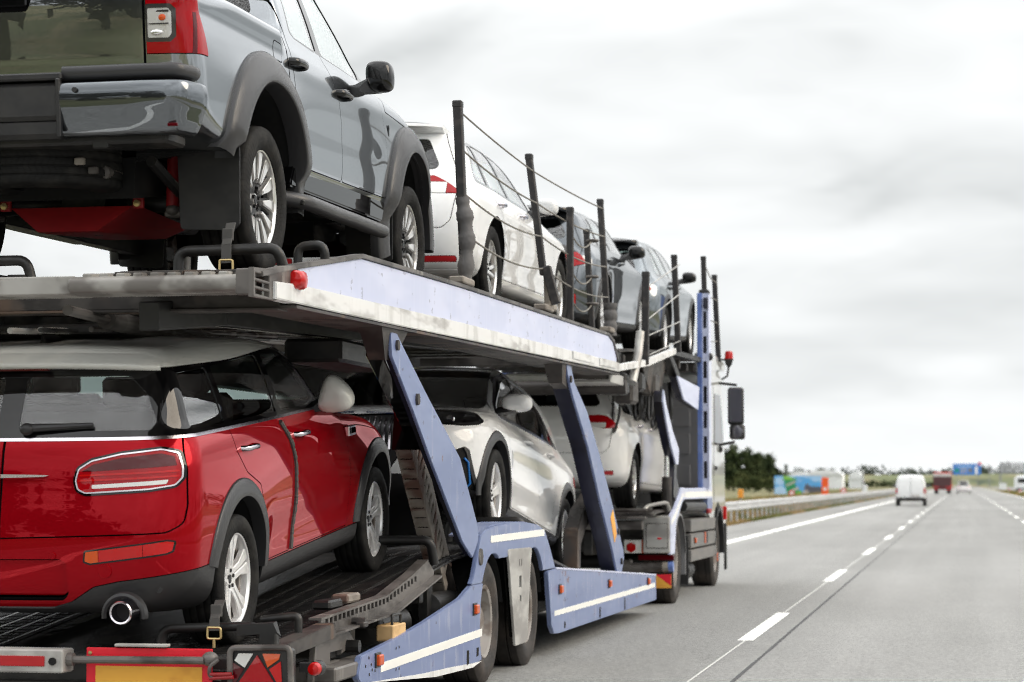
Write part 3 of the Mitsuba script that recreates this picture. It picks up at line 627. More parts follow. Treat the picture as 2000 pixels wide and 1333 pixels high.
    # --- wire rail posts of the upper deck, right side, and what is seen of the left
    def post(bx_, by, bz, tx, tz, w=.062, cap=True, dz=0):
        k = obj('rail_post', beam((bx_, by, bz + dz), (tx, by, tz), w, w, .008, (0, 1, 0)), 'post_black', key); obj('post_cap', bx((tx, by, tz + .008), (w + .006, w + .006, .05), .008), 'black_plastic', k); return k
    post(-3.19, 14.56, 2.62, -3.215 - .03, 3.835, .060)
    post(-3.20, 17.45, 2.97, -3.315, 3.896, .055); post(-3.20, 18.68, 2.64, -3.20, 3.62, .056); post(-3.20, 19.83, 2.66, -3.25, 3.563, .052); post(-3.19, 20.71, 2.66, -3.265, 3.939, .056)
    obj('post_foot', beam((-3.085, 17.36, 2.735), (-3.165, 17.36, 3.03), .075, .06, .008, (0, 1, 0)), 'post_black', key)
    obj('post_hinge', cat([beam((-3.175, 17.52, 2.70), (-3.18, 17.50, 3.0), .055, .06, .01, (0, 1, 0)), bx((-3.17, 17.5, 2.72), (.11, .16, .05), .01)]), 'perf_beige', key)
    for (x, y, z) in ((-3.18, 14.4, 2.655), (-3.17, 17.3, 2.70), (-3.17, 20.55, 2.745)): obj('post_socket', bx((x, y, z), (.10, .34, .045), .008), 'perf_beige', key)
    pf = []
    zz = np.linspace(2.68, 3.22, 40); r = .034 + .022 * np.abs(np.sin((zz - 2.68) ** 1.15 * 22)) ** .5 * (.7 + .3 * np.sin(zz * 37)) + .006 * np.random.RandomState(1).rand(40); r[0] = r[-1] = .045
    obj('foam_padding', tube(np.stack([-3.175 - .055 * (zz - 2.68) / 1.2 + .012 * np.sin(zz * 9), 14.53 + 0 * zz, zz], 1), r, 14), 'foam_grey', key, smooth=60)
    0 and obj('padding_tie', cat([tube(np.stack([-3.19 + (.074) * np.cos(g), 14.53 + .074 * np.sin(g), 0 * g + z], 1), .007, 6, closed=True) for z in (2.88, 3.02, 3.17) for g in [np.linspace(0, 2 * PI, 19)[:-1]]]), 'post_black', key, kind='stuff')
    zz = np.linspace(2.70, 3.0, 30); r = .045 + .02 * np.abs(np.sin(zz * 31)) ** .6
    obj('foam_padding', tube(np.stack([-3.165 - .0 * zz, 20.66 + 0 * zz, zz], 1), r, 10), 'foam_grey', key, smooth=60)
    def cable(pts, r=.0075, sag=.02, name='safety_cable'):
        P = []
        for a, b in zip(pts[:-1], pts[1:]):
            a, b = np.array(a, float), np.array(b, float)
            for t in np.linspace(0, 1, 9)[:-1]: P.append(a + (b - a) * t - [0, 0, sag * 4 * t * (1 - t)])
        P.append(np.array(pts[-1])); obj(name, tube(P, r, 6), 'cable', key)
    for zs, sag in (((3.79, 3.79, 3.88), .012), ((3.54, 3.535, 3.62), .03), ((3.25, 3.275, 3.34), .05), ((2.98, 3.02, 3.06), .06)):
        cable([(-3.172 - .055 * (zs[0] - 2.62) / 1.2, 14.57, zs[0]), (-3.18 - .115 * max(zs[1] - 2.97, 0) / .93, 17.45, zs[1]), (-3.17 - .075 * (zs[2] - 2.66) / 1.28, 20.71, zs[2])], .0065, sag)
    # loose wires and rings of the short posts, towards the truck
    for z in (3.49, 3.17, 2.93): obj('cable_ring', tube(np.stack([-3.20 + .05 * np.cos(g), 19.83 + .05 * np.sin(g), 0 * g + z], 1), .012, 7, closed=True), 'dirty_steel', key) if (g := np.linspace(0, 2 * PI, 15)[:-1]) is not None else None
    for a, b in (((-3.2, 18.7, 3.45), (-3.2, 19.8, 3.48)), ((-3.2, 18.7, 3.14), (-3.2, 19.8, 3.16)), ((-3.2, 18.7, 2.90), (-3.2, 19.8, 2.92))): cable([a, b], .007, .09)
    # left side posts
    for y, z in ((14.6, 2.6), (17.5, 2.63), (20.7, 2.66)): pass
    # --- slanted struts
    a1 = [(12.42, 2.20), (12.57, 2.20), (12.75, 2.12), (13.29, 1.89), (14.24, 1.51), (14.79, 1.06), (14.80, .97), (14.62, .86), (14.32, .97), (13.43, 1.485), (12.96, 1.775), (12.46, 2.06)]
    k = pair('deck_strut', prism_x(rpoly(a1, .02), XS - .024, XS - .004, .004), 'blue_paint', key)
    pair('strut_box', prism_x(Polygon(a1).buffer(-.012), XS - .055, XS - .024, .003), 'navy', key)
    pair('strut_bolt', lathe([(0, .035), (.015, .034), (.018, .001)], 18, 'x', (XS - .004, 13.05, 1.84)), 'rusty_steel', key); pair('strut_bolt', lathe([(0, .03), (.015, .03), (.018, .001)], 18, 'x', (XS - .004, 12.56, 2.13)), 'rusty_steel', key)
    pair('strut_mount', hull([(XS - .14, 12.2, 2.24), (XS + .0, 12.2, 2.24), (XS - .14, 12.85, 2.24), (XS, 12.85, 2.24), (XS - .13, 12.42, 2.04), (XS - .035, 12.42, 2.04), (XS - .13, 12.62, 2.05), (XS - .035, 12.62, 2.05)]), 'rusty_steel', key)
    a2 = [(18.22, 2.33), (18.42, 2.33), (18.62, 2.18), (19.27, 1.96), (19.94, 1.60), (20.65, 1.18), (21.36, .72), (21.40, .64), (21.20, .47), (21.02, .48), (20.69, .74), (20.02, 1.16), (19.33, 1.65), (18.55, 2.06), (18.30, 2.22)]
    pair('deck_strut', prism_x(rpoly(a2, .02), XS - .024, XS - .004, .004), 'blue_paint', key)
    pair('strut_box', prism_x(Polygon(a2).buffer(-.012), XS - .16, XS - .024, .003), 'navy', key)
    pair('strut_mount', hull([(XS - .16, 18.0, 2.36), (XS, 18.0, 2.36), (XS - .16, 18.6, 2.36), (XS, 18.6, 2.36), (XS - .15, 18.2, 2.16), (XS - .035, 18.2, 2.16), (XS - .15, 18.5, 2.12), (XS - .035, 18.5, 2.12)]), 'rusty_steel', key)
    obj('warning_sticker', prism_x(rpoly([(20.55, 1.03), (20.70, 1.11), (20.92, .88), (20.78, .80)], .01), XS - .003, XS), 'yellow_tape', key)
    for (y, z) in ((18.4, 2.2), (21.0, .9), (21.2, .62)): pair('strut_bolt', lathe([(0, .03), (.015, .03), (.018, .001)], 14, 'x', (XS - .004, y, z)), 'rusty_steel', key)
    # perforated prop behind the first strut, with its piston
    p0, p1 = np.array([13.75, 1.64]), np.array([14.72, .72]); d = (p1 - p0) / np.linalg.norm(p1 - p0); nn = np.array([-d[1], d[0]]); L = np.linalg.norm(p1 - p0)
    fac = Polygon([p0 + nn * .13, p1 + nn * .12, p1 - nn * .12, p0 - nn * .13]); hol = []
    for i in range(15):
        c = p0 + d * (.08 + i * (L - .16) / 14); hol.append(Polygon([c + nn * .055 + d * .017, c + nn * .055 - d * .017, c - nn * .045 - d * .017, c - nn * .045 + d * .017]))
    side_f = fac.difference(unary_union(hol))
    prop = cat([prism_x(side_f, -3.345, -3.335, .002), prism_x(fac, -3.435, -3.425)])
    for sgn in (1, -1):   # narrow faces, with their own slots
        for a in np.linspace(0, L, 16)[:-1]:
            c0 = p0 + d * a + nn * .118 * sgn; c1 = c0 + d * (L / 15 * .86)
            prop = cat([prop, beam((-3.385, *c0), (-3.385, *c1), .09, .01, .002)])
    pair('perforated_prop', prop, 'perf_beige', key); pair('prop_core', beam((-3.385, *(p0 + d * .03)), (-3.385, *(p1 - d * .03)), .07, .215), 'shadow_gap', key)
    pair('prop_piston', tube([(-3.355, *(p1 - d * .1)), (-3.355, *(p1 + d * .45))], .05, 16), 'rusty_steel', key)
    pair('prop_head', hull([(-3.46, *(p0 + nn * .12)), (-3.25, *(p0 + nn * .12)), (-3.46, *(p0 - nn * .12)), (-3.25, *(p0 - nn * .12)), (-3.42, *(p0 - d * .25)), (-3.29, *(p0 - d * .25))]), 'black_gloss', key)
    pair('prop_arm', beam((-3.33, 13.72, 1.70), (-3.29, 12.6, 2.14), .10, .15), 'black_gloss', key)
    # dark bent arm by the second strut
    ba = LineString([(19.92, .50), (19.95, .86), (20.25, 1.02), (21.1, 1.24)]).buffer(.10, cap_style=2, join_style=1)
    pair('bent_arm', prism_x(ba, XS - .32, XS - .19, .01), 'rusty_steel', key)
    # --- lower deck
    lo = deck_z([(9.9, .42), (11.12, .535), (13.87, .797), (14.6, .86), (15.2, .885), (16.6, .88), (17.3, .852), (20.8, .432), (21.6, .36), (23.6, .34)])
    track(key, 'lower_wheel_track', lo, 10.3, 14.6, -4.05, -3.28, 'deck_black', 7, .048)
    track(key, 'middle_wheel_track', lo, 14.62, 23.4, -4.02, -3.28, 'deck_black', 6, .07)
    ys = [10.3, 11.12, 13.87, 14.6, 15.2, 16.6, 17.3, 20.8, 21.6, 23.6]
    obj('deck_floor', arc_strip([(y, float(lo(y)) - .06) for y in ys], 0, .012, XC - .40, XC + .40), 'deck_black', key)
    pair('ramp_side_rail', prism_x(Polygon([(11.38, .650), (12.74, .70), (13.40, .80), (13.77, .872), (13.95, .80), (13.93, .765), (12.80, .60), (11.40, .560)]).difference(unary_union([sbox(y, .668 + (y - 11.4) * .035 + max(0, y - 12.7) * .095 - .055, y + .05, .668 + (y - 11.4) * .035 + max(0, y - 12.7) * .095 - .022) for y in np.arange(11.47, 13.5, .085)])), -3.268, -3.255, .002), 'dirty_steel', key)
    pair('ramp_side_lip', [arc_strip([(11.38, .563), (12.78, .603), (13.93, .768)], 0, .012, -3.268, -3.20), arc_strip([(11.38, .648), (12.74, .698), (13.40, .798), (13.77, .870)], 0, .012, -3.32, -3.25)], 'dirty_steel', key)
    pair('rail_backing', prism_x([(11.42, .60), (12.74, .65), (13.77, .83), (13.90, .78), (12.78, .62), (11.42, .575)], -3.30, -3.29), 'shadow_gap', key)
    obj('chassis', cat([bx((XC + s * .55, 14.2, .42), (.14, 7.6, .24), .01) for s in (-1, 1)] + [bx((XC + s * .55, 20.6, .26), (.14, 6., .18), .01) for s in (-1, 1)]), 'black_frame', key)
    for y in (10.8, 11.8, 12.8, 13.8, 17.9, 19.2, 20.5, 21.8, 23.0): obj('chassis_cross_member', bx((XC, y, float(lo(y)) - .14), (2.25, .09, .09), .006), 'black_frame', key)
    for y in (15.28, 16.77):
        for sx in (1, -1): heavy_wheel(key, XC + sx * (-3.19 - XC - .145), y, .42, .245, .29, sx)
        obj('axle', tube([(XC - .95, y, .408), (XC + .95, y, .408)], .065, 14), 'black_frame', key)
    # --- blue skirts
    import shapely.affinity as aff
    body = Polygon([(14.56, .695), (14.64, .74), (14.86, 1.0), (15.0, 1.03), (15.3, 1.052), (15.91, 1.068), (16.5, 1.06), (16.94, 1.035), (17.22, .99), (17.42, .87), (17.68, .685), (17.34, .685), (14.58, .685)])
    cut = unary_union([Point(y, .40).buffer(.47, 40) for y in (15.28, 16.77)])
    fen = body.difference(cut).difference(sbox(15.3, .2, 16.75, .83))
    pair('wheel_fender', prism_x(fen, XS - .03, XS, .005), 'blue_paint', key)
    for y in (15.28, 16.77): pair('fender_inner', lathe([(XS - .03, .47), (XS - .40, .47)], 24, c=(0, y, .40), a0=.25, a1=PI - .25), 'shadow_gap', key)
    top_ = [(14.86, 1.0), (15.3, 1.052), (15.91, 1.068), (16.5, 1.06), (16.94, 1.035), (17.22, .99), (17.42, .87), (17.68, .69)]
    pair('fender_top', arc_strip(top_, 0, .012, XS - .22, XS - .031), 'blue_paint', key)
    pair('fender_cap', lathe([(0, .058), (.01, .055), (.014, .001)], 28, 'x', (XS, 14.84, .86)), 'dirty_steel', key)
    pl = rpoly([(15.74, .885), (16.68, .875), (16.62, .78), (16.47, .19), (16.02, .19), (15.80, .78)], .03)
    pl = pl.difference(unary_union([sbox(16.17, .60, 16.25, .68), sbox(16.16, .755, 16.185, .80), sbox(16.24, .755, 16.265, .80), sbox(16.19, .50, 16.24, .54)]))
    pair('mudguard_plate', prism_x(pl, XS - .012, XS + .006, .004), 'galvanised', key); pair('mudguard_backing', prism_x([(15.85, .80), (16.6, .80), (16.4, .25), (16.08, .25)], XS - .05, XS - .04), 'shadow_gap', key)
    skf = rpoly([(17.34, .672), (17.68, .68), (23.62, .395), (23.66, .14), (17.85, .165), (17.62, .175), (17.50, .24)], .025)
    pair('side_skirt', [prism_x(skf, XS - .035, XS + .001, .005), bx((XS - .2, 23.66, .27), (.36, .03, .24), .005)], 'blue_paint', key)
    pair('skirt_lip', arc_strip([(17.68, .684), (23.62, .40)], 0, .014, XS - .20, XS + .006), 'pale_blue_sky_sheen', key)
    skr = rpoly([(14.57, .682), (15.0, .682), (14.93, .40), (14.91, .18), (14.6, .155), (13.53, .185), (12.3, .255), (11.80, .285), (11.72, .32), (11.80, .43), (12.6, .475), (13.27, .525), (14.24, .615)], .03)
    skr = skr.difference(Point(15.28, .40).buffer(.45, 40))
    pair('side_skirt', prism_x(skr, XS - .035, XS + .001, .005), 'blue_paint', key)
    pair('skirt_dirt_edge', prism_x([(11.85, .283), (13.53, .178), (14.6, .15), (14.88, .172), (14.6, .178), (13.9, .205), (13.2, .225)], XS + .0012, XS + .003), 'dirty_white', key)
    for nm, P in (('reflective_strip', [(12.20, .312), (12.20, .362), (14.88, .385), (14.88, .335)]), ('reflective_strip', [(15.17, .945), (15.17, .992), (17.18, .998), (17.18, .948)]), ('reflective_strip', [(17.62, .312), (17.62, .352), (23.53, .322), (23.53, .275)])):
        pair(nm, prism_x(P, XS + .0012, XS + .0045), 'white_tape', key)
    for y, z in ((17.86, .51), (20.41, .445), (22.99, .358), (14.65, .525), (12.13, .385)): side_lamp(key, y, z)
    for (y, z, hh) in ((19.9, .215, .05), (21.4, .215, .06), (18.1, .215, .025), (14.45, .225, .05), (14.75, .24, .03)): pair('drain_slot', prism_x(rpoly([(y - .035, z - hh), (y - .03, z + hh), (y + .03, z + hh * .9), (y + .03, z - hh * .8)], .006), XS + .0014, XS + .0035), 'shadow_gap', key)
    for (y, z) in ((11.95, .41), (12.0, .37), (12.02, .34), (11.96, .32), (12.08, .33), (12.55, .42), (12.62, .421), (12.55, .30), (12.62, .30), (11.88, .37)): obj('rivet', lathe([(0, .009), (.003, .008), (.0035, .001)], 10, 'x', (XS + .001, y, z)), 'navy', key)
    # --- tail end
    g = 10.2
    obj('rear_beam', bx((XC, 10.42, .46), (2.3, .16, .14), .012), 'black_frame', key)
    k = obj('rear_box', bx((-4.40, g - .02, .515), (.52, .14, .11), .008), 'galvanised', key); obj('reflective_tape', bx((-4.43, g - .095, .515), (.40, .008, .048), .002), 'reflector_red', k); obj('box_end', lathe([(0, .001), (0, .018), (.02, .018)], 16, 'y', (-4.19, g - .10, .515)), 'shadow_gap', k)
    k = obj('marking_board', bx((-3.755, g + .02, .43), (.62, .012, .29), .003), 'red_tape', key); obj('marking_field', bx((-3.755, g + .0125, .385), (.525, .005, .21), .002), 'yellow_tape', k)
    for x in (-4.045, -3.465): obj('board_rivet', lathe([(-.006, .001), (-.005, .009), (.002, .009)], 12, 'y', (x, g + .013, .55)), 'brass', k)
    obj('towing_bar', cat([tube([(-4.13, g - .03, .52), (-3.47, g - .03, .525)], .018, 12), tube([(-4.17, g - .03, .52), (-4.11, g - .03, .52)], .032, 12), sphere((-3.45, g - .0, .53), (.04, .04, .035))]), 'dirty_steel', key)
    obj('board_lamp', cat([bx((-3.79, g + .02, .588), (.26, .05, .014), .004)]), 'galvanised', key)
    k = obj('tail_light_cluster', bx((-3.205, g + .02, .45), (.31, .07, .27), .012), 'black_frame', key)
    y = g - .0165
    def flat(poly, mt, nm, d=.006): obj(nm, prism_y(poly, y - d, y + .001), mt, k)
    flat([(-3.325, .527), (-3.305, .560), (-3.235, .560), (-3.275, .495)], 'white_lens', 'reversing_lens'); flat([(-3.19, .560), (-3.105, .560), (-3.11, .535), (-3.165, .497)], 'orange_lens', 'indicator_lens')
    flat([(-3.215, .552), (-3.135, .43), (-3.12, .35), (-3.31, .35), (-3.30, .43)], 'red_lens', 'reflector_triangle', .010); flat([(-3.335, .518), (-3.28, .488), (-3.315, .43), (-3.335, .42)], 'dark_red_lens', 'brake_lens'); flat([(-3.157, .489), (-3.102, .525), (-3.095, .42), (-3.115, .42)], 'red_bright', 'brake_lens')
    obj('cluster_guard', tube(bend([(-3.345, g - .02, .36), (-3.345, g - .03, .585), (-3.055, g - .03, .592), (-3.05, g - .02, .35)], .03, 5), .014, 10), 'dirty_steel', k)
    k = obj('rear_marker_light', lathe([(-.045, .001), (-.04, .026), (-.02, .032), (0, .032)], 24, 'y', (-3.005, 10.42, .475)), 'red_bright', key); obj('lamp_base', cat([lathe([(0, .036), (.06, .036)], 20, 'y', (-3.005, 10.42, .475)), bx((-3.05, 10.48, .475), (.1, .03, .05), .005)]), 'black_plastic', k)
    obj('red_catch', cat([tube([(-3.435, g - .04, .462), (-3.33, g - .05, .466)], .009, 8), tube([(-3.44, g - .04, .444), (-3.32, g - .05, .452)], .009, 8)]), 'red_part', key)
    obj('latch_hook', tube(bend([(-3.40, g - .03, .53), (-3.44, g - .04, .50), (-3.44, g - .04, .45), (-3.38, g - .04, .44)], .02, 4), .009, 8), 'dirty_steel', key)
    loop(key, [(-3.79, 10.47, .56), (-3.775, 10.47, .65), (-3.32, 10.47, .668), (-3.29, 10.47, .62)], .022, 'black_frame'); obj('loop_bracket', hull([(-3.40, 10.44, .62), (-3.40, 10.44, .675), (-3.22, 10.44, .685), (-3.20, 10.44, .64), (-3.38, 10.50, .62), (-3.22, 10.50, .69), (-3.20, 10.5, .62)]), 'black_frame', key)
    obj('loop_leg', bx((-3.25, 10.47, .60), (.09, .06, .09), .008), 'black_frame', key)
    loop(key, [(-3.45, 10.98, .665), (-3.29, 11.0, .685), (-3.262, 11.0, .68), (-3.262, 11.0, .56)], .021, 'black_frame')
    loop(key, [(-3.75, 14.02, .82), (-3.75, 14.02, .985), (-3.30, 14.02, .99), (-3.28, 14.06, .84)], .03, 'black_frame'); loop(key, [(-3.9, 17.2, .9), (-3.9, 17.2, 1.055), (-3.33, 17.2, 1.06), (-3.31, 17.24, .92)], .032, 'black_frame')
    strap(key, -3.485, 10.36, .60, .79, (-.005, .10))
    obj('deck_edge_plate', prism_x([(10.25, .50), (10.25, .56), (11.4, .63), (11.4, .55)], -3.28, -3.18, .004), 'rusty_steel', key)
    obj('bracket_plate', prism_x(rpoly([(11.28, .30), (11.34, .54), (11.95, .57), (12.15, .47), (11.85, .44), (11.75, .36), (11.6, .28)], .02).difference(sbox(11.62, .41, 11.84, .46)), -3.30, -3.27, .003), 'dirty_steel', key)
    obj('skirt_carrier', cat([bx((-3.24, 11.78, .365), (.16, .9, .075), .01), bx((-3.40, 11.45, .36), (.3, .10, .10), .01)]), 'dirty_steel', key); obj('carrier_tube', tube([(-3.9, 11.95, .47), (-3.2, 11.95, .47)], .035, 12), 'black_frame', key)
    obj('carrier_bracket', cat([bx((-3.35, 12.45, .60), (.05, .35, .10), .01), bx((-3.38, 12.25, .50), (.12, .12, .14), .01)]), 'black_frame', key)
    obj('rusty_bolt', cat([tube([(-3.26, 12.0, .60), (-3.18, 12.0, .60)], .022, 8), bx((-3.2, 12.0, .585), (.05, .09, .03), .006)]), 'rusty_steel', key)
    obj('side_reflector', bx((-3.36, 13.62, .69), (.03, .26, .035), .006), 'red_bright', key)
    for (x, y, z, mt) in ((-3.38, 11.95, .695, 'black_frame'), (-3.36, 12.25, .715, 'perf_beige')): obj('wheel_chock', bx((x, y, z), (.10, .26, .05), .012), mt, key)
    k = obj('wood_block', bx((-3.22, 12.72, .50), (.10, .30, .09), .006), 'wood', key); obj('block_strap', tube(bend([(-3.19, 12.62, .54), (-3.19, 12.62, .60), (-3.19, 12.82, .60), (-3.19, 12.82, .54)], .02, 4), .008, 8), 'black_frame', k)
    for k_, (x, y, z) in enumerate(((-3.36, 14.15, .62), (-3.36, 14.5, .55), (-3.42, 13.3, .5))): obj('air_tank' if k_ else 'support_leg', (lathe([(-.35, .001), (-.33, .10), (.33, .10), (.35, .001)], 20, 'y', (x, y, z)) if k_ else bx((x, y, z), (.07, .12, .45), .01)), 'black_frame', key)
    obj('drawbar', cat([beam((XC, 23.4, .3), (XC, 26.2, .45), .16, .14), bx((XC, 22.5, .30), (2.2, 1.6, .05), .01)]), 'black_frame', key)
trailer()
# ------------------------------------------------------------------ the truck that pulls it
def truck():
    key = thing('car_transporter_truck', 'white cab lorry with blue slotted post and cars on its decks, towing the transporter trailer', 'lorry')
    for sx in (1, -1):
        heavy_wheel(key, XC + sx * (-3.19 - XC - .16), 25.70, .48, .285, .32, sx); heavy_wheel(key, XC + sx * (-3.21 - XC - .16), 30.18, .48, .285, .30, sx)
    obj('chassis', cat([bx((XC + s * .42, 27.6, .70), (.1, 6.2, .26), .01) for s in (-1, 1)] + [bx((XC, y, .70), (.8, .12, .2), .01) for y in (24.9, 26.4, 28)]), 'black_frame', key)
    obj('axle', tube([(XC - .9, 25.7, .47), (XC + .9, 25.7, .47)], .09, 14), 'black_frame', key); obj('axle', tube([(XC - .9, 30.18, .47), (XC + .9, 30.18, .47)], .07, 14), 'black_frame', key)
    # lower deck
    zf = deck_z([(23.9, 1.0), (24.6, 1.045), (25, 1.05), (28.8, .985)])
    track(key, 'wheel_track', zf, 24.2, 28.75, XS - .78, XS - .10, 'rusty_steel', 6, .12)
    obj('deck_floor', arc_strip([(24.2, .97), (28.7, .93)], 0, .014, XC - .55, XC + .55), 'deck_black', key)
    obj('deck_rear_beam', cat([bx((XC, 24.3, .90), (2.1, .10, .10), .01), bx((XC, 24.22, .98), (2.2, .16, .03), .006)]), 'dirty_steel', key)
    for y in (24.4, 24.75): obj('deck_slat', bx((-3.62, y, 1.06), (.55, .05, .03), .006), 'dirty_steel', key)
    obj('deck_grab_bar', tube(bend([(-3.46, 24.7, 1.0), (-3.40, 24.8, 1.10), (-3.2, 24.95, 1.14), (-3.18, 25.0, 1.05)], .04, 5), .022, 10), 'galvanised', key)
    # tool box and rear end
    k = obj('tool_box', cat([bx((-3.305, 24.98, .785), (.30, .26, .40), .012), bx((-3.305, 25.0, .985), (.30, .24, .02), .004)]), 'galvanised', key)
    obj('box_door', bx((-3.30, 24.843, .775), (.225, .012, .26), .006), 'galvanised', k); obj('door_seal', bx((-3.30, 24.8475, .775), (.24, .010, .275), .004), 'rusty_steel', k)
    obj('door_catch', bx((-3.27, 24.832, .745), (.045, .010, .018), .003), 'red_tape', k)
    k = obj('rear_reflector_board', bx((-3.56, 24.9, .655), (.22, .02, .145), .004), 'white_tape', key); obj('hexagon_reflector', lathe([(-.014, .001), (-.012, .055), (0, .058)], 6, 'y', (-3.59, 24.89, .645)), 'red_bright', k); obj('board_edge', bx((-3.462, 24.889, .655), (.022, .006, .145), .002), 'orange_lens', k)
    obj('rear_lamp_bar', bx((-3.32, 24.95, .535), (.40, .05, .06), .008), 'dark_red_lens', key)
    obj('under_run_bar', cat([tube([(-3.62, 24.95, .42), (-3.14, 24.95, .435)], .055, 16), tube([(-3.72, 24.95, .43), (-3.60, 24.95, .44)], .075, 14), sphere((-3.60, 24.9, .49), (.03, .03, .03))]), 'dirty_steel', key); obj('bar_end_sleeve', tube([(-3.185, 24.95, .434), (-3.13, 24.95, .436)], .057, 16), 'ladder_blue', key); obj('bar_sticker', tube([(-3.25, 24.95, .432), (-3.187, 24.95, .434)], .057, 16), 'perf_beige', key)
    k = obj('marking_plate', prism_y([(-3.32, .35), (-3.15, .355), (-3.15, .205), (-3.32, .20)], 24.9, 24.912), 'yellow_tape', key); obj('marking_stripe', prism_y([(-3.32, .35), (-3.15, .355), (-3.15, .225)], 24.896, 24.8995), 'red_tape', k)
    obj('mud_flap', bx((-3.22, 25.08, .37), (.14, .02, .38), .004), 'black_plastic', key); obj('mud_flap', bx((-3.32, 26.42, .46), (.36, .02, .56), .004), 'black_plastic', key)
    # blue corner frame, mudguard, beam
    corner = [(24.87, .57), (24.87, .99), (25.30, 1.08), (25.95, 1.30), (26.15, 1.30), (26.15, 1.17), (25.95, 1.13), (25.38, .92), (25.24, .57)]
    pair('corner_frame', prism_x(corner, XS - .03, XS + .0, .004), 'pale_blue_sky_sheen', key); pair('corner_stripe', prism_x([(24.90, .93), (25.28, 1.02), (25.95, 1.235), (26.12, 1.235), (26.12, 1.195), (25.95, 1.19), (25.33, .975), (24.93, .89)], XS + .0005, XS + .003), 'white_tape', key)
    pair('mudguard', [lathe([(XS - .36, .55), (XS - .01, .55), (XS + .005, .54), (XS + .005, .515)], 40, c=(0, 25.70, .47), a0=.15, a1=PI - .75), bx((XS - .18, 26.24, .50), (.36, .03, .4), .006)], 'cab_grey', key)
    pair('side_beam', prism_x([(26.15, 1.165), (26.15, 1.29), (29.1, 1.295), (29.1, 1.16)], XS - .06, XS, .005), 'pale_blue_sky_sheen', key); pair('beam_stripe', prism_x([(26.2, 1.185), (26.2, 1.25), (29.08, 1.25), (29.08, 1.185)], XS + .0005, XS + .003), 'white_tape', key)
    pair('beam_bracket', prism_x([(28.6, .98), (28.6, 1.165), (29.15, 1.165), (29.15, 1.02)], XS - .06, XS - .004, .004), 'blue_paint', key)
    obj('beam_pipe', tube([(-3.22, 26.5, 1.08), (-3.2, 28.4, 1.06)], .06, 14), 'black_frame', key); obj('red_lamp', bx((-3.15, 28.7, 1.0), (.04, .3, .06), .01), 'red_part', key)
    # fuel tank / side cover
    for z0, z1, nm in ((.765, .925, 'upper'), (.575, .755, 'middle'), (.415, .565, 'lower')): obj('side_cover', prism_x(rpoly([(26.80, z0 + .01), (26.80, z1), (29.55, z1 - .012), (29.45, z0)], .012), XS - .30, XS - .004, .01), 'tank_grey', key)
    side_lamp(key, 27.15, .67, XS - .004); obj('side_reflector', bx((XS + .004, 28.25, .68), (.012, .10, .14), .003), 'orange_lens', key); obj('side_reflector', bx((XS + .006, 28.42, .68), (.012, .10, .14), .003), 'black_plastic', key); obj('side_reflector', bx((XS + .02, 29.5, .40), (.012, .08, .11), .003), 'orange_lens', key)
    for y in (27.1, 27.9): obj('air_tank', lathe([(-.3, .001), (-.27, .13), (.27, .13), (.3, .001)], 20, 'y', (XS - .25, y, .29)), 'black_frame', key)
    # slotted post and strut plates
    def slots(x0, x1, z0, z1, n, fr=.62):
        h = (z1 - z0) / n; return unary_union([rpoly([(x0, z0 + i * h), (x1, z0 + i * h), (x1, z0 + (i + fr) * h), (x0, z0 + (i + fr) * h)], .012) for i in range(n)])
    face = sbox(-3.19, 1.28, -3.115, 3.73).difference(slots(-3.178, -3.135, 1.41, 3.60, 7, .68))
    obj('slotted_post', cat([prism_y(face, 28.40, 28.43, .003), bx((-3.112, 28.52, 2.5), (.012, .26, 2.44), .003)]), 'pale_blue_sky_sheen', key); obj('post_side', bx((-3.222, 28.50, 2.5), (.062, .24, 2.46), .006), 'ladder_blue', key); obj('post_core', bx((-3.155, 28.52, 2.5), (.06, .10, 2.38), .004), 'navy', key)
    face2 = bx((2 * XC + 3.17, 28.5, 2.5), (.12, .24, 2.46), .006); obj('slotted_post', face2, 'ladder_blue', key)
    obj('post_cap', bx((-3.17, 28.5, 3.745), (.12, .2, .06), .01), 'black_plastic', key); obj('post_knob', sphere((-3.10, 28.45, 2.93), (.04, .05, .05)), 'black_plastic', key); obj('post_roller', bx((-3.14, 28.38, 3.60), (.06, .06, .14), .01), 'navy', key)
    a3 = [(24.30, 2.34), (24.50, 2.30), (25.62, 1.76), (25.66, 1.72), (25.58, 1.50), (25.35, 1.52), (24.24, 1.95)]
    a3 = [(24.36, 2.36), (24.55, 2.20), (25.10, 1.93), (25.66, 1.73), (25.60, 1.56), (25.40, 1.56), (24.95, 1.76), (24.50, 2.06), (24.30, 2.22)]
    pair('deck_strut', prism_x(rpoly(a3, .015), XS - .02, XS, .003), 'pale_blue_sky_sheen', key); pair('strut_box', prism_x(Polygon(a3).buffer(-.01), XS - .11, XS - .02, .003), 'navy', key)
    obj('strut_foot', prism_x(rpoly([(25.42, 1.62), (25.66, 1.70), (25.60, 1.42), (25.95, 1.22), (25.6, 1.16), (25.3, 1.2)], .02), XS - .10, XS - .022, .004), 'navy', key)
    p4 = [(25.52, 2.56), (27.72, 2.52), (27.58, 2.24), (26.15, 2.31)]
    pair('deck_support_plate', prism_x(rpoly(p4, .015), XS - .02, XS, .003), 'pale_blue_sky_sheen', key); pair('support_plate_edge', prism_x(Polygon(p4).buffer(-.01), XS - .10, XS - .02, .003), 'navy', key)
    obj('cylinder', cat([tube([(-3.24, 25.25, .98), (-3.24, 25.25, 1.42)], .055, 16)]), 'rusty_steel', key); obj('cylinder_rod', tube([(-3.24, 25.25, 1.42), (-3.24, 25.25, 1.72)], .030, 14), 'bright_chrome', key)
    # upper deck of the truck
    uz = deck_z([(20.9, 2.42), (23.18, 2.60), (25.44, 2.84), (28.0, 2.92), (31, 3.0)])
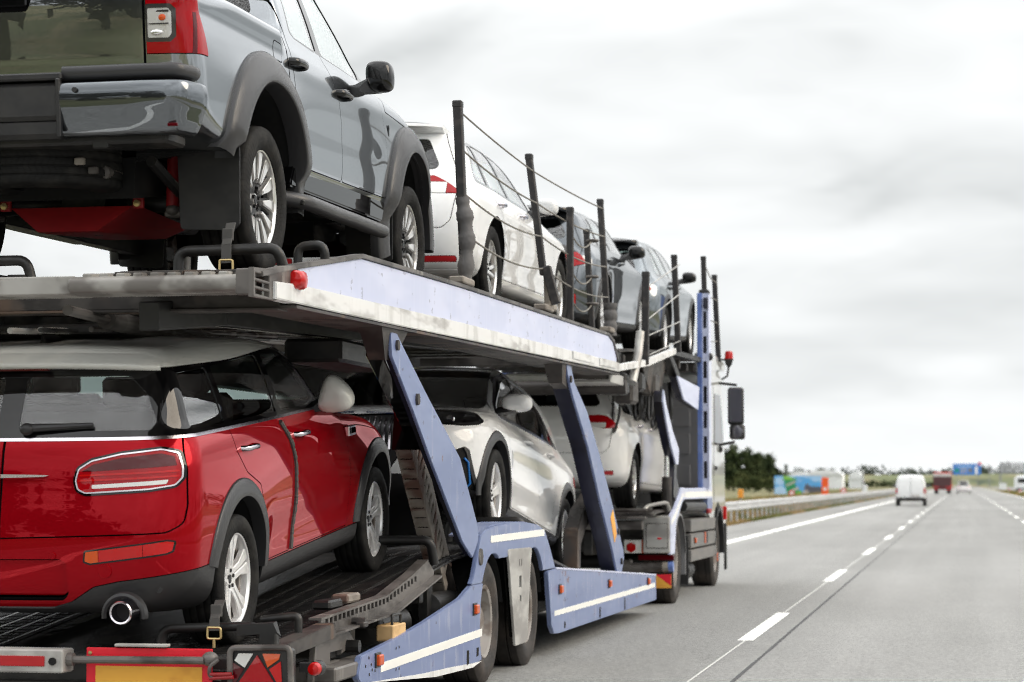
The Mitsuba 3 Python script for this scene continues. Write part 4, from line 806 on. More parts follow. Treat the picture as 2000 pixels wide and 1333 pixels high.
    for y0, y1 in ((21.0, 25.5),):
        pair('deck_side_rail', prism_x([(y0, float(uz(y0)) - .04), (y0, float(uz(y0)) + .02), (23.18, 2.62), (25.44, 2.865), (25.44, 2.80), (23.18, 2.55)], XS - .06, XS, .004), 'dirty_white', key)
    pair('deck_side_rail', prism_x([(25.46, 2.80), (25.46, 2.86), (31.2, 2.98), (31.2, 2.92)], XS - .12, XS - .05, .004), 'black_frame', key)
    zu = deck_z([(21.6, 2.62), (22.85, 2.70), (25.68, 2.84), (27.9, 2.86), (30.4, 3.02), (31.4, 3.05)])
    track(key, 'upper_wheel_track', zu, 22.0, 31.2, XS - .80, XS - .13, 'rusty_steel', 5, .14)
    for y in np.arange(22.3, 31.2, .75): obj('cross_member', bx((XC, y, float(zu(y)) - .10), (2.3, .10, .10), .008), 'rusty_steel', key)
    obj('deck_wedge', hull([(-3.3, 21.3, 2.46), (-3.95, 21.3, 2.46), (-3.3, 22.3, 2.50), (-3.95, 22.3, 2.50), (-3.3, 22.2, 2.66), (-3.95, 22.2, 2.66), (-3.3, 21.4, 2.55), (-3.95, 21.4, 2.55)]), 'black_frame', key)
    obj('linkage_tube', tube([(-3.20, 22.3, 2.34), (-3.17, 22.5, 2.62), (-3.16, 22.6, 2.86)], .045, 12), 'galvanised', key)
    obj('under_deck_frame', hull([(-3.25, 23.4, 2.56), (-3.25, 25.4, 2.80), (-4.3, 25.4, 2.80), (-4.3, 23.4, 2.56), (-3.3, 24.4, 2.30), (-3.3, 25.4, 2.45), (-4.2, 25.4, 2.45)]), 'rusty_steel', key)
    obj('diagonal_brace', beam((-3.24, 25.2, 2.80), (-3.22, 26.1, 2.50), .10, .10), 'black_frame', key)
    rng = np.random.RandomState(7)
    for i in range(9):
        x = -3.28 - .35 * rng.rand(); y = 23.2 + 3.6 * rng.rand(); z = 2.5
        P = bend([(x, y, z), (x + .05, y - .1, z - .25 - .3 * rng.rand()), (x - .1, y + .3, z - .35 - .35 * rng.rand()), (x - .12, y + .5, z - .1)], .2, 6); obj('hydraulic_hose', tube(P, .014 + .010 * rng.rand(), 8), 'hose', key)
    for i, (y, z, s) in enumerate(((22.3, 2.33, .22), (22.9, 2.28, .26), (23.5, 2.40, .2), (24.6, 2.42, .24))): obj('valve_block', bx((-3.35, y, z), (.2, s * 1.6, s), .03), ('black_frame', 'rusty_steel')[i % 2], key)
    obj('rear_cross_tube', tube([(-3.2, 21.9, 2.28), (-5.6, 21.9, 2.28)], .07, 14), 'rusty_steel', key); obj('tool_tray', cat([bx((-3.5, 21.3, 2.30), (.6, .8, .03), .005), bx((-3.21, 21.3, 2.33), (.02, .8, .09), .004)]), 'galvanised', key)
    def post(x, y, z0, tx, z1, w=.06): k = obj('rail_post', beam((x, y, z0), (tx, y, z1), w, w, .008, (0, 1, 0)), 'post_black', key); obj('post_cap', bx((tx, y, z1 + .006), (w + .006, w + .006, .05), .008), 'black_plastic', k)
    post(-3.16, 22.95, 2.55, -3.15, 3.47, .072); post(-3.19, 25.96, 2.85, -3.235, 3.941, .066); post(-3.165, 28.45, 3.72, -3.175, 4.167, .062); post(-3.16, 30.06, 2.95, -3.21, 4.079, .066)
    for a, b in (((22.95, 3.35), (25.96, 3.86)), ((22.95, 3.02), (25.96, 3.52)), ((22.95, 2.85), (25.96, 3.20)), ((22.95, 2.65), (25.96, 2.98))): obj('safety_cable', tube([(-3.12, *a), (-3.17, *b)], .0062, 8), 'galvanised', key)
    for a, b in (((28.5, 4.06), (30.0, 3.99)), ((28.5, 3.80), (30.0, 3.76)), ((28.5, 3.50), (30.0, 3.46)), ((28.5, 3.20), (30.0, 3.22))): obj('safety_cable', tube([(-3.15, *a), (-3.17, (a[0] + b[0]) / 2, (a[1] + b[1]) / 2 - .04), (-3.17, *b)], .007, 6), 'cable', key)
    # cab
    cs = rpoly([(28.95, .95), (28.95, 2.72), (29.15, 2.88), (30.3, 2.90), (30.75, 2.72), (31.05, 1.9), (31.12, 1.0), (31.08, .45), (30.75, .40), (30.72, .62), (30.55, .95), (30.18, 1.08), (29.8, .98), (29.66, .75)], .06)
    k = obj('cab', prism_x(cs, 2 * XC + 3.19, -3.19, .03), 'cab_white', key)
    obj('cab_back', bx((XC, 28.93, 1.85), (2.28, .03, 1.55), .02), 'cab_grey', k)
    for zz in (1.45, 1.85, 2.2): obj('back_panel_rib', bx((XC + .85, 28.905, zz), (.34, .03, .26), .02), 'cab_grey', k)
    obj('cab_side_window', prism_x(rpoly([(29.75, 1.85), (29.75, 2.52), (30.45, 2.52), (30.85, 1.9)], .05), -3.192, -3.184), 'black_gloss', k); obj('cab_door_seam', prism_x(LineString([(29.66, 2.6), (29.66, 1.1)]).buffer(.008), -3.19, -3.187), 'shadow_gap', k)
    obj('cab_handle', bx((-3.18, 29.85, 1.55), (.03, .16, .05), .008), 'black_plastic', k); obj('front_wheel_arch', lathe([(-3.19, .57), (-3.165, .58), (-3.165, .52), (-3.4, .52)], 30, c=(0, 30.18, .47), a0=-.1, a1=PI + .1), 'black_plastic', k); obj('front_corner_lamp', bx((-3.17, 30.85, .95), (.05, .1, .18), .01), 'red_bright', k); obj('front_flap', bx((-3.165, 30.85, .50), (.03, .12, .62), .004), 'black_plastic', k)
    obj('roof_deflector', prism_x(rpoly([(28.95, 2.74), (28.8, 3.02), (29.3, 3.05), (30.9, 2.98), (30.9, 2.86), (29.6, 2.80)], .03), -3.34, -3.16, .02), 'cab_white', key)
    k = obj('beacon', lathe([(.05, .058), (.13, .055), (.155, .04), (.16, .001)], 24, 'z', (-3.10, 30.8, 2.98)), 'red_bright', key); obj('beacon_base', cat([lathe([(-.06, .02), (-.02, .045), (.05, .06)], 20, 'z', (-3.10, 30.8, 2.98)), tube([(-3.10, 30.8, 2.95), (-3.12, 30.8, 2.80), (-3.2, 30.8, 2.75)], .014, 8)]), 'black_plastic', k); obj('beacon_arm', bx((-3.14, 30.8, 3.02), (.2, .03, .025), .004), 'black_plastic', k)
    k = obj('door_mirror', bx((-2.965, 30.36, 2.375), (.21, .12, .50), .03), 'black_plastic', key, smooth=40); obj('mirror_glass', bx((-2.965, 30.297, 2.385), (.18, .006, .44), .01), 'dimmed_mirror', k)
    obj('wide_mirror', bx((-2.945, 30.34, 2.03), (.20, .11, .20), .03), 'black_plastic', k, smooth=40); obj('wide_mirror_glass', sphere((-2.945, 30.29, 2.03), (.085, .012, .085)), 'dimmed_mirror', k)
    obj('mirror_arm', cat([beam((-3.32, 30.36, 2.70), (-2.95, 30.36, 2.655), .06, .035), beam((-3.28, 30.36, 1.84), (-2.98, 30.36, 1.90), .05, .035), bx((-3.22, 30.4, 1.80), (.14, .1, .08), .02)]), 'black_plastic', k)
truck()
# ------------------------------------------------------------------ red estate car on the lower rear ramp
def red_car():
    key = thing('red_estate_car', 'red compact estate car with white roof on the lower rear ramp, seen from behind', 'car')
    tw = car_tw(-4.50, 11.12, .535, 5.45); WB = 2.75; R = .33
    sil = [(-.70, .24), (-.84, .30), (-.89, .45), (-.885, .66), (-.84, .85), (-.805, 1.05), (-.76, 1.12), (-.66, 1.30), (-.585, 1.44), (-.56, 1.525), (-.40, 1.535), (.10, 1.555), (.6, 1.56), (1.10, 1.535), (1.40, 1.50), (1.56, 1.42), (1.80, 1.22), (1.98, 1.10), (2.15, 1.075), (2.6, 1.04), (3.0, .98), (3.32, .89), (3.52, .76), (3.58, .60), (3.58, .42), (3.50, .27), (3.3, .22), (2, .22), (.5, .22)]
    prof = [(.2, .83), (.30, .885), (.45, .905), (.62, .915), (.80, .918), (.95, .91), (1.05, .888), (1.10, .868), (1.14, .846), (1.25, .812), (1.40, .755), (1.50, .70), (1.58, .62)]
    b = Body(sil, prof, [(-.9, .97), (-.5, .995), (0, 1), (1.4, .985), (2.7, .985), (3.2, .95), (3.6, .88)], [(-.9, .95), (-.3, .985), (.6, 1.), (1.5, .97), (2.2, .93)], 1.1, .93,
             bowR=.10, bowF=.30, kend=.24, kmid=.07, crown=.05, bulges=[(0, .012, .55, .5, .8), (WB, .02, .5, .5, .85)],
             wfun=lambda Y, Z: -.012 * np.exp(-((Z - .98) / .035) ** 2) * 0 - .010 * np.exp(-((Z - .50) / .10) ** 2) * sst(.4, .6, Y) * (1 - sst(2., 2.3, Y)), h=.018)
    zr = 1.425
    glasshouse = lambda V: np.maximum.reduce([1.098 - V[:, 2] + 0 * V[:, 0], V[:, 2] - zr - .035 * sst(.2, 1.3, V[:, 1]), V[:, 1] - 2.05])
    lower_rear = rear([(-1.5, 0), (-1.5, .30), (.24, .30), (.34, .33), (.46, .405), (.58, .43), (.97, .475), (1.06, .545), (1.4, .60), (1.4, 0)], -.30, .02)
    ops = [('opening', None, circ(0, R + .02, .405), 'pair', 0, 0, 0), ('opening', None, circ(WB, R + .02, .405), 'pair', 0, 0, 0),
           ('lower_cladding', 'cladding', either(lower_rear, either(lambda V: np.maximum(V[:, 2] - .355, .3 - V[:, 1]), lambda V: np.maximum(V[:, 2] - .46, 3.05 - V[:, 1]))), 'mid', .002, .006, .012),
           ('roof', 'roof_paint', lambda V: np.maximum(-(V[:, 2] - zr - .035 * sst(.2, 1.3, V[:, 1])), V[:, 1] - 1.46 - 0 * V[:, 0]), 'mid', .002, .004, .01),
           ('windscreen', 'glass', both(front([(-1, 1.13), (-1, 1.46), (.64, 1.46), (.76, 1.13)], 1.2, .04), lambda V: 1.38 - V[:, 1]), 'mid', 0, -.003, 0),
           ('rear_window', 'privacy_glass', rear([(.055, 1.135), (.055, 1.395), (.56, 1.395), (.66, 1.30), (.735, 1.135)], -.42, .03), 'pair', 0, -.002, 0),
           ('window', 'glass', side([(-.50, 1.125), (-.44, 1.395), (-.02, 1.405), (-.02, 1.125)], .02), 'pair', 0, -.004, 0),
           ('window', 'glass', side([(.05, 1.125), (.05, 1.41), (.84, 1.435), (.86, 1.125)], .02), 'pair', 0, -.004, 0),
           ('window', 'glass', side([(.95, 1.125), (.93, 1.435), (1.38, 1.435), (1.55, 1.34), (1.82, 1.125)], .02), 'pair', 0, -.004, 0),
           ('refine', 0, lambda V: np.maximum(np.abs(V[:, 2] - 1.096) - .02, V[:, 1] - 2.), 2, 0, 0, 0),
           ('belt_trim', 'chrome', lambda V: np.maximum(np.abs(V[:, 2] - 1.096) - .0075, V[:, 1] - 1.9), 'mid', 0, .005, .008),
           ('pillar_trim', 'black_gloss', glasshouse, 'mid', 0, .001, .006)]
    lamp = [(.36, .905), (.375, .965), (.44, 1.005), (.58, 1.035), (.76, 1.052), (.835, 1.03), (.858, .96), (.86, .905), (.83, .865), (.72, .850), (.42, .835), (.375, .855)]
    LP = rpoly(lamp, .03)
    ops += [('refine', 0, lambda V: np.maximum(sdpoly(V[:, 0], V[:, 2], LP.buffer(.02)), V[:, 1] + .2), 2, 0, 0, 0)]
    ops += [('tail_light_frame', 'black_gloss', lambda V: np.maximum.reduce([np.abs(sdpoly(V[:, 0], V[:, 2], LP) + .002) - .005, V[:, 1] + .25]), 'pair', 0, .008, .02),
            ('tail_light_bezel', 'chrome', lambda V: np.maximum.reduce([np.abs(sdpoly(V[:, 0], V[:, 2], LP) + .0105) - .0034, V[:, 1] + .25]), 'pair', 0, .010, .02),
            ('reversing_lens', 'white_lens', lambda V: np.maximum.reduce([sdpoly(V[:, 0], V[:, 2], rpoly([(.45, .866), (.45, .884), (.80, .902), (.79, .882)], .004)), V[:, 1] + .25]), 'pair', 0, .006, .012),
            ('brake_lens', 'red_bright', lambda V: np.maximum.reduce([sdpoly(V[:, 0], V[:, 2], LP.buffer(-.022)), np.abs(np.abs(V[:, 2] - .922 - .03 * (V[:, 0] - .6)) - .012) - .0045, V[:, 1] + .25]), 'pair', 0, .009, .014),
            ('upper_lens', 'dark_red_lens', lambda V: np.maximum.reduce([sdpoly(V[:, 0], V[:, 2], LP.buffer(-.028)), .955 + .05 * (V[:, 0] - .6) - V[:, 2], V[:, 1] + .25]), 'pair', 0, .008, .012),
            ('tail_light_lens', 'red_lens', lambda V: np.maximum.reduce([sdpoly(V[:, 0], V[:, 2], LP), V[:, 1] + .25]), 'pair', 0, .005, .012)]
    fog = rpoly([(.42, .525), (.425, .575), (.80, .618), (.835, .612), (.825, .565), (.80, .555), (.45, .515)], .008)
    ops += [('refine', 0, lambda V: np.maximum(sdpoly(V[:, 0], V[:, 2], fog.buffer(.012)), V[:, 1] + .2), 2, 0, 0, 0)]
    ops += [('bumper_light_frame', 'black_gloss', lambda V: np.maximum.reduce([np.abs(sdpoly(V[:, 0], V[:, 2], fog)) - .004, V[:, 1] + .3]), 'pair', 0, .003, .01),
            ('indicator_lens', 'orange_lens', lambda V: np.maximum.reduce([sdpoly(V[:, 0], V[:, 2], fog), V[:, 0] - .49, V[:, 1] + .3]), 'pair', .001, .002, .01),
            ('fog_lens', 'red_bright', lambda V: np.maximum.reduce([sdpoly(V[:, 0], V[:, 2], fog), V[:, 0] - .70, V[:, 1] + .3]), 'pair', .001, .002, .01),
            ('reflector', 'red_bright', lambda V: np.maximum.reduce([sdpoly(V[:, 0], V[:, 2], fog), V[:, 1] + .3]), 'pair', .001, .002, .01),
            ('plate_recess', 'red_paint', rear([(-.5, .34), (-.5, .535), (.30, .535), (.33, .52), (.33, .37), (.30, .34)], -.5, .02), 'mid', .004, -.03, .0),
            ('boot_door', 'red_paint', lambda V: np.maximum.reduce([sdpoly(V[:, 0], V[:, 2], rpoly([(-.5, .625), (-.5, 1.2), (.80, 1.2), (.83, 1.08), (.865, .95), (.875, .78), (.865, .69), (.80, .655)], .05)), V[:, 1] + .42, .0035 - V[:, 0]]), 'pair', .0035, .002, .01),
            ('door', 'red_paint', side([(-.03, 1.2), (-.01, .98), (.12, .86), (.33, .78), (.40, .62), (.42, .365), (.93, .365), (1.00, .60), (1.01, .84), (.96, .96), (.86, 1.2)], .04), 'pair', .003, .001, .01),
            ('door', 'red_paint', side([(.86, 1.2), (.96, .96), (1.01, .84), (1.00, .60), (.93, .365), (2.12, .365), (2.15, .70), (2.06, .92), (1.9, 1.2)], .03), 'pair', .003, .001, .01),
            ('bonnet', 'red_paint', lambda V: np.maximum.reduce([.955 - .16 * np.clip((V[:, 1] - 2.2), 0, 3) ** 1.6 - V[:, 2], 2.02 - V[:, 1]]), 'mid', .003, 0, .01),
            ('headlight', 'lens_clear', lambda V: np.hypot(V[:, 0] - .62, V[:, 2] - .74) - .13 + 9 * (V[:, 1] < 3), 'pair', .003, .004, .0),
            ('grille', 'black_plastic', front([(-.6, .42), (-.6, .68), (.42, .68), (.36, .42)], 3.2, .06), 'mid', .003, -.01, 0)]
    build_shell(key, b, tw, ops, 'red_paint', None)
    for y in (0, WB):
        for f in (lambda q: q, mirx): obj('wheel_arch_liner', f(arch_liner(b, y, R + .02, .405, .45)), 'shadow_gap', key, tw=tw)
        flare(b, y, R + .02, .40, .492, -.02 if y == 0 else .05, PI * .93 if y == 0 else PI * .99, 'flare_plastic', key, tw)
    put_wheels(key, make_wheel(R, .22, .237, 'five'), [(sx * .80, y, R) for sx in (1, -1) for y in (0, WB)], tw)
    handle(b, key, .17, .985, 'chrome', tw); handle(b, key, 1.14, .985, 'chrome', tw)
    mirror(b, key, 1.62, 1.10, 'roof_paint', 'black_plastic', tw, (.09, .085, .09), .125, .075, [(-.105, -.05), (-.055, .10), (-.015, .125), (.06, .07), (.115, .0), (.112, -.07), (.05, -.108), (-.09, -.108)])
    interior(key, 1.05, .1, .32, .84, tw)
    # fuzzy protective strip on the rear edge of the front door
    yz = [(.82, 1.07), (.94, .965), (1.0, .85), (.995, .6), (.93, .37)]; p = bend(yz, .1, 8); ln = LineString(p); t = np.linspace(0, ln.length, 90)
    q = np.array([ln.interpolate(a).coords[0] for a in t]); x = b.x(q[:, 0], q[:, 1]); rng = np.random.RandomState(4)
    obj('door_edge_guard', tube(np.stack([x + .006, q[:, 0], q[:, 1]], 1), .010 + .006 * rng.rand(90), 7), 'strap_grey', key, tw=tw)
    sc = side; xs = float(b.x(np.array([2.2]), np.array([.93]))[0])
    k = obj('side_scuttle', bx((xs + .004, 2.19, .925), (.02, .15, .062), .012), 'chrome', key, tw=tw); obj('scuttle_insert', bx((xs + .012, 2.20, .925), (.014, .10, .036), .004), 'black_gloss', k, tw=tw)
    # boot door handles, wipers, roof spoiler, aerial, exhausts, sensors
    for s in (1, -1):
        y = float(b.yend(np.array([.1]), np.array([.93]))[0])
        obj('boot_handle', hull([(s * .008, y - .035, .922), (s * .008, y - .035, .940), (s * .24, y - .005, .931), (s * .22, y - .028, .927), (s * .22, y - .028, .936), (s * .008, y + .01, .93)]), 'chrome', key, tw=tw)
        rec = sphere((s * .17, y + .004, .90), (.075, .012, .028)); obj('boot_handle_cup', rec, 'red_paint', key, tw=tw, smooth=60)
        zz = np.linspace(0, 1, 12); X = .10 + .33 * zz; Zz = 1.150 + .015 * zz
        Y = b.yend(X, Zz); P = np.stack([s * X, Y - .022, Zz], 1)
        obj('wiper', cat([tube(P, np.linspace(.022, .010, 12), 8), sphere((s * .11, Y[0] - .03, 1.148), (.035, .03, .03)), tube(P + [0, .012, -.012], .007, 6)]), 'black_plastic', key, tw=tw)
        obj('exhaust_tip', lathe([(-.93, .045), (-.935, .052), (-.928, .056), (-.80, .055), (-.80, .046), (-.93, .045)], 32, 'y', (s * .62, 0, .295)), 'chrome', key, tw=tw)
        obj('exhaust_bore', lathe([(-.86, .0), (-.86, .046), (-.925, .046)], 24, 'y', (s * .62, 0, .295)), 'shadow_gap', key, tw=tw)
        obj('exhaust_surround', lathe([(-.89, .085), (-.902, .096), (-.895, .108), (-.86, .112)], 32, 'y', (s * .62, 0, .275), -1.7, 1.7), 'cladding', key, tw=tw)
        for (x, z) in ((.76, .385), (.27, .555)):
            y = float(b.yend(np.array([x]), np.array([z]))[0]); obj('parking_sensor', lathe([(0, .0005), (0, .016), (.012, .017)], 20, 'y', (s * x, y - .009, z)), 'cladding' if z < .5 else 'red_paint', key, tw=tw)
        y = float(b.yend(np.array([.52]), np.array([.492]))[0]); obj('tow_eye_cover', lathe([(0, .0005), (0, .033), (.006, .034)], 28, 'y', (s * .52, y - .004, .482)), 'red_paint', key, tw=tw)
    X = np.linspace(-.70, .70, 31); zt = 1.452 - .018 * (X / .7) ** 2; yt = b.yend(np.abs(X), zt) 
    sec = []
    for x, z, y in zip(X, zt, yt):
        e = 1 - max(0, abs(x) - .62) / .14
        sec.append([(x, y + .16, z + .075 * e), (x, y + .02, z + .052 * e), (x, y - .075 * e, z + .012), (x, y - .085 * e, z - .006), (x, y - .06 * e, z - .022), (x, y + .02, z - .026), (x, y + .16, z - .0)])
    sec = np.array(sec); n, k = sec.shape[:2]; i, j = np.meshgrid(np.arange(n - 1), np.arange(k), indexing='ij')
    f = np.stack([i * k + j, i * k + (j + 1) % k, (i + 1) * k + (j + 1) % k, (i + 1) * k + j], -1).reshape(-1, 4)
    obj('roof_spoiler', tm(sec.reshape(-1, 3), np.vstack([f[:, [0, 1, 2]], f[:, [0, 2, 3]]])), 'roof_paint', key, tw=tw, smooth=50)
    obj('high_brake_light', bx((0, float(yt[15]) - .045, 1.428), (.34, .03, .014), .004), 'dark_red_lens', key, tw=tw)
    obj('roof_aerial', hull([(-.02, -.28, 1.535), (.02, -.28, 1.535), (-.03, -.02, 1.54), (.03, -.02, 1.54), (0, -.24, 1.612), (0, -.30, 1.60), (0, -.16, 1.58)]), 'black_gloss', key, tw=tw)
red_car()
# ------------------------------------------------------------------ grey pickup at the rear of the upper deck
def loft(rows, closed=True, caps=True):
    P = np.array(rows, float); n, k = P.shape[:2]; i, j = np.meshgrid(np.arange(n - 1), np.arange(k if closed else k - 1), indexing='ij')
    q = np.stack([i * k + j, i * k + (j + 1) % k, (i + 1) * k + (j + 1) % k, (i + 1) * k + j], -1).reshape(-1, 4); f = [q[:, [0, 1, 2]], q[:, [0, 2, 3]]]
    if caps and closed:
        t = np.arange(1, k - 1); f += [np.stack([0 * t, t + 1, t], 1), np.stack([0 * t, t, t + 1], 1) + (n - 1) * k]
    return tm(P.reshape(-1, 3), np.vstack(f))
def sweep(path, sec):   # path in the xy plane, outside on its right; section (outwards, z)
    p = np.array(path, float); t = np.gradient(p, axis=0); t /= np.linalg.norm(t, axis=1, keepdims=True); o = np.stack([t[:, 1], -t[:, 0]], 1)
    return loft([[(a[0] + b[0] * s, a[1] + b[1] * s, z) for s, z in sec] for a, b in zip(p, o)])
def pickup():
    key = thing('grey_pickup_truck', 'dark grey double cab pickup with black arch trims, rearmost on the upper deck', 'pickup truck')
    tw = car_tw(-4.47, 11.334, 2.436, 1.76); WB = 3.2; R = .385
    sil = [(-1.05, .62), (-1.11, .80), (-1.13, 1.0), (-1.152, 1.2), (-1.16, 1.30), (-1.15, 1.36), (-1.15, 1.375), (-1.0, 1.375), (-.4, 1.372), (.2, 1.37), (.43, 1.37), (.47, 1.38), (.50, 1.45), (.58, 1.72), (.66, 1.86), (.80, 1.92), (1.1, 1.945), (1.5, 1.925), (1.6, 1.87), (1.9, 1.63), (2.22, 1.37), (2.40, 1.315), (3.0, 1.28), (3.5, 1.23), (3.85, 1.15), (4.02, 1.02), (4.07, .80), (4.05, .60), (3.9, .50), (3.2, .50), (2, .50), (.5, .52), (-.6, .58)]
    prof = [(.45, .84), (.55, .905), (.63, .936), (.75, .940), (.90, .937), (1.02, .932), (1.10, .926), (1.17, .917), (1.23, .906), (1.30, .882), (1.36, .862), (1.50, .815), (1.70, .735), (1.85, .67), (1.96, .58)]
    b = Body(sil, prof, [(-1.2, .975), (-.6, .995), (0, 1), (2.5, .99), (3.4, .965), (4.1, .86)], [(-1.2, .985), (.4, 1.), (.8, .995), (1.6, .985), (2.4, .95), (2.8, .95), (4, .84)], 1.32, .94, bowR=.055, bowF=.36, kend=.12, kmid=.05, crown=.035,
             bulges=[(0, .02, .6, .6, 1.0), (WB, .02, .6, .6, 1.0)],
             wfun=lambda Y, Z: (1 - sst(.30, .42, Y)) * sst(1.18, 1.36, Z) * .045 - .006 * np.exp(-((Z - .84 - .02 * Y) / .10) ** 2) * sst(.4, .8, Y) * (1 - sst(2.2, 2.6, Y)) + .005 * np.exp(-((Z - 1.17) / .06) ** 2) * sst(.3, .8, Y), h=.02)
    tg = rpoly([(-.7, .90), (-.7, 1.5), (.672, 1.5), (.672, .925), (.64, .895)], .012)
    lampf = lambda V: np.maximum.reduce([.682 - V[:, 0], V[:, 1] + 1.02 - .10 * sst(1.3, .98, V[:, 2]), .985 - V[:, 2] + .10 * np.maximum(V[:, 0] - .86, 0) - 0 * V[:, 1], V[:, 2] - 1.345])
    RW = lambda V: np.maximum(sdpoly(V[:, 0], V[:, 2], rpoly([(.69, 1.06), (.69, 1.20), (.79, 1.20), (.805, 1.18), (.805, 1.08), (.79, 1.06)], .008)), V[:, 1] + .9)
    RF = lambda V: np.maximum(sdpoly(V[:, 0], V[:, 2], rpoly([(.683, 1.04), (.683, 1.22), (.80, 1.22), (.825, 1.195), (.825, 1.065), (.80, 1.04)], .008)), V[:, 1] + .9)
    ops = [('opening', None, circ(0, .42, .57, .45), 'pair', 0, 0, 0), ('opening', None, circ(WB, .42, .56, .45), 'pair', 0, 0, 0),
           ('refine', 0, lambda V: lampf(V) - .03, 2, 0, 0, 0),
           ('reversing_lens', 'white_lens', RW, 'pair', 0, .004, .02), ('lens_frame', 'smoke_lens', RF, 'pair', 0, .007, .02),
           ('lamp_ridge', 'dark_red_lens', both(lampf, lambda V: np.abs(V[:, 1] + 1.045 + 0 * V[:, 0]) - .010 + 9 * (V[:, 0] < .8) + 9 * (V[:, 2] > 1.19)), 'pair', 0, .012, .02),
           ('tail_light_lens', 'red_lens', both(lampf, lambda V: V[:, 1] + 1.04), 'pair', .002, .010, .02), ('side_lens', 'red_lens', lampf, 'pair', .002, .004, .02),
           ('handle_recess', 'black_plastic', rear([(-.13, 1.205), (-.13, 1.30), (.13, 1.30), (.095, 1.205)], -.9, .01), 'mid', .003, -.02, 0),
           ('tailgate', 'grey_paint', lambda V: np.maximum.reduce([sdpoly(V[:, 0], V[:, 2], tg), V[:, 1] + .95, V[:, 2] - 1.368]), 'mid', .005, .008, .02),
           ('bed_cover', 'black_plastic', lambda V: np.maximum.reduce([1.345 - V[:, 2], V[:, 1] - .42, V[:, 0] - .83]), 'mid', 0, -.01, 0),
           ('bed_rail', 'black_plastic', lambda V: np.maximum.reduce([1.352 - V[:, 2], V[:, 1] - .42]), 'pair', 0, .006, .02),
           ('windscreen', 'glass', both(front([(-1, 1.36), (-1, 1.84), (.66, 1.84), (.83, 1.36)], 1.2, .05), lambda V: 1.62 - .0 * V[:, 2] - V[:, 1]), 'mid', 0, -.003, 0),
           ('rear_window', 'glass', rear([(-1, 1.43), (-1, 1.82), (.56, 1.82), (.70, 1.43)], .7, .05), 'mid', 0, -.003, 0),
           ('window', 'glass', side([(.66, 1.375), (.82, 1.80), (1.20, 1.83), (1.15, 1.335), (.72, 1.35)], .03), 'pair', 0, -.004, 0),
           ('window', 'glass', side([(1.25, 1.33), (1.29, 1.83), (1.50, 1.82), (1.62, 1.76), (2.12, 1.355), (2.08, 1.305)], .03), 'pair', 0, -.004, 0),
           ('pillar_trim', 'black_gloss', side([(1.10, 1.325), (1.16, 1.86), (1.52, 1.85), (1.66, 1.785), (2.22, 1.345), (2.16, 1.295)], .02), 'pair', 0, .001, .008),
           ('window_trim', 'black_gloss', side([(.63, 1.365), (.80, 1.825), (1.16, 1.86), (1.10, 1.32), (.70, 1.34)], .02), 'pair', 0, .001, .008),
           ('cab_gap', None, lambda V: np.maximum.reduce([np.abs(V[:, 1] - .42 - .04 * np.clip(V[:, 2] - .9, -1, 1)) - .010, .5 - V[:, 0], V[:, 2] - 1.37]), 'pair', 0, 0, 0),
           ('door', 'grey_paint', side([(.60, 2.), (.50, 1.30), (.52, 1.0), (.60, .62), (1.44, .62), (1.47, .9), (1.42, 1.1), (1.18, 1.34), (1.3, 2.)], .03), 'pair', .003, .001, .01),
           ('door', 'grey_paint', side([(1.18, 1.34), (1.42, 1.1), (1.47, .9), (1.44, .62), (2.50, .62), (2.53, .95), (2.45, 1.2), (2.25, 1.36), (1.9, 2.)], .03), 'pair', .003, .001, .01),
           ('bonnet', 'grey_paint', lambda V: np.maximum.reduce([1.17 - .05 * (V[:, 1] - 2.6) - V[:, 2], 2.55 - V[:, 1]]), 'mid', .003, .001, .01),
           ('fuel_flap', 'grey_paint', side([(.16, 1.15), (.16, 1.25), (.31, 1.245), (.31, 1.145)], .02), 'right', .003, .001, .008),
           ('headlight', 'lens_clear', front([(.50, .95), (.52, 1.08), (.95, 1.12), (.95, .98)], 3.3, .02), 'pair', .003, .004, 0),
           ('grille', 'black_plastic', front([(-.6, .70), (-.6, 1.08), (.46, 1.08), (.40, .70)], 3.4, .06), 'mid', .003, -.01, 0)]
    build_shell(key, b, tw, ops, 'grey_paint', None)
    for y, a0, a1 in ((0, -.10, PI * .93), (WB, -.06, PI * 1.08)):
        for f in (lambda q: q, mirx): obj('wheel_arch_liner', f(arch_liner(b, y, .42, .57, .42)), 'shadow_gap', key, tw=tw)
        flare(b, y, .42, .565, .735, a0, a1, 'flare_plastic', key, tw, .055, 44)
    put_wheels(key, make_wheel(R, .265, .262, 'split'), [(sx * .80, y, R) for sx in (1, -1) for y in (0, WB)], tw)
    handle(b, key, .58, 1.18, 'black_gloss', tw, .23, .045); handle(b, key, 1.50, 1.135, 'black_gloss', tw, .23, .045)
    mirror(b, key, 2.02, 1.25, 'black_gloss', 'black_plastic', tw, (.09, .085, .10), .125, .065, [(-.075, -.10), (-.085, .06), (-.06, .10), (.055, .098), (.088, .06), (.092, -.06), (.07, -.10)])
    interior(key, 1.60, .92, .62, .86, tw)
    # rear bumper
    def rnd(pts): return bspline(np.array(pts), 2)
    path = np.vstack([np.linspace((.30, -1.255), (.72, -1.265), 6), bend([(.72, -1.265), (.915, -1.25), (.945, -1.02)], .12, 9)[1:-1], np.linspace((.944, -1.10), (.946, -1.04), 3)])
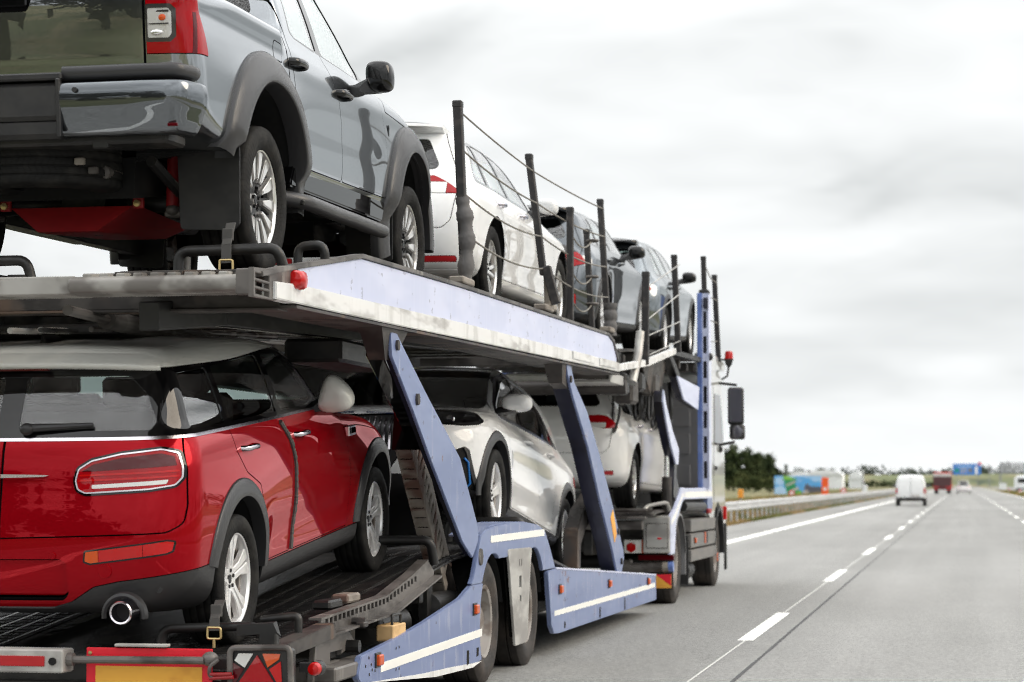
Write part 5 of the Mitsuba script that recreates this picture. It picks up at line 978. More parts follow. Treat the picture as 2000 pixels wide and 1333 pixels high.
    for s in (1, -1):
        f = (lambda q: q) if s > 0 else mirx
        obj('bumper_corner', f(sweep(path, rnd([(-.12, .845), (-.01, .845), (.012, .83), (.016, .74), (.0, .70), (-.012, .66), (-.04, .585), (-.12, .575)]))), 'dark_grey_paint', key, tw=tw, smooth=45)
        obj('bumper_top', f(sweep(path[3:] if 0 else path, rnd([(-.14, .925), (-.03, .925), (-.02, .91), (-.018, .852), (-.14, .848)]))), 'flare_plastic', key, tw=tw, smooth=45)
        obj('bumper_frame', f(cat([beam((.295, -1.258, .86), (.30, -1.25, .58), .024, .03, .008, (0, 1, 0))])), 'black_plastic', key, tw=tw)
        obj('parking_sensor', f(lathe([(0, .0005), (0, .012), (.01, .013)], 16, 'y', (.385, -1.284, .80))), 'black_plastic', key, tw=tw)
        obj('bumper_light', f(bx((.86, -1.246, .625), (.05, .012, .016), .003)), 'dark_red_lens', key, tw=tw)
        flp = rpoly([(.62, .20), (.60, .62), (.93, .62), (.93, .22), (.90, .19)], .02); obj('mud_flap', f(prism_y(flp, -.46, -.445, .003)), 'black_plastic', key, tw=tw)
        flp = rpoly([(.62, .22), (.60, .6), (.92, .6), (.92, .24)], .02); obj('mud_flap', f(prism_y(flp, WB - .50, WB - .488, .003)), 'black_plastic', key, tw=tw)
        P = bend([(.80, .40, .45), (.985, .52, .42), (1.0, 1.2, .40), (.995, 2.25, .385), (.80, 2.40, .45)], .15, 6); obj('side_step', f(tube(P, .042, 14)), 'flare_plastic', key, tw=tw, smooth=60)
        for y in (.5, 1.3, 2.1): obj('step_bracket', f(beam((.62, y, .52), (.99, y, .41), .05, .03)), 'black_frame', key, tw=tw)
        obj('rocker_trim', f(prism_x(rpoly([(.44, .50), (.52, .615), (2.50, .60), (2.42, .47)], .02), .86, .925, .01)), 'black_gloss', key, tw=tw)
        obj('chassis_rail', f(cat([beam((.46, -1.15, .60), (.46, -.5, .66), .08, .13), beam((.46, -.5, .66), (.46, .6, .62), .08, .14), beam((.46, .6, .62), (.46, 3.6, .55), .08, .14)])), 'black_frame', key, tw=tw)
        obj('leaf_spring', f(tube([(.56, -.72, .52), (.56, -.3, .40), (.56, 0, .36), (.56, .4, .42), (.56, .62, .50)], .028, 8)), 'black_frame', key, tw=tw)
    for s in (1, -1):
        yl = float(b.yend(np.array([.75]), np.array([1.13]))[0]) - .008
        for z, h in ((1.185, .010), (1.125, .006)): obj('lens_rib', bx((s * .745, yl, z), (.10, .006, h), .002), 'smoke_lens', key, tw=tw)
        obj('bulb', sphere((s * .762, yl, 1.155), (.018, .006, .016)), 'orange_lens', key, tw=tw); obj('bulb', sphere((s * .735, yl, 1.085), (.030, .005, .012)), 'bright_chrome', key, tw=tw)
        obj('lamp_facet', hull([(s * .70, yl - .012, 1.262), (s * .84, yl + .0, 1.262), (s * .70, yl - .016, 1.244), (s * .85, yl - .002, 1.244), (s * .70, yl + .02, 1.25), (s * .84, yl + .03, 1.25)]), 'red_bright', key, tw=tw)
    obj('bumper_step', cat([bx((0, -1.20, .755), (.60, .10, .18), .02), bx((0, -1.17, .63), (.62, .12, .10), .03), bx((0, -1.19, .872), (.62, .14, .035), .01)]), 'black_plastic', key, tw=tw)
    obj('under_bumper', bx((0, -1.02, .585), (1.6, .26, .06), .02), 'black_frame', key, tw=tw)
    obj('tailgate_handle', bx((0, -1.165, 1.25), (.2, .03, .05), .01), 'black_gloss', key, tw=tw)
    t, uv = lathe(tyre_mesh(.37, .24, .2)[0], 64, uvs=True); v = t.vertices; t.vertices = np.stack([v[:, 2], v[:, 1] - .68, v[:, 0] + .50], 1); t.faces = t.faces[:, ::-1]; sp = obj('spare_wheel', t, 'tyre', key, tw=tw, uv=uv)
    obj('spare_rim', lathe([(.44, .001), (.44, .08), (.50, .12), (.50, .2), (.42, .2)], 40, 'z', (0, -.68, 0)), 'black_frame', sp, tw=tw)
    obj('rear_axle', cat([tube([(-.75, 0, .385), (.75, 0, .385)], .055, 14), sphere((.0, 0, .385), (.19, .17, .17), 3), lathe([(-.20, .001), (-.20, .12), (-.12, .14)], 24, 'y', (0, 0, .385))]), 'black_frame', key, tw=tw, smooth=45)
    obj('prop_shaft', tube([(0, .2, .40), (0, 2.4, .52)], .045, 12), 'black_frame', key, tw=tw)
    obj('skid_plate', tm([(-.33, -.36, .335), (.33, -.36, .335), (.16, -.42, .205), (-.16, -.42, .205), (-.33, -.30, .345), (.33, -.30, .345), (.16, -.30, .205), (-.16, -.30, .205), (.16, .6, .24), (-.16, .6, .24), (.30, .6, .30), (-.30, .6, .30)],
        [(0, 3, 2), (0, 2, 1), (3, 7, 6), (3, 6, 2), (1, 2, 6), (1, 6, 5), (0, 4, 7), (0, 7, 3), (7, 9, 8), (7, 8, 6), (6, 8, 10), (6, 10, 5), (7, 4, 11), (7, 11, 9)]), 'red_part', key, tw=tw, smooth=False)
    for x in (-.36, .36): obj('skid_bracket', bx((x, -.36, .40), (.055, .03, .16), .005), 'red_part', key, tw=tw); obj('bracket_bolt', lathe([(-.02, .001), (-.018, .018), (0, .018)], 10, 'y', (x, -.375, .345)), 'brass', key, tw=tw)
    for s in (-1, 1): obj('shock_absorber', cat([tube([(s * .50, -.22, .62), (s * .50, -.24, .34)], .034, 14), tube([(s * .50, -.21, .74), (s * .50, -.22, .60)], .02, 10)]), 'red_part', key, tw=tw); obj('shock_mount', cat([sphere((s * .50, -.24, .32), (.035, .04, .03)), bx((s * .50, -.2, .30), (.09, .09, .03), .006)]), 'dirty_steel', key, tw=tw)
    obj('exhaust', cat([tube(bend([(.30, .8, .50), (.30, .3, .56), (.30, -.3, .50), (.34, -.8, .46)], .1, 5), .035, 12), lathe([(-.3, .001), (-.28, .10), (.28, .10), (.3, .001)], 24, 'y', (.28, 1.2, .46))]), 'dirty_steel', key, tw=tw)
    obj('fuel_tank', bx((-.32, 1.3, .48), (.5, 1.3, .22), .06), 'black_plastic', key, tw=tw, smooth=40); obj('under_floor', bx((0, 1.0, .62), (1.5, 4.0, .05), .01), 'shadow_gap', key, tw=tw)
    obj('bed_floor', bx((0, -.45, .70), (1.6, 1.2, .04), .01), 'black_frame', key, tw=tw)
    obj('sill_rail', mirx(beam((.84, -1.0, .42), (.80, 3.3, .35), .10, .10)), 'black_frame', key, tw=tw)
    for i, (x, y, z) in enumerate(((.28, -.95, .50), (.33, -.9, .46), (-.2, -.95, .52), (.12, -.4, .46))): obj('harness_clip', bx((x, y, z), (.05, .03, .035), .005), 'dirty_steel' if i % 2 else 'perf_beige', key, tw=tw)
    # badge-like dark creases on the wing
    x = float(b.x(np.array([2.55]), np.array([1.05]))[0]); obj('wing_badge', bx((x + .002, 2.60, 1.06), (.006, .02, .07), .002), 'black_gloss', key, tw=tw)
pickup()
# ------------------------------------------------------------------ the other cars on the decks
def star_lamp(pts, r=.01): P = rpoly(pts, r); return lambda V: sdpoly(V[:, 0], V[:, 2], P)
def white_suv():
    key = thing('white_crossover_car', 'white crossover facing backwards on the lower deck between the two slanted struts', 'car')
    WB = 3.2; R = .37; tw = car_tw(-4.53, 20.70, .475, 7.28, True)
    sil = [(-.78, .30), (-.90, .45), (-.93, .70), (-.88, .92), (-.80, 1.08), (-.62, 1.30), (-.42, 1.47), (-.25, 1.56), (.10, 1.645), (.7, 1.70), (1.3, 1.715), (1.78, 1.68), (2.1, 1.56), (2.5, 1.33), (2.84, 1.14), (3.05, 1.10), (3.4, 1.07), (3.75, 1.01), (3.98, .92), (4.06, .80), (4.075, .62), (4.04, .42), (3.92, .28), (3.2, .24), (2, .24), (.2, .24)]
    prof = [(.2, .82), (.30, .90), (.42, .935), (.55, .94), (.70, .935), (.85, .935), (.97, .93), (1.05, .905), (1.12, .87), (1.18, .845), (1.30, .80), (1.50, .735), (1.62, .675), (1.74, .58)]
    def cre(Y, Z):   # facets on the lower doors
        y = WB - Y; a = sst(.45, .7, y) * (1 - sst(2.3, 2.6, y)); r = .50 + .035 * y
        return a * (-.022 * np.exp(-((Z - (r - .09)) / .07) ** 2) + .006 * np.exp(-((Z - r - .03) / .04) ** 2) - .010 * np.exp(-((Z - (r + .22)) / .12) ** 2))
    b = Body(sil, prof, [(-.95, .90), (-.5, .98), (0, 1), (2.8, 1.), (3.4, .98), (3.8, .93), (4.1, .84)], [(-.9, .80), (-.2, .95), (.7, 1), (1.8, .985), (2.5, .955), (3, .95), (4, .88)], 1.16, .94, bowR=.2, bowF=.30, kend=.22, kmid=.07, crown=.05, bulges=[(0, .02, .5, .5, .9), (WB, .02, .5, .5, .9)], wfun=cre, h=.022, shear=-.03)
    ymir = lambda P: [(WB - a, z) for a, z in P]      # traced from the front axle backwards
    hl = [(.42, .86), (.46, .965), (.68, .995), (.80, .985), (.875, .91), (.86, .87), (.78, .842), (.48, .83)]
    vent = [(.72, .32), (.72, .63), (.80, .675), (.83, .65), (.885, .34)]
    fy = 3.3
    ops = [('opening', None, circ(0, R + .02, .42), 'pair', 0, 0, 0), ('opening', None, circ(WB, R + .02, .42), 'pair', 0, 0, 0),
           ('refine', 0, lambda V: np.maximum(sdpoly(V[:, 0], V[:, 2], Polygon(hl).buffer(.03)), 3. - V[:, 1]), 1, 0, 0, 0),
           ('lamp_frame', 'black_gloss', lambda V: np.maximum(np.abs(sdpoly(V[:, 0], V[:, 2], rpoly(hl, .02))) - .006, 3. - V[:, 1]), 'pair', 0, .003, .01),
           ('headlight_hood', 'black_gloss', lambda V: np.maximum.reduce([sdpoly(V[:, 0], V[:, 2], rpoly(hl, .02)), .952 - V[:, 2], 3. - V[:, 1]]), 'pair', 0, .001, .01),
           ('headlight_chrome', 'bright_chrome', lambda V: np.maximum.reduce([sdpoly(V[:, 0], V[:, 2], rpoly(hl, .02)), .76 - V[:, 0], 3. - V[:, 1]]), 'pair', 0, -.002, .01),
           ('headlight', 'lamp_silver', lambda V: np.maximum(sdpoly(V[:, 0], V[:, 2], rpoly(hl, .02)), 3. - V[:, 1]), 'pair', 0, .001, .01),
           ('vent_trim', 'black_plastic', lambda V: np.maximum.reduce([np.abs(sdpoly(V[:, 0], V[:, 2], rpoly(vent, .015))) - .002 - .02 * (V[:, 0] > .8), sdpoly(V[:, 0], V[:, 2], rpoly(vent, .015)), 3.2 - V[:, 1]]), 'pair', 0, .006, .02),
           ('air_vent', 'shadow_gap', lambda V: np.maximum(sdpoly(V[:, 0], V[:, 2], rpoly(vent, .015)), 3.2 - V[:, 1]), 'pair', 0, -.008, .01),
           ('grille', 'black_plastic', front([(-.5, .45), (-.5, .88), (.34, .92), (.40, .86), (.37, .62), (.25, .45)], 3.4, .05), 'mid', .004, -.012, 0),
           ('lower_cladding', 'cladding', either(lambda V: V[:, 2] - .335, lambda V: np.maximum(V[:, 2] - .44, -(V[:, 1] - 3.62))), 'mid', .003, .008, .012),
           ('windscreen', 'tinted_glass', both(front([(-1, 1.13), (-1, 1.64), (.585, 1.64), (.735, 1.13)], 1.4, .05), lambda V: 1.62 + .0 * V[:, 1] - V[:, 1]), 'mid', 0, -.003, 0),
           ('rear_window', 'tinted_glass', rear([(-1, 1.12), (-1, 1.5), (.55, 1.5), (.68, 1.12)], .0, .05), 'mid', 0, -.003, 0),
           ('window', 'glass', side(ymir([(.60, 1.12), (.68, 1.20), (1.10, 1.46), (1.47, 1.56), (1.55, 1.56), (1.50, 1.165)]), .03), 'pair', 0, -.004, 0),
           ('window', 'tinted_glass', side(ymir([(1.60, 1.17), (1.64, 1.565), (2.20, 1.53), (2.56, 1.44), (2.42, 1.20)]), .03), 'pair', 0, -.004, 0),
           ('window', 'tinted_glass', side(ymir([(2.52, 1.21), (2.66, 1.42), (3.05, 1.29), (3.18, 1.225)]), .02), 'pair', 0, -.004, 0),
           ('pillar_trim', 'black_gloss', side(ymir([(.46, 1.09), (.62, 1.20), (1.06, 1.49), (1.46, 1.59), (2.22, 1.56), (2.7, 1.445), (3.28, 1.225), (3.20, 1.20), (2.0, 1.165), (1.0, 1.12), (.5, 1.085)]), .015), 'pair', 0, .001, .008),
           ('window_trim', 'chrome', side(ymir([(.46, 1.09), (.60, 1.21), (1.05, 1.505), (1.45, 1.605), (2.24, 1.577), (2.72, 1.46), (3.32, 1.225), (3.20, 1.19), (.5, 1.07)]), .01), 'pair', 0, .003, .01),
           ('door', 'white_paint', side(ymir([(.40, .35), (.36, .60), (.44, .85), (.36, 1.0), (.42, 1.1), (1.2, 1.7), (1.5, 1.7), (1.72, 1.0), (1.75, .75), (1.76, .55), (1.60, .35)]), .03), 'pair', .003, .001, .01),
           ('door', 'white_paint', side(ymir([(1.60, .35), (1.76, .55), (1.75, .75), (1.72, 1.0), (1.5, 1.7), (2.5, 1.7), (2.72, 1.1), (2.55, .80), (2.44, .35)]), .03), 'pair', .003, .001, .01),
           ('bonnet', 'white_paint', lambda V: np.maximum.reduce([1.035 - .09 * (V[:, 1] - 2.9) - V[:, 2] + .06 * sst(.7, .95, V[:, 0]), 2.72 - V[:, 1]]), 'mid', .003, .001, .01),
           ('tail_light_lens', 'red_lens', rear([(.45, .88), (.45, .98), (1, 1.0), (1, .90)], -.4, .01), 'pair', .003, .003, .01)]
    build_shell(key, b, tw, ops, 'white_paint', None)
    for y in (0, WB):
        for f in (lambda q: q, mirx): obj('wheel_arch_liner', f(arch_liner(b, y, R + .02, .42, .45)), 'shadow_gap', key, tw=tw)
        flare(b, y, R + .02, .418, .495, -.15, PI + .15, 'flare_plastic', key, tw, .018)
    put_wheels(key, make_wheel(R, .24, .268, 'aero'), [(sx * .825, y, R) for sx in (1, -1) for y in (0, WB)], tw)
    handle(b, key, WB - 1.30, .975, 'white_paint', tw, .2, .028); handle(b, key, WB - 2.33, 1.015, 'white_paint', tw, .2, .028)
    for y, z in ((WB - 1.18, .965), (WB - 2.42, 1.005)): x = float(b.x(np.array([y]), np.array([z]))[0]); obj('handle_recess', sphere((x - .002, y, z), (.012, .035, .02)), 'shadow_gap', key, tw=tw)
    mirror(b, key, WB - .52, 1.12, 'white_paint', 'black_plastic', tw, (.125, .085, .075), .17, .075)
    interior(key, 1.65, .45, .36, .86, tw)
    for s in (1, -1):
        P = np.array([(s * .80, 0, .585), (s * .825, 0, .555), (s * .83, 0, .40), (s * .79, 0, .355)]); Y = b.yend(np.abs(P[:, 0]), P[:, 2], False); P[:, 1] = Y + .002; obj('blue_accent', tube(P, .009, 8), 'accent_blue', key, tw=tw)
        for i, x in enumerate(np.linspace(.05, .31, 7)):
            z = np.linspace(.62, .88, 6); Y = b.yend(np.full(6, x), z, False); obj('grille_bar', tube(np.stack([np.full(6, s * x), Y + .004, z], 1), .009, 6), 'chrome', key, tw=tw)
        z = [.60, .66, .84, .915, .925]; X = [.33, .375, .40, .365, .05]; Y = b.yend(np.array(X), np.array(z), False); obj('grille_surround', tube(bend(np.stack([s * np.array(X), Y + .003, z], 1), .03, 4), .010, 8), 'accent_navy', key, tw=tw)
        for x in (.56, .68):
            y = float(b.yend(np.array([x]), np.array([.885]), False)[0]); obj('lamp_lens', lathe([(.004, .0005), (.001, .030), (-.012, .036)], 20, 'y', (s * x, y, .885)), 'bright_chrome', key, tw=tw)
white_suv()
def hatch(name, label, X, Y, Z, pitch, WB, R, paint, H=1.5, Wd=.90, rh=.80, fh=.86, lamp=None, style='multi', glass='glass', rim=.225, spoiler=True, flares=False, belt0=.93, lamp_mat='red_lens', coupe=0., h=.026, group=None, details=True, black=False, xtra=()):
    """A hatchback seen from behind: H roof height, Wd half width, rh / fh rear and front overhang, belt0 window line at the rear axle."""
    key = thing(name, label, 'car', group); tw = car_tw(X, Y, Z, pitch); rb, fb = -rh, WB + fh; d = .5 + coupe
    b1 = belt0
    sil = [(rb + .10, .24), (rb + .01, .36), (rb - .03, .55), (rb - .01, .75), (rb + .05, b1 - .06), (rb + .12, b1 + .06), (rb + .12 + d * .40, b1 + (H - b1) * .55), (rb + .12 + d * .72, b1 + (H - b1) * .86), (rb + .1 + d * .85, b1 + (H - b1) * .98), (.35, H - .012), (.8, H), (1.2, H - .02), (1.5, H - .07), (1.9, H - .26), (WB - .42, b1 + .07), (WB - .22, b1 + .0), (WB + .2, b1 - .06), (WB + .5, b1 - .13), (fb - .14, b1 - .25), (fb - .02, .56), (fb, .42), (fb - .06, .28), (fb - .3, .22), (WB * .5, .21), (.3, .21)]
    q = Wd / .90
    prof = [(.18, .80 * q), (.27, .86 * q), (.40, .885 * q), (.55, .895 * q), (b1 - .22, .90 * q), (b1 - .10, .892 * q), (b1 - .02, .868 * q), (b1 + .04, .838 * q), (b1 + .15, .785 * q), (b1 + .35, .69 * q), (H - .03, .585 * q), (H + .06, .48 * q)]
    b = Body(sil, prof, [(rb, .93), (rb + .3, .985), (0, 1), (WB, 1.), (fb - .4, .97), (fb, .84)], [(rb, .84), (rb + .5, .93), (.5, .99), (1.3, .985), (WB - .5, .94), (fb, .88)], b1, Wd, bowR=.17, bowF=.32, kend=.22, kmid=.06, crown=.05, bulges=[(0, .022, .42, .45, b1 - .12), (WB, .018, .45, .45, b1 - .12)], h=h, shear=-.012,
             wfun=lambda Yy, Zz: -.016 * np.exp(-((Zz - .45) / .10) ** 2) * sst(.3, .6, Yy) * (1 - sst(WB - .7, WB - .4, Yy)) + .008 * np.exp(-((Zz - (b1 - .14)) / .035) ** 2) * sst(-.2, .5, Yy))
    zt = H - .085; zb = b1 + .05; lamp = lamp or [(.40, b1 - .03), (.42, b1 + .015), (.62, b1 + .03), (.80, b1 - .03), (.90, b1 - .11), (.66, b1 - .12), (.60, b1 - .06)]
    LP = rpoly(lamp, .008); lf = lambda V: np.maximum(sdpoly(V[:, 0], V[:, 2], LP), V[:, 1] - (rb + .20))
    wt = lambda y: zt - .0 * y
    ops = [('opening', None, circ(0, R + .015, R + .055), 'pair', 0, 0, 0), ('opening', None, circ(WB, R + .015, R + .055), 'pair', 0, 0, 0),
           ('refine', 0, lambda V: lf(V) - .03, 1, 0, 0, 0)] + list(xtra(b, rb, lf) if xtra else ()) + [
           ('tail_light_lens', lamp_mat, lf, 'pair', .002, .006, .015),
           ('windscreen', glass, both(front([(-1, zb + .02), (-1, zt + .01), (.56 * q, zt + .01), (.74 * q, zb + .02)], 1.2, .05), lambda V: 1.42 - V[:, 1]), 'mid', 0, -.003, 0),
           ('rear_window', 'tinted_glass' if glass == 'tinted_glass' else glass, rear([(-1, zb + .06), (-1, zt - .05), (.48 * q, zt - .05), (.62 * q, zb + .06)], rb + .95, .04), 'mid', 0, -.003, 0),
           ('window', glass, side([(-.18 + coupe * .5, zb + .03), (.10 + coupe * .4, zt - .045), (.20 + coupe * .2, zt - .03), (.16 + coupe * .2, zb + .02)], .02), 'pair', 0, -.004, 0),
           ('window', glass, side([(.22 + coupe * .2, zb + .01), (.26 + coupe * .2, zt - .02), (.86, zt), (.92, zb)], .025), 'pair', 0, -.004, 0),
           ('window', glass, side([(1.0, zb), (.96, zt), (1.36, zt - .015), (1.66, zt - .16), (2.02, zb + .02), (1.98, zb)], .025), 'pair', 0, -.004, 0),
           ('pillar_trim', 'black_gloss', side([(-.22 + coupe * .5, zb + .005), (.09 + coupe * .4, zt - .02), (.3, zt + .012), (.9, zt + .025), (1.38, zt + .012), (1.70, zt - .14), (2.10, zb + .0), (2.04, zb - .025), (.9, zb - .025)], .015), 'pair', 0, .001, .006),
           ('boot_door', paint, lambda V: np.maximum.reduce([sdpoly(V[:, 0], V[:, 2], rpoly([(-.5, .60), (-.5, zt + .02), (.58 * q, zt + .02), (.76 * q, b1), (.72 * q, .66), (.66 * q, .60)], .04)), V[:, 1] - (rb + .75)]), 'mid', .003, .001, .01),
           ('door', paint, side([(.02, zt + .05), (.14, b1 - .06), (.36, .68), (.44, .30), (1.02, .30), (1.06, .6), (1.02, b1 - .05), (.95, zb), (.92, zt + .05)], .03), 'pair', .003, .001, .01),
           ('door', paint, side([(.92, zt + .05), (.95, zb), (1.02, b1 - .05), (1.06, .6), (1.02, .30), (WB - .46, .30), (WB - .44, .7), (WB - .55, b1), (1.8, zt + .05)], .03), 'pair', .003, .001, .01),
           ('bonnet', paint, lambda V: np.maximum.reduce([b1 - .10 - .13 * (V[:, 1] - WB + .4) - V[:, 2], WB - .38 - V[:, 1]]), 'mid', .003, 0, .01),
           ('headlight', 'lens_clear', front([(.45, .62), (.48, .72), (.95, .78), (.95, .68)], WB + .35, .02), 'pair', .003, .002, 0),
           ('grille', 'black_plastic', front([(-.6, .30), (-.6, .55), (.5, .55), (.55, .30)], WB + .4, .04), 'mid', .003, -.01, 0),
           ('lower_cladding', 'cladding' if flares else paint, lambda V: V[:, 2] - .30, 'mid', .002, .003, .01)]
    build_shell(key, b, tw, ops, paint, None)
    for y in (0, WB):
        for f in (lambda p: p, mirx): obj('wheel_arch_liner', f(arch_liner(b, y, R + .015, R + .055, .45)), 'shadow_gap', key, tw=tw)
        if flares: flare(b, y, R + .015, R + .052, R + .115, -.15, PI + .15, 'flare_plastic', key, tw, .014, 30)
    put_wheels(key, make_wheel(R, .215, rim, style), [(sx * (Wd - .115), y, R) for sx in (1, -1) for y in (0, WB)], tw)
    for y in (.26, 1.18): handle(b, key, y, b1 - .075, 'chrome' if not black else paint, tw, .18, .026)
    mirror(b, key, 1.96, zb - .02, paint if not black else 'black_gloss', 'black_plastic', tw, (.11, .085, .075), .15, .06, [(-.09, -.06), (-.09, .05), (-.05, .075), (.06, .07), (.10, .03), (.10, -.05), (.06, -.075)])
    interior(key, 1.15, .25, .28, .80 * q, tw)
    if spoiler:
        X = np.linspace(-.58 * q, .58 * q, 21); yt = b.yend(np.abs(X) * .9, np.full(21, zt + .01)); rows = []
        for x, y in zip(X, yt):
            e = math.sqrt(max(1 - (abs(x) / (.60 * q)) ** 4, .02)); rows.append([(x, y + .22, zt + .085 * e), (x, y - .06 * e, zt + .085 * e), (x, y - .17 * e, zt + .055), (x, y - .18 * e, zt + .035), (x, y - .10 * e, zt + .01), (x, y + .1, zt - .02)])
        obj('roof_spoiler', loft(rows), paint if not black else 'black_gloss', key, tw=tw, smooth=40)
    obj('roof_aerial', hull([(-.02, .0, H - .02), (.02, .0, H - .02), (-.028, .2, H - .01), (.028, .2, H - .01), (0, .03, H + .05), (0, .10, H + .02)]), 'black_gloss', key, tw=tw)
    return key, b, tw
def tourer_lamps(b, rb, lf):
    return [('reversing_lens', 'white_lens', both(lf, lambda V: np.maximum.reduce([V[:, 0] - .70, .50 - V[:, 0], V[:, 2] - .93, .87 - V[:, 2] + 0 * V[:, 0]])), 'pair', .001, .005, .015),
            ('reflector', 'reflector_red', rear([(.52, .37), (.54, .40), (.78, .41), (.78, .365)], rb + .3, .005), 'pair', .002, .003, .01)]
LT = [(.36, .965), (.40, 1.0), (.62, 1.015), (.80, .985), (.93, .90), (.92, .875), (.68, .865), (.50, .90)]
hatch('white_hatchback', 'white hatchback on the lower deck behind the second slanted strut, seen from behind', -4.47, 24.97, 1.06, -1.0, 3.0, .335, 'pearl_paint', H=1.50, Wd=.93, rh=.86, lamp=LT, glass='tinted_glass', belt0=1.0, xtra=tourer_lamps, style='multi', spoiler=True)
LU = [(.42, .935), (.46, 1.0), (.60, 1.01), (.76, .985), (.94, .89), (.93, .868), (.62, .866), (.52, .875)]
def wagon_lamps(b, rb, lf):
    return [('reversing_lens', 'white_lens', both(lf, lambda V: np.maximum.reduce([V[:, 0] - .69, V[:, 2] - .955])), 'pair', .001, .005, .015), ('side_lens', 'reflector_red', both(lf, lambda V: .80 - V[:, 0]), 'pair', .001, .004, .012),
            ('reflector', 'reflector_red', rear([(.48, .345), (.48, .39), (.77, .395), (.77, .35)], rb + .3, .004), 'pair', .002, .003, .01)]
k, b, tw = hatch('white_hatchback', 'white hatchback with roof spoiler on the upper deck, right behind the pickup', -4.47, 17.28, 2.66, .7, 3.0, .345, 'white_paint', H=1.46, Wd=.92, rh=.86, lamp=LU, belt0=.95, xtra=wagon_lamps, style='multi', rim=.235)
obj('sticker_film', bx((-.05, .1, 1.50), (.30, .004, .11), .001, roty(.3)), 'film_green', k, tw=tw); obj('sticker_film', bx((-.22, .05, 1.52), (.05, .004, .14), .001, roty(.25)), 'film_green', k, tw=tw)
LG = [(.34, .90), (.36, 1.03), (.62, 1.05), (.80, 1.02), (.90, .96), (.86, .86), (.62, .80), (.56, .88)]
def chr_lamps(b, rb, lf):
    return [('upper_lens', 'smoke_lens', both(lf, lambda V: .955 + .10 * (V[:, 0] - .6) - V[:, 2]), 'pair', .001, .006, .02), ('reflector', 'red_bright', rear([(.66, .42), (.66, .56), (.74, .55), (.73, .43)], rb + .4, .01), 'pair', .002, .003, .01)]
hatch('grey_crossover_car', 'dark grey crossover on the upper deck, between white hatchback and silver crossover', -4.47, 22.85, 2.70, 2.8, 2.80, .35, 'dark_grey_paint', H=1.47, Wd=.92, rh=.80, fh=.90, lamp=LG, belt0=1.0, xtra=chr_lamps, flares=True, style='five', rim=.235, black=True, coupe=.15)
hatch('silver_crossover_car', 'silver grey crossover foremost on the upper deck, above the lorry cab', -4.47, 27.80, 2.86, 3.4, 2.62, .345, 'silver_paint', H=1.50, Wd=.92, rh=.84, fh=.86, lamp=LG, belt0=.98, flares=True, style='five', rim=.23, black=True, coupe=.12)
# ------------------------------------------------------------------ the motorway and what stands along it
def road_fn(p, n, uv):
    g = noise(p.x * 48, p.y * 42, 0.) * .55 + noise(p.x * 110, p.y * 95, 5.) * .45
    big = fbm(p.x * .35, p.y * .06, 1.5, 4); st = fbm(p.x * 3.2, p.y * .05, 4., 3); ptc = fbm(p.x * 1.3, p.y * .8, 9., 4)
    col = mix((.270, .272, .266), (.318, .320, .314), smoothstep(.3, .7, big))
    lane = dr.cos((p.x + .1) * 2 * PI / 3.8); col = col * (1. + .035 * lane)
    col = col * (.97 + .06 * smoothstep(.3, .7, st)) * (.95 + .1 * ptc)
    far = dr.exp(-dr.maximum(p.y, 0.) / 45.)
    return col * (1. + (g - .5) * 1.05 * far)
mat('road', {'type': 'diffuse', 'reflectance': proc(road_fn)})
mat('lane_paint', prin(proc(lambda p, n, uv: mix((.80, .80, .77), (.62, .62, .59), smoothstep(.5, .75, fbm(p.x * 18, p.y * 5, 2., 4)) * .8)), .5))
mat('joint_faint', prin((.16, .16, .155), .6)); mat('joint', prin((.035, .035, .036), .6)); mat('seam', prin((.48, .48, .46), .6))
def grass_fn(p, n, uv):
    a = fbm(p.x * .25, p.y * .05, 2., 4); b = fbm(p.x * 2.2, p.y * .7, p.z * 2, 3)
    return mix(mix((.080, .083, .040), (.17, .14, .075), smoothstep(.35, .65, a)), (.06, .075, .025), smoothstep(.45, .75, b))
mat('grass_ground', prin(proc(grass_fn), .9))
mat('grass_blade', two({'type': 'diffuse', 'reflectance': proc(lambda p, n, uv: mix((.15, .16, .055), (.36, .25, .12), smoothstep(.42, .62, fbm(p.x * 1.1, p.y * .25, 1., 3))))}))
mat('bank_grass', prin(proc(lambda p, n, uv: mix(mix((.10, .115, .055), (.17, .15, .085), smoothstep(.4, .65, fbm(p.x * .05, p.z * .5, 1., 4))), (.035, .05, .03), smoothstep(.52, .62, fbm(p.x * .12, p.z * .3, 7., 3)) * (1 - smoothstep(2., 4., p.z)))), .9))
def leaf(c0, c1, s=.4): return two({'type': 'diffuse', 'reflectance': proc(lambda p, n, uv: mix(c0, c1, smoothstep(.3, .72, fbm(p.x * s, p.y * s, p.z * s * 1.5, 4))))})
mat('leaf_dark', leaf((.028, .040, .020), (.080, .098, .044))); mat('leaf_dark_reflection', leaf((.014, .016, .013), (.036, .040, .030))); mat('leaf_mid', leaf((.040, .052, .022), (.105, .115, .048))); mat('leaf_far', leaf((.045, .058, .045), (.085, .10, .075), .15))  # second leaf is darkened to keep reflections of the added wood dark
mat('bark', prin((.07, .055, .045), .9)); mat('rail_steel', prin(worn((.52, .53, .53), (.40, .41, .41), 3.), .4, .3))
mat('sign_blue', prin((.035, .17, .50), .5)); mat('sign_green', prin((.01, .25, .18), .5)); mat('sign_white', prin((.75, .75, .75), .5)); mat('sign_brown', prin((.20, .17, .10), .5))
mat('hoard_blue', prin(proc(lambda p, n, uv: mix((.09, .34, .68), (.34, .55, .80), smoothstep(.4, .65, fbm(p.x * .8, p.z * 1.1, 3., 3)))), .5))
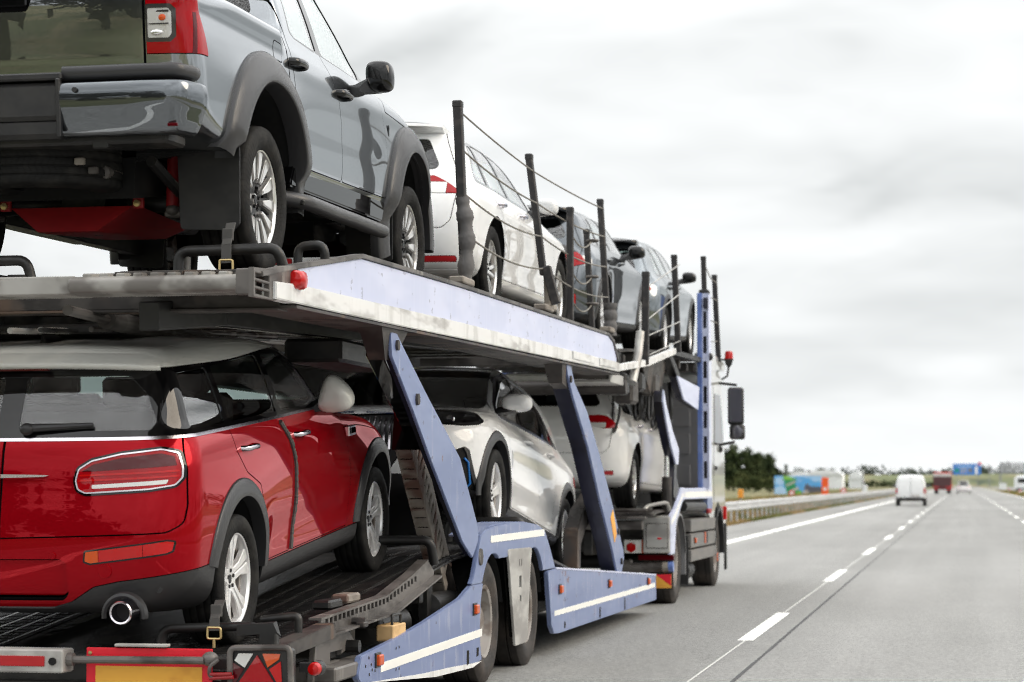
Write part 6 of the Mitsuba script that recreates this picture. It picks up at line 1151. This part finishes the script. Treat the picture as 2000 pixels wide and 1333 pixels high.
mat('hoard_light', prin((.42, .60, .80), .5)); mat('hoard_green', prin((.02, .24, .09), .5)); mat('hoard_lime', prin((.20, .46, .06), .5)); mat('hoard_dark', prin((.08, .085, .11), .5)); mat('hoard_pale', prin((.45, .42, .40), .5))
mat('orange_panel', prin((.80, .10, .012), .5)); mat('orange_box', prin((.75, .30, .03), .5)); mat('hall_white', prin((.72, .74, .75), .5)); mat('hall_grey', prin((.32, .33, .34), .6)); mat('lorry_red', prin((.40, .025, .02), .4)); mat('lorry_dark', prin((.06, .02, .022), .5)); mat('sign_red', prin((.6, .03, .04), .5)); mat('lattice_grey', prin((.22, .23, .24), .5))
def struct(name, m, mt, **k): return obj(name, m, mt, kind='structure', **k)
def sheet(x0, x1, y0, y1, z, n=1): 
    ys = np.linspace(y0, y1, n + 1); v = [(x, y, z) for y in ys for x in (x0, x1)]; f = []
    for i in range(n): a = 2 * i; f += [(a, a + 1, a + 3), (a, a + 3, a + 2)]
    return tm(v, f)
struct('ground', sheet(-4000, 4000, -1500, 5500, -.06), 'grass_ground', smooth=False)
struct('road', sheet(-7.35, 5.75, -1200, 1400, 0, 1), 'road', smooth=False)
struct('road_of_other_carriageway', sheet(8.0, 19.5, -1200, 1400, -.02, 1), 'road', smooth=False)
for i in range(12): y = 19.66 + 12.1 * i; obj('lane_dash', sheet(-1.92, -1.785, y, y + 4.25, .004), 'lane_paint', 'road', smooth=False)
for i in range(-2, 0): y = 19.66 + 12.1 * i; obj('lane_dash', sheet(-1.92, -1.785, y, y + 4.25, .004), 'lane_paint', 'road', smooth=False)
for i in range(12): y = 7.2 + 12.1 * i; obj('lane_dash', sheet(1.99, 2.15, y, y + 4.25, .004), 'lane_paint', 'road', smooth=False)
obj('far_lane_dashes', cat([sheet(-1.93, -1.775, 19.66 + 12.1 * i, 23.9 + 12.1 * i, .004) for i in range(12, 60)] + [sheet(1.99, 2.15, 7.2 + 12.1 * i, 11.45 + 12.1 * i, .004) for i in range(12, 60)]), 'lane_paint', 'road', smooth=False, kind='stuff')
obj('edge_line', sheet(-5.46, -5.19, -100, 1300, .004), 'lane_paint', 'road', smooth=False); obj('edge_line', sheet(5.35, 5.55, -100, 1300, .004), 'lane_paint', 'road', smooth=False)
rng = np.random.RandomState(3)
ys = np.linspace(2, 420, 420); w = .012 + .006 * rng.rand(420); xc = -1.555 + .006 * np.cumsum(rng.randn(420)) * .15
v = np.stack([np.stack([xc - w, ys, 0 * ys + .003], 1), np.stack([xc + w, ys, 0 * ys + .003], 1)], 1).reshape(-1, 3); f = []
for i in range(419): a = 2 * i; f += [(a, a + 1, a + 3), (a, a + 3, a + 2)]
obj('sealed_joint', tm(v, f), 'joint', 'road', smooth=False); obj('sealed_joint', sheet(-1.52, 5.3, 36.6, 36.63, .002), 'joint_faint', 'road', smooth=False); obj('paint_seam', sheet(-1.862, -1.845, 2, 200, .0025), 'seam', 'road', smooth=False)
struct('verge', sheet(-60, -7.35, -1200, 1400, -.03), 'grass_ground', smooth=False)
struct('central_verge', sheet(5.75, 8.0, -1200, 1400, -.01), 'grass_ground', smooth=False)
# grass along the edges
def tufts(x0, x1, y0, y1, n, h, seed):
    r = np.random.RandomState(seed); y = y0 + (y1 - y0) * r.rand(n) ** 1.6; x = x0 + (x1 - x0) * r.rand(n); a = r.rand(n) * 2 * PI; w = .012 + .02 * r.rand(n) + y * .00025; hh = h * (.4 + .8 * r.rand(n)); lx, ly = .35 * hh * r.randn(n), .35 * hh * r.randn(n)
    v = np.stack([np.stack([x - w * np.cos(a), y - w * np.sin(a), 0 * x - .05], 1), np.stack([x + w * np.cos(a), y + w * np.sin(a), 0 * x - .05], 1), np.stack([x + lx, y + ly, hh], 1)], 1).reshape(-1, 3)
    return tm(v, np.arange(3 * n).reshape(-1, 3))
obj('verge_grass', cat([tufts(-9.5, -8.0, 40, 320, 42000, .30, 5), tufts(-7.9, -7.42, 40, 320, 9000, .12, 8), tufts(-16, -9.5, 60, 320, 20000, .42, 6), tufts(5.8, 7.9, 60, 420, 26000, .30, 7)]), 'grass_blade', smooth=False, kind='stuff')
labels['verge_grass']['label'] = 'dry green and brown grass behind the crash barrier and along the road edges'
# crash barrier
gb = thing('crash_barrier', 'galvanised steel crash barrier on posts along the left road edge', 'guardrail')
wv = [(0, .44), (.05, .47), (.05, .53), (-.02, .565), (-.02, .60), (.05, .635), (.05, .70), (0, .735)]
def rail_x(y): return -7.62 + 0 * y
ws = LineString(wv).buffer(.004, cap_style=2)
for i in range(24): y = 36 + i * 12; obj('rail_beam', prism_y([(x + float(rail_x(y)), z) for x, z in np.array(ws.exterior.coords)[:-1]], y, y + 11.985), 'rail_steel', gb)
for i in range(140): y = 37 + i * 2.; obj('barrier_post', bx((-7.70, y, .33), (.06, .11, .74), .004), 'rail_steel', gb, smooth=False)
# trees
def crown_mesh(r, lobes, n, s):
    P = []
    for (c, rad) in lobes:
        k = int(n / len(lobes)); d = r.randn(k, 3); d /= np.linalg.norm(d, axis=1, keepdims=True); q = r.rand(k, 1) ** .45
        P.append(np.array(c) + d * q * np.array(rad))
    P = np.vstack(P); k = len(P); u = r.randn(k, 3); u /= np.linalg.norm(u, axis=1, keepdims=True); w = np.cross(u, r.randn(k, 3)); w /= np.linalg.norm(w, axis=1, keepdims=True); z = (s * (.5 + r.rand(k)))[:, None]
    v = np.stack([P - u * z, P + w * z * .6, P + u * z, P - w * z * .6], 1).reshape(-1, 3); i = np.arange(k)[:, None] * 4
    return tm(v, np.vstack([i + [0, 1, 2], i + [0, 2, 3]]))
def wood(name, label, spots, mt, n, s, seed):
    r = np.random.RandomState(seed); ms, tr = [], []
    for x, y, h, w in spots:
        lobes = [((x + w * .30 * r.randn(), y + w * .30 * r.randn(), h * (.30 + .52 * r.rand())), (w * (.30 + .18 * r.rand()), w * .4, h * (.14 + .12 * r.rand()))) for _ in range(7)] + [((x, y, h * .84), (w * .26, w * .26, h * .17)), ((x, y, h * .36), (w * .52, w * .52, h * .34))]
        ms += [crown_mesh(r, lobes, n, s * h + .1), tube([(x, y, -.06), (x, y, h * .35), (x + .02 * h, y, h * .75)], [h * .03, h * .02, h * .006], 6)]
    obj(name, cat(ms), mt, smooth=False, kind='stuff'); labels[name]['label'] = label
wood('roadside_wood', 'dark green wood beyond the crash barrier, left of the blue hoarding', [(x, y, h * 1.25, w) for x, y, h, w in [(-49.5, 430, 6.6, 5.0), (-46.5, 425, 6.9, 4.4), (-43.8, 415, 6.1, 4.0), (-41.6, 420, 6.9, 4.2), (-39.2, 425, 6.4, 3.8), (-37.2, 420, 5.6, 3.4), (-35.8, 428, 4.6, 3.0), (-52, 440, 6.8, 5), (-44.5, 440, 6.4, 4), (-38.6, 440, 5.9, 3.6), (-34.6, 430, 3.6, 2.6), (-56, 435, 7, 5), (-60, 430, 7.2, 5), (-65, 440, 7, 6)]], 'leaf_dark', 900, .035, 40)
wood('roadside_bushes', 'lighter green bushes in front of the dark wood', [(-37.5, 330, 3.6, 3.4), (-34.6, 325, 3.0, 3.0), (-32.0, 335, 3.3, 3.2), (-29.6, 330, 2.6, 2.8), (-27.4, 332, 2.3, 2.4), (-39.5, 320, 3.2, 3.4), (-43, 322, 3.4, 3.6)], 'leaf_mid', 600, .035, 70)
rr = np.random.RandomState(5)
wood('wood_across_the_road', 'trees along the far side of the other carriageway', [(62 + 14 * rr.rand(), -260 + 15 * i + 6 * rr.rand(), 5.5 + 3.5 * rr.rand(), 8.5) for i in range(34)], 'leaf_mid', 240, .05, 120)
wood('added_reflection_wood', 'added dark wood behind the camera, out of view, to darken car reflections', [(-15 - 12 * rr.rand(), -300 + 7.5 * i + 4 * rr.rand(), 11 + 5 * rr.rand(), 9) for i in range(38)], 'leaf_dark_reflection', 260, .06, 121)  # unseen trees added so the cars' rear panels reflect something dark
r = np.random.RandomState(9); lob = []
for x in np.arange(-330, 220, 3.2): lob.append(((x + 2 * r.randn(), 1010 + 16 * r.rand(), 5.2), (2.6 + 1.5 * r.rand(), 3, 1.6 + 2.4 * r.rand() + 1.5 * (abs(math.sin(x * .045)) ** 6) + (1.6 if x > -8 else 0))))
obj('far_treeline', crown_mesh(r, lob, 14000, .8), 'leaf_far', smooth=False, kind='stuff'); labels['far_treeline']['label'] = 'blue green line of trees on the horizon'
r = np.random.RandomState(10); lob = [((x, 900 - .5 * abs(x) + 10 * r.rand(), .8), (3, 3, 1.0 + 1.1 * r.rand())) for x in np.arange(-120, -4, 4.5)]
obj('hedge_at_bank_foot', crown_mesh(r, lob, 3000, .6), 'leaf_dark', smooth=False, kind='stuff'); labels['hedge_at_bank_foot']['label'] = 'dark bushes at the foot of the grass bank'
bank = []
xs = np.linspace(-420, 420, 60); prof = [(935, -.06), (955, 3.6), (965, 5.2), (1060, 5.3)]
v = np.array([(x, y, z * (1 + .06 * math.sin(x * .05))) for x in xs for y, z in prof]); k = 4; f = []
for i in range(59):
    for j in range(3): a = i * k + j; f += [(a, a + k, a + k + 1), (a, a + k + 1, a + 1)]
struct('grass_bank', tm(v, f), 'bank_grass')
# hoarding with a painted scene
k = thing('advertising_hoarding', 'blue painted hoarding with green lettering panel beyond the crash barrier', 'billboard')
obj('hoarding_wall', bx((-21.2, 300, 1.0), (6.2, .12, 2.7), .02), 'hoard_blue', k)
def patch(nm, pts, mt, d=.07): obj(nm, prism_y(rpoly(pts, .04), 300 - d - .02, 300 - d), mt, k)
patch('cloud_patch', [(-24.2, -.1), (-24.25, .8), (-23.4, 1.1), (-22.7, .5), (-22.5, -.1)], 'hoard_light'); patch('cloud_patch', [(-23.9, 1.2), (-23.9, 1.9), (-23.2, 1.9), (-23.2, 1.2)], 'hoard_light')
patch('green_panel', [(-22.6, -.1), (-22.9, .9), (-23.1, 1.9), (-21.4, 2.1), (-21.6, 1.2), (-20.8, -.1)], 'hoard_green', .075); patch('lime_panel', [(-23.2, 1.9), (-23.1, 2.4), (-22.5, 2.3), (-21.6, 2.0), (-22.2, 1.8)], 'hoard_lime', .10); patch('lime_panel', [(-21.6, .1), (-20.8, .5), (-20.7, -.1), (-21.5, -.2)], 'hoard_lime', .10)
patch('slanted_lettering', [(-22.8, 1.2), (-21.6, 1.75), (-21.55, 1.5), (-22.75, .95)], 'hoard_pale', .10); patch('slanted_lettering', [(-22.5, .35), (-21.2, .95), (-21.1, .65), (-22.4, .05)], 'hoard_pale', .10); patch('dark_patch', [(-20.4, .9), (-20.1, 1.4), (-19.6, 1.0), (-18.15, .9), (-18.15, -.1), (-19.6, -.2), (-20.4, .2)], 'hoard_dark'); patch('pale_patch', [(-20.6, -.15), (-20.6, .4), (-20.0, .5), (-19.7, -.15)], 'hoard_pale', .10)
for x in (-24, -22.4, -20.8, -19.2): obj('hoarding_post', bx((x, 300.15, .6), (.12, .12, 3.2), .01), 'hall_grey', k)
def hall(x0, x1, y, z1, zc, label):
    k = thing('white_hall', label, 'building'); obj('wall', bx(((x0 + x1) / 2, y + 6, (z1 - .06) / 2), (x1 - x0, 12, z1 + .06), .03), 'hall_white', k); c = (x0 + x1) / 2; w = (x1 - x0) / 2
    P = [(x0, z1)] + [(c + w * math.cos(a), z1 + (zc - z1) * math.sin(a)) for a in np.linspace(PI, 0, 14)] + [(x1, z1)]; obj('roof', prism_y(P, y - .4, y + 12.4), 'hall_white', k)
hall(-41.5, -32, 620, 3.7, 5.0, 'white arched hall roof behind the blue hoarding, the larger one'); hall(-31.3, -27.6, 640, 2.6, 4.8, 'small white hall at the right of the larger arched hall'); hall(-47.5, -41.6, 640, 3.2, 4.7, 'low pale hall roof right behind the blue hoarding')
k = thing('tower', 'slim dark tower rising behind the blue hoarding', 'tower'); obj('shaft', lathe([(-.06, .55), (6.2, .42), (6.25, .55), (6.6, .55), (6.7, .001)], 16, 'z', (-48.6, 640, 0)), 'leaf_far', k); obj('platform', bx((-48.6, 640, 5.4), (1.5, 1.5, .12), .02), 'lattice_grey', k)
# small signs along the barrier
k = thing('warning_panel', 'tall orange panel with white spot behind the crash barrier', 'sign'); obj('panel', bx((-10.05, 170, 1.09), (.5, .05, 1.42), .03), 'orange_panel', k); obj('spot', lathe([(-.035, .001), (-.033, .12), (0, .13)], 20, 'y', (-10.05, 170, .95)), 'sign_white', k); obj('post', bx((-10.05, 170.06, .35), (.07, .05, .9), .01), 'rail_steel', k)
k = thing('marker_box', 'small orange box on a stake behind the crash barrier', 'marker'); obj('box', bx((-8.62, 90, .95), (.20, .12, .34), .02), 'orange_box', k); obj('stake', bx((-8.62, 90.05, .36), (.05, .05, .86), .005), 'rail_steel', k)
k = thing('camera_mast', 'slim grey mast with white cabinet at its foot beside the crash barrier', 'mast'); obj('pole', tube([(-8.15, 190, -.06), (-8.15, 190, 2.36)], .09, 12), 'rail_steel', k); obj('cabinet', bx((-7.95, 190, .80), (.34, .3, .86), .03), 'hall_white', k); obj('pole_head', bx((-8.15, 190, 2.36), (.36, .2, .10), .02), 'rail_steel', k)
for x, y, z, lb in ((-14.7, 200, .52, 'round red and white sign below the blue hoarding'), (-10.75, 210, .70, 'round red and white sign right of the orange panel')):
    k = thing('round_sign', lb, 'sign'); obj('disc', lathe([(-.02, .001), (-.02, .26), (0, .26)], 24, 'y', (x, y, z)), 'sign_red', k); obj('disc_face', lathe([(-.03, .001), (-.03, .15), (-.02, .15)], 20, 'y', (x, y, z)), 'sign_white', k); obj('post', tube([(x, y + .05, -.06), (x, y + .05, z)], .03, 8), 'rail_steel', k)
# gantry sign, lattice gantry
k = thing('motorway_sign', 'wide blue motorway direction sign on two legs above the far road', 'sign'); Y = 900
obj('sign_panel', bx((1.35, Y, 6.85), (10.6, .25, 4.3), .2), 'sign_blue', k)
for nm, x0, x1, z0, z1, mt in (('route_field', -3.3, -1.6, 5.8, 7.0, 'sign_green'), ('text_line', -1.2, 1.6, 6.6, 7.0, 'hoard_pale'), ('text_line', -1.2, 1.4, 5.7, 6.1, 'hoard_pale'), ('emblem', 2.0, 3.2, 5.8, 7.2, 'sign_brown'), ('arrow_field', 4.4, 5.4, 5.0, 8.0, 'sign_white'), ('text_line', -2.6, 3.4, 7.7, 8.1, 'hoard_light')): obj(nm, bx(((x0 + x1) / 2, Y - .16, (z0 + z1) / 2), (x1 - x0, .06, z1 - z0), .02), mt, k)
obj('corner_disc', lathe([(-.2, .001), (-.2, .6), (0, .6)], 20, 'y', (6.2, Y, 9.1)), 'sign_red', k)
for x in (-2.6, 5.3): obj('sign_leg', bx((x, Y + .3, 2.3), (.22, .3, 4.8), .02), 'lattice_grey', k)
k = thing('lattice_gantry', 'grey lattice gantry at the right edge, above the other carriageway', 'gantry')
obj('gantry_beam', cat([bx((17, 700, 7.5), (12.4, .3, .25), .02), bx((17, 700, 4.35), (12.4, .3, .25), .02)]), 'lattice_grey', k)
for i in range(10): obj('gantry_panel', bx((11.5 + i * 1.24, 700, 5.92), (1.0, .12, 2.6), .03), 'hall_grey', k)
for x in (11.0, 23.0): obj('gantry_leg', bx((x, 700.3, 3.7), (.35, .35, 7.6), .03), 'lattice_grey', k)
for x, y, h in ((6.5, 600, 6.1), (-.4, 700, 5.4), (9.4, 620, 4.4)):
    k = thing('lamp_post', {6.5: 'tallest slim grey lamp post, right of the blue motorway sign', -.4: 'slim grey lamp post left of the blue motorway sign', 9.4: 'short slim grey lamp post nearest the lattice gantry'}[x], 'lamp post', 'lamp posts along the far road'); obj('pole', tube([(x, y, -.06), (x, y, h)], [.12, .07], 10), 'lattice_grey', k); obj('lamp_head', bx((x - .4, y, h), (.9, .25, .12), .04), 'lattice_grey', k)
k = thing('control_cabinet', 'light grey roadside cabinet at the end of the central verge', 'cabinet'); obj('housing', bx((6.6, 400, .7), (1.2, .8, 1.5), .05), 'hall_white', k); obj('cabinet_roof', bx((6.6, 400, 1.48), (1.3, .9, .07), .02), 'hall_grey', k)
for x, y in ((6.3, 330), (6.6, 280)):
    k = thing('delineator', 'red and white plastic delineator on the central verge, the %s one' % ('farther' if y > 300 else 'nearer'), 'bollard', 'delineators on the central verge'); obj('body', lathe([(-.03, .14), (.6, .12), (.62, .001)], 14, 'z', (x, y, 0)), 'sign_red', k); obj('band', lathe([(.3, .134), (.45, .13)], 14, 'z', (x, y, 0)), 'sign_white', k)
# ------------------------------------------------------------------ traffic ahead
def small_wheels(key, spots, R, w=.2):
    for x, y in spots:
        wk = numbered(key + '__wheel'); obj('tyre', lathe([(-w / 2, R * .6), (-w / 2, R * .95), (-w * .4, R), (w * .4, R), (w / 2, R * .95), (w / 2, R * .6)], 28, 'x', (x, y, R)), 'tyre_wall', wk); s = 1 if x > sum(q[0] for q in spots) / len(spots) else -1
        obj('rim', lathe([(s * w * .3, .001), (s * w * .35, R * .4), (s * w * .5, R * .6)], 24, 'x', (x, y, R)), 'steel_rim', wk)
def van():
    key = thing('white_panel_van', 'white panel van driving ahead in the left lane', 'van'); tw = car_tw(-3.12, 139.6, 0, 0)
    sil = [(-.78, .32), (-.84, .5), (-.85, .9), (-.80, 1.35), (-.70, 1.78), (-.5, 1.86), (.5, 1.90), (1.6, 1.86), (2.1, 1.74), (2.5, 1.38), (2.8, 1.16), (3.3, 1.05), (3.6, .85), (3.62, .45), (3.5, .28), (1.5, .26)]
    b = Body(sil, [(.2, .84), (.4, .90), (.8, .915), (1.1, .90), (1.5, .83), (1.82, .72), (1.95, .6)], [(-.9, .96), (0, 1), (2.8, .98), (3.65, .85)], [(-.9, .97), (0, 1), (2.8, .95), (3.65, .9)], 1.15, .92, bowR=.07, kend=.16, kmid=.10, h=.04)
    ops = [('opening', None, circ(0, .34, .40), 'pair', 0, 0, 0), ('opening', None, circ(2.8, .34, .40), 'pair', 0, 0, 0), ('rear_bumper', 'black_plastic', lambda V: np.maximum(V[:, 2] - .50, V[:, 1] + .4), 'mid', .003, .03, .03), ('tail_light_lens', 'red_lens', lambda V: np.maximum.reduce([.76 - V[:, 0], V[:, 1] + .6, np.abs(V[:, 2] - .92) - .17]), 'pair', 0, .01, .02),
           ('rear_door', 'white_paint', lambda V: np.maximum.reduce([sdpoly(V[:, 0], V[:, 2], rpoly([(-.5, .53), (-.5, 1.72), (.64, 1.72), (.76, 1.1), (.76, .53)], .04)), V[:, 1] + .4, .006 - V[:, 0]]), 'pair', .006, .002, .01), ('windscreen', 'tinted_glass', front([(-1, 1.18), (-1, 1.7), (.6, 1.7), (.74, 1.18)], 1.9, .03), 'mid', 0, 0, 0), ('window', 'tinted_glass', side([(1.3, 1.16), (1.3, 1.66), (1.9, 1.62), (2.4, 1.2)], .03), 'pair', 0, 0, 0)]
    build_shell(key, b, tw, ops, 'white_paint', None); put_wheels(key, {'tyre': (lathe([(-.1, .2), (-.1, .31), (-.08, .33), (.08, .33), (.1, .31), (.1, .2)], 28), 'tyre_wall', None), 'rim': (lathe([(.05, .001), (.06, .13), (.1, .2)], 24), 'steel_rim', None)}, [(s * .80, y, .33) for s in (1, -1) for y in (0, 2.8)], tw)
    obj('number_plate', bx((.25, -.90, .62), (.52, .015, .11), .004), 'hoard_pale', key, tw=tw); mirror(b, key, 2.2, 1.15, 'black_plastic', 'black_plastic', tw)
van()
hatch('white_estate_car', 'white car driving far ahead in the middle lane', 0.0, 310, 0, 0, 2.75, .34, 'white_paint', H=1.75, Wd=.93, style='multi', h=.05, glass='tinted_glass')
k = thing('red_tipper_lorry', 'dark red lorry far ahead in the left lane, beyond the white van', 'lorry')
obj('cargo_body', hull([(x, y, z) for x, z in ((-3.75, .95), (-1.65, .95), (-3.95, 2.2), (-1.45, 2.2)) for y in (300, 305)]), 'lorry_dark', k); obj('cargo_top', bx((-2.7, 302.5, 2.42), (2.3, 5, .45), .05), 'hoard_pale', k); obj('lorry_cab', bx((-2.7, 306.5, 1.7), (2.4, 2, 2.3), .1), 'lorry_red', k); obj('under_run_bar', bx((-2.7, 300, .75), (2.2, .15, .2), .03), 'lorry_dark', k)
for x in (-3.5, -1.9): obj('rear_mudguard', bx((x, 300.2, .75), (.62, .5, .5), .08), 'red_bright', k)
small_wheels(k, [(-3.5, 300.9), (-1.9, 300.9), (-3.5, 306), (-1.9, 306)], .48, .5)
k = thing('white_lorry', 'white lorry on the other carriageway at the right edge', 'lorry'); obj('lorry_cab', bx((8.35, 330, 1.55), (2.1, 2.2, 1.9), .15), 'hall_white', k); obj('windscreen', bx((8.35, 328.87, 1.75), (1.7, .04, .6), .05), 'black_gloss', k); obj('cargo_body', bx((8.35, 335, 1.35), (2.3, 7, 1.6), .08), 'hall_white', k); obj('bumper', bx((8.35, 328.85, .62), (2.0, .12, .3), .04), 'lattice_grey', k); small_wheels(k, [(7.6, 330), (9.1, 330), (7.6, 337), (9.1, 337)], .42, .4)
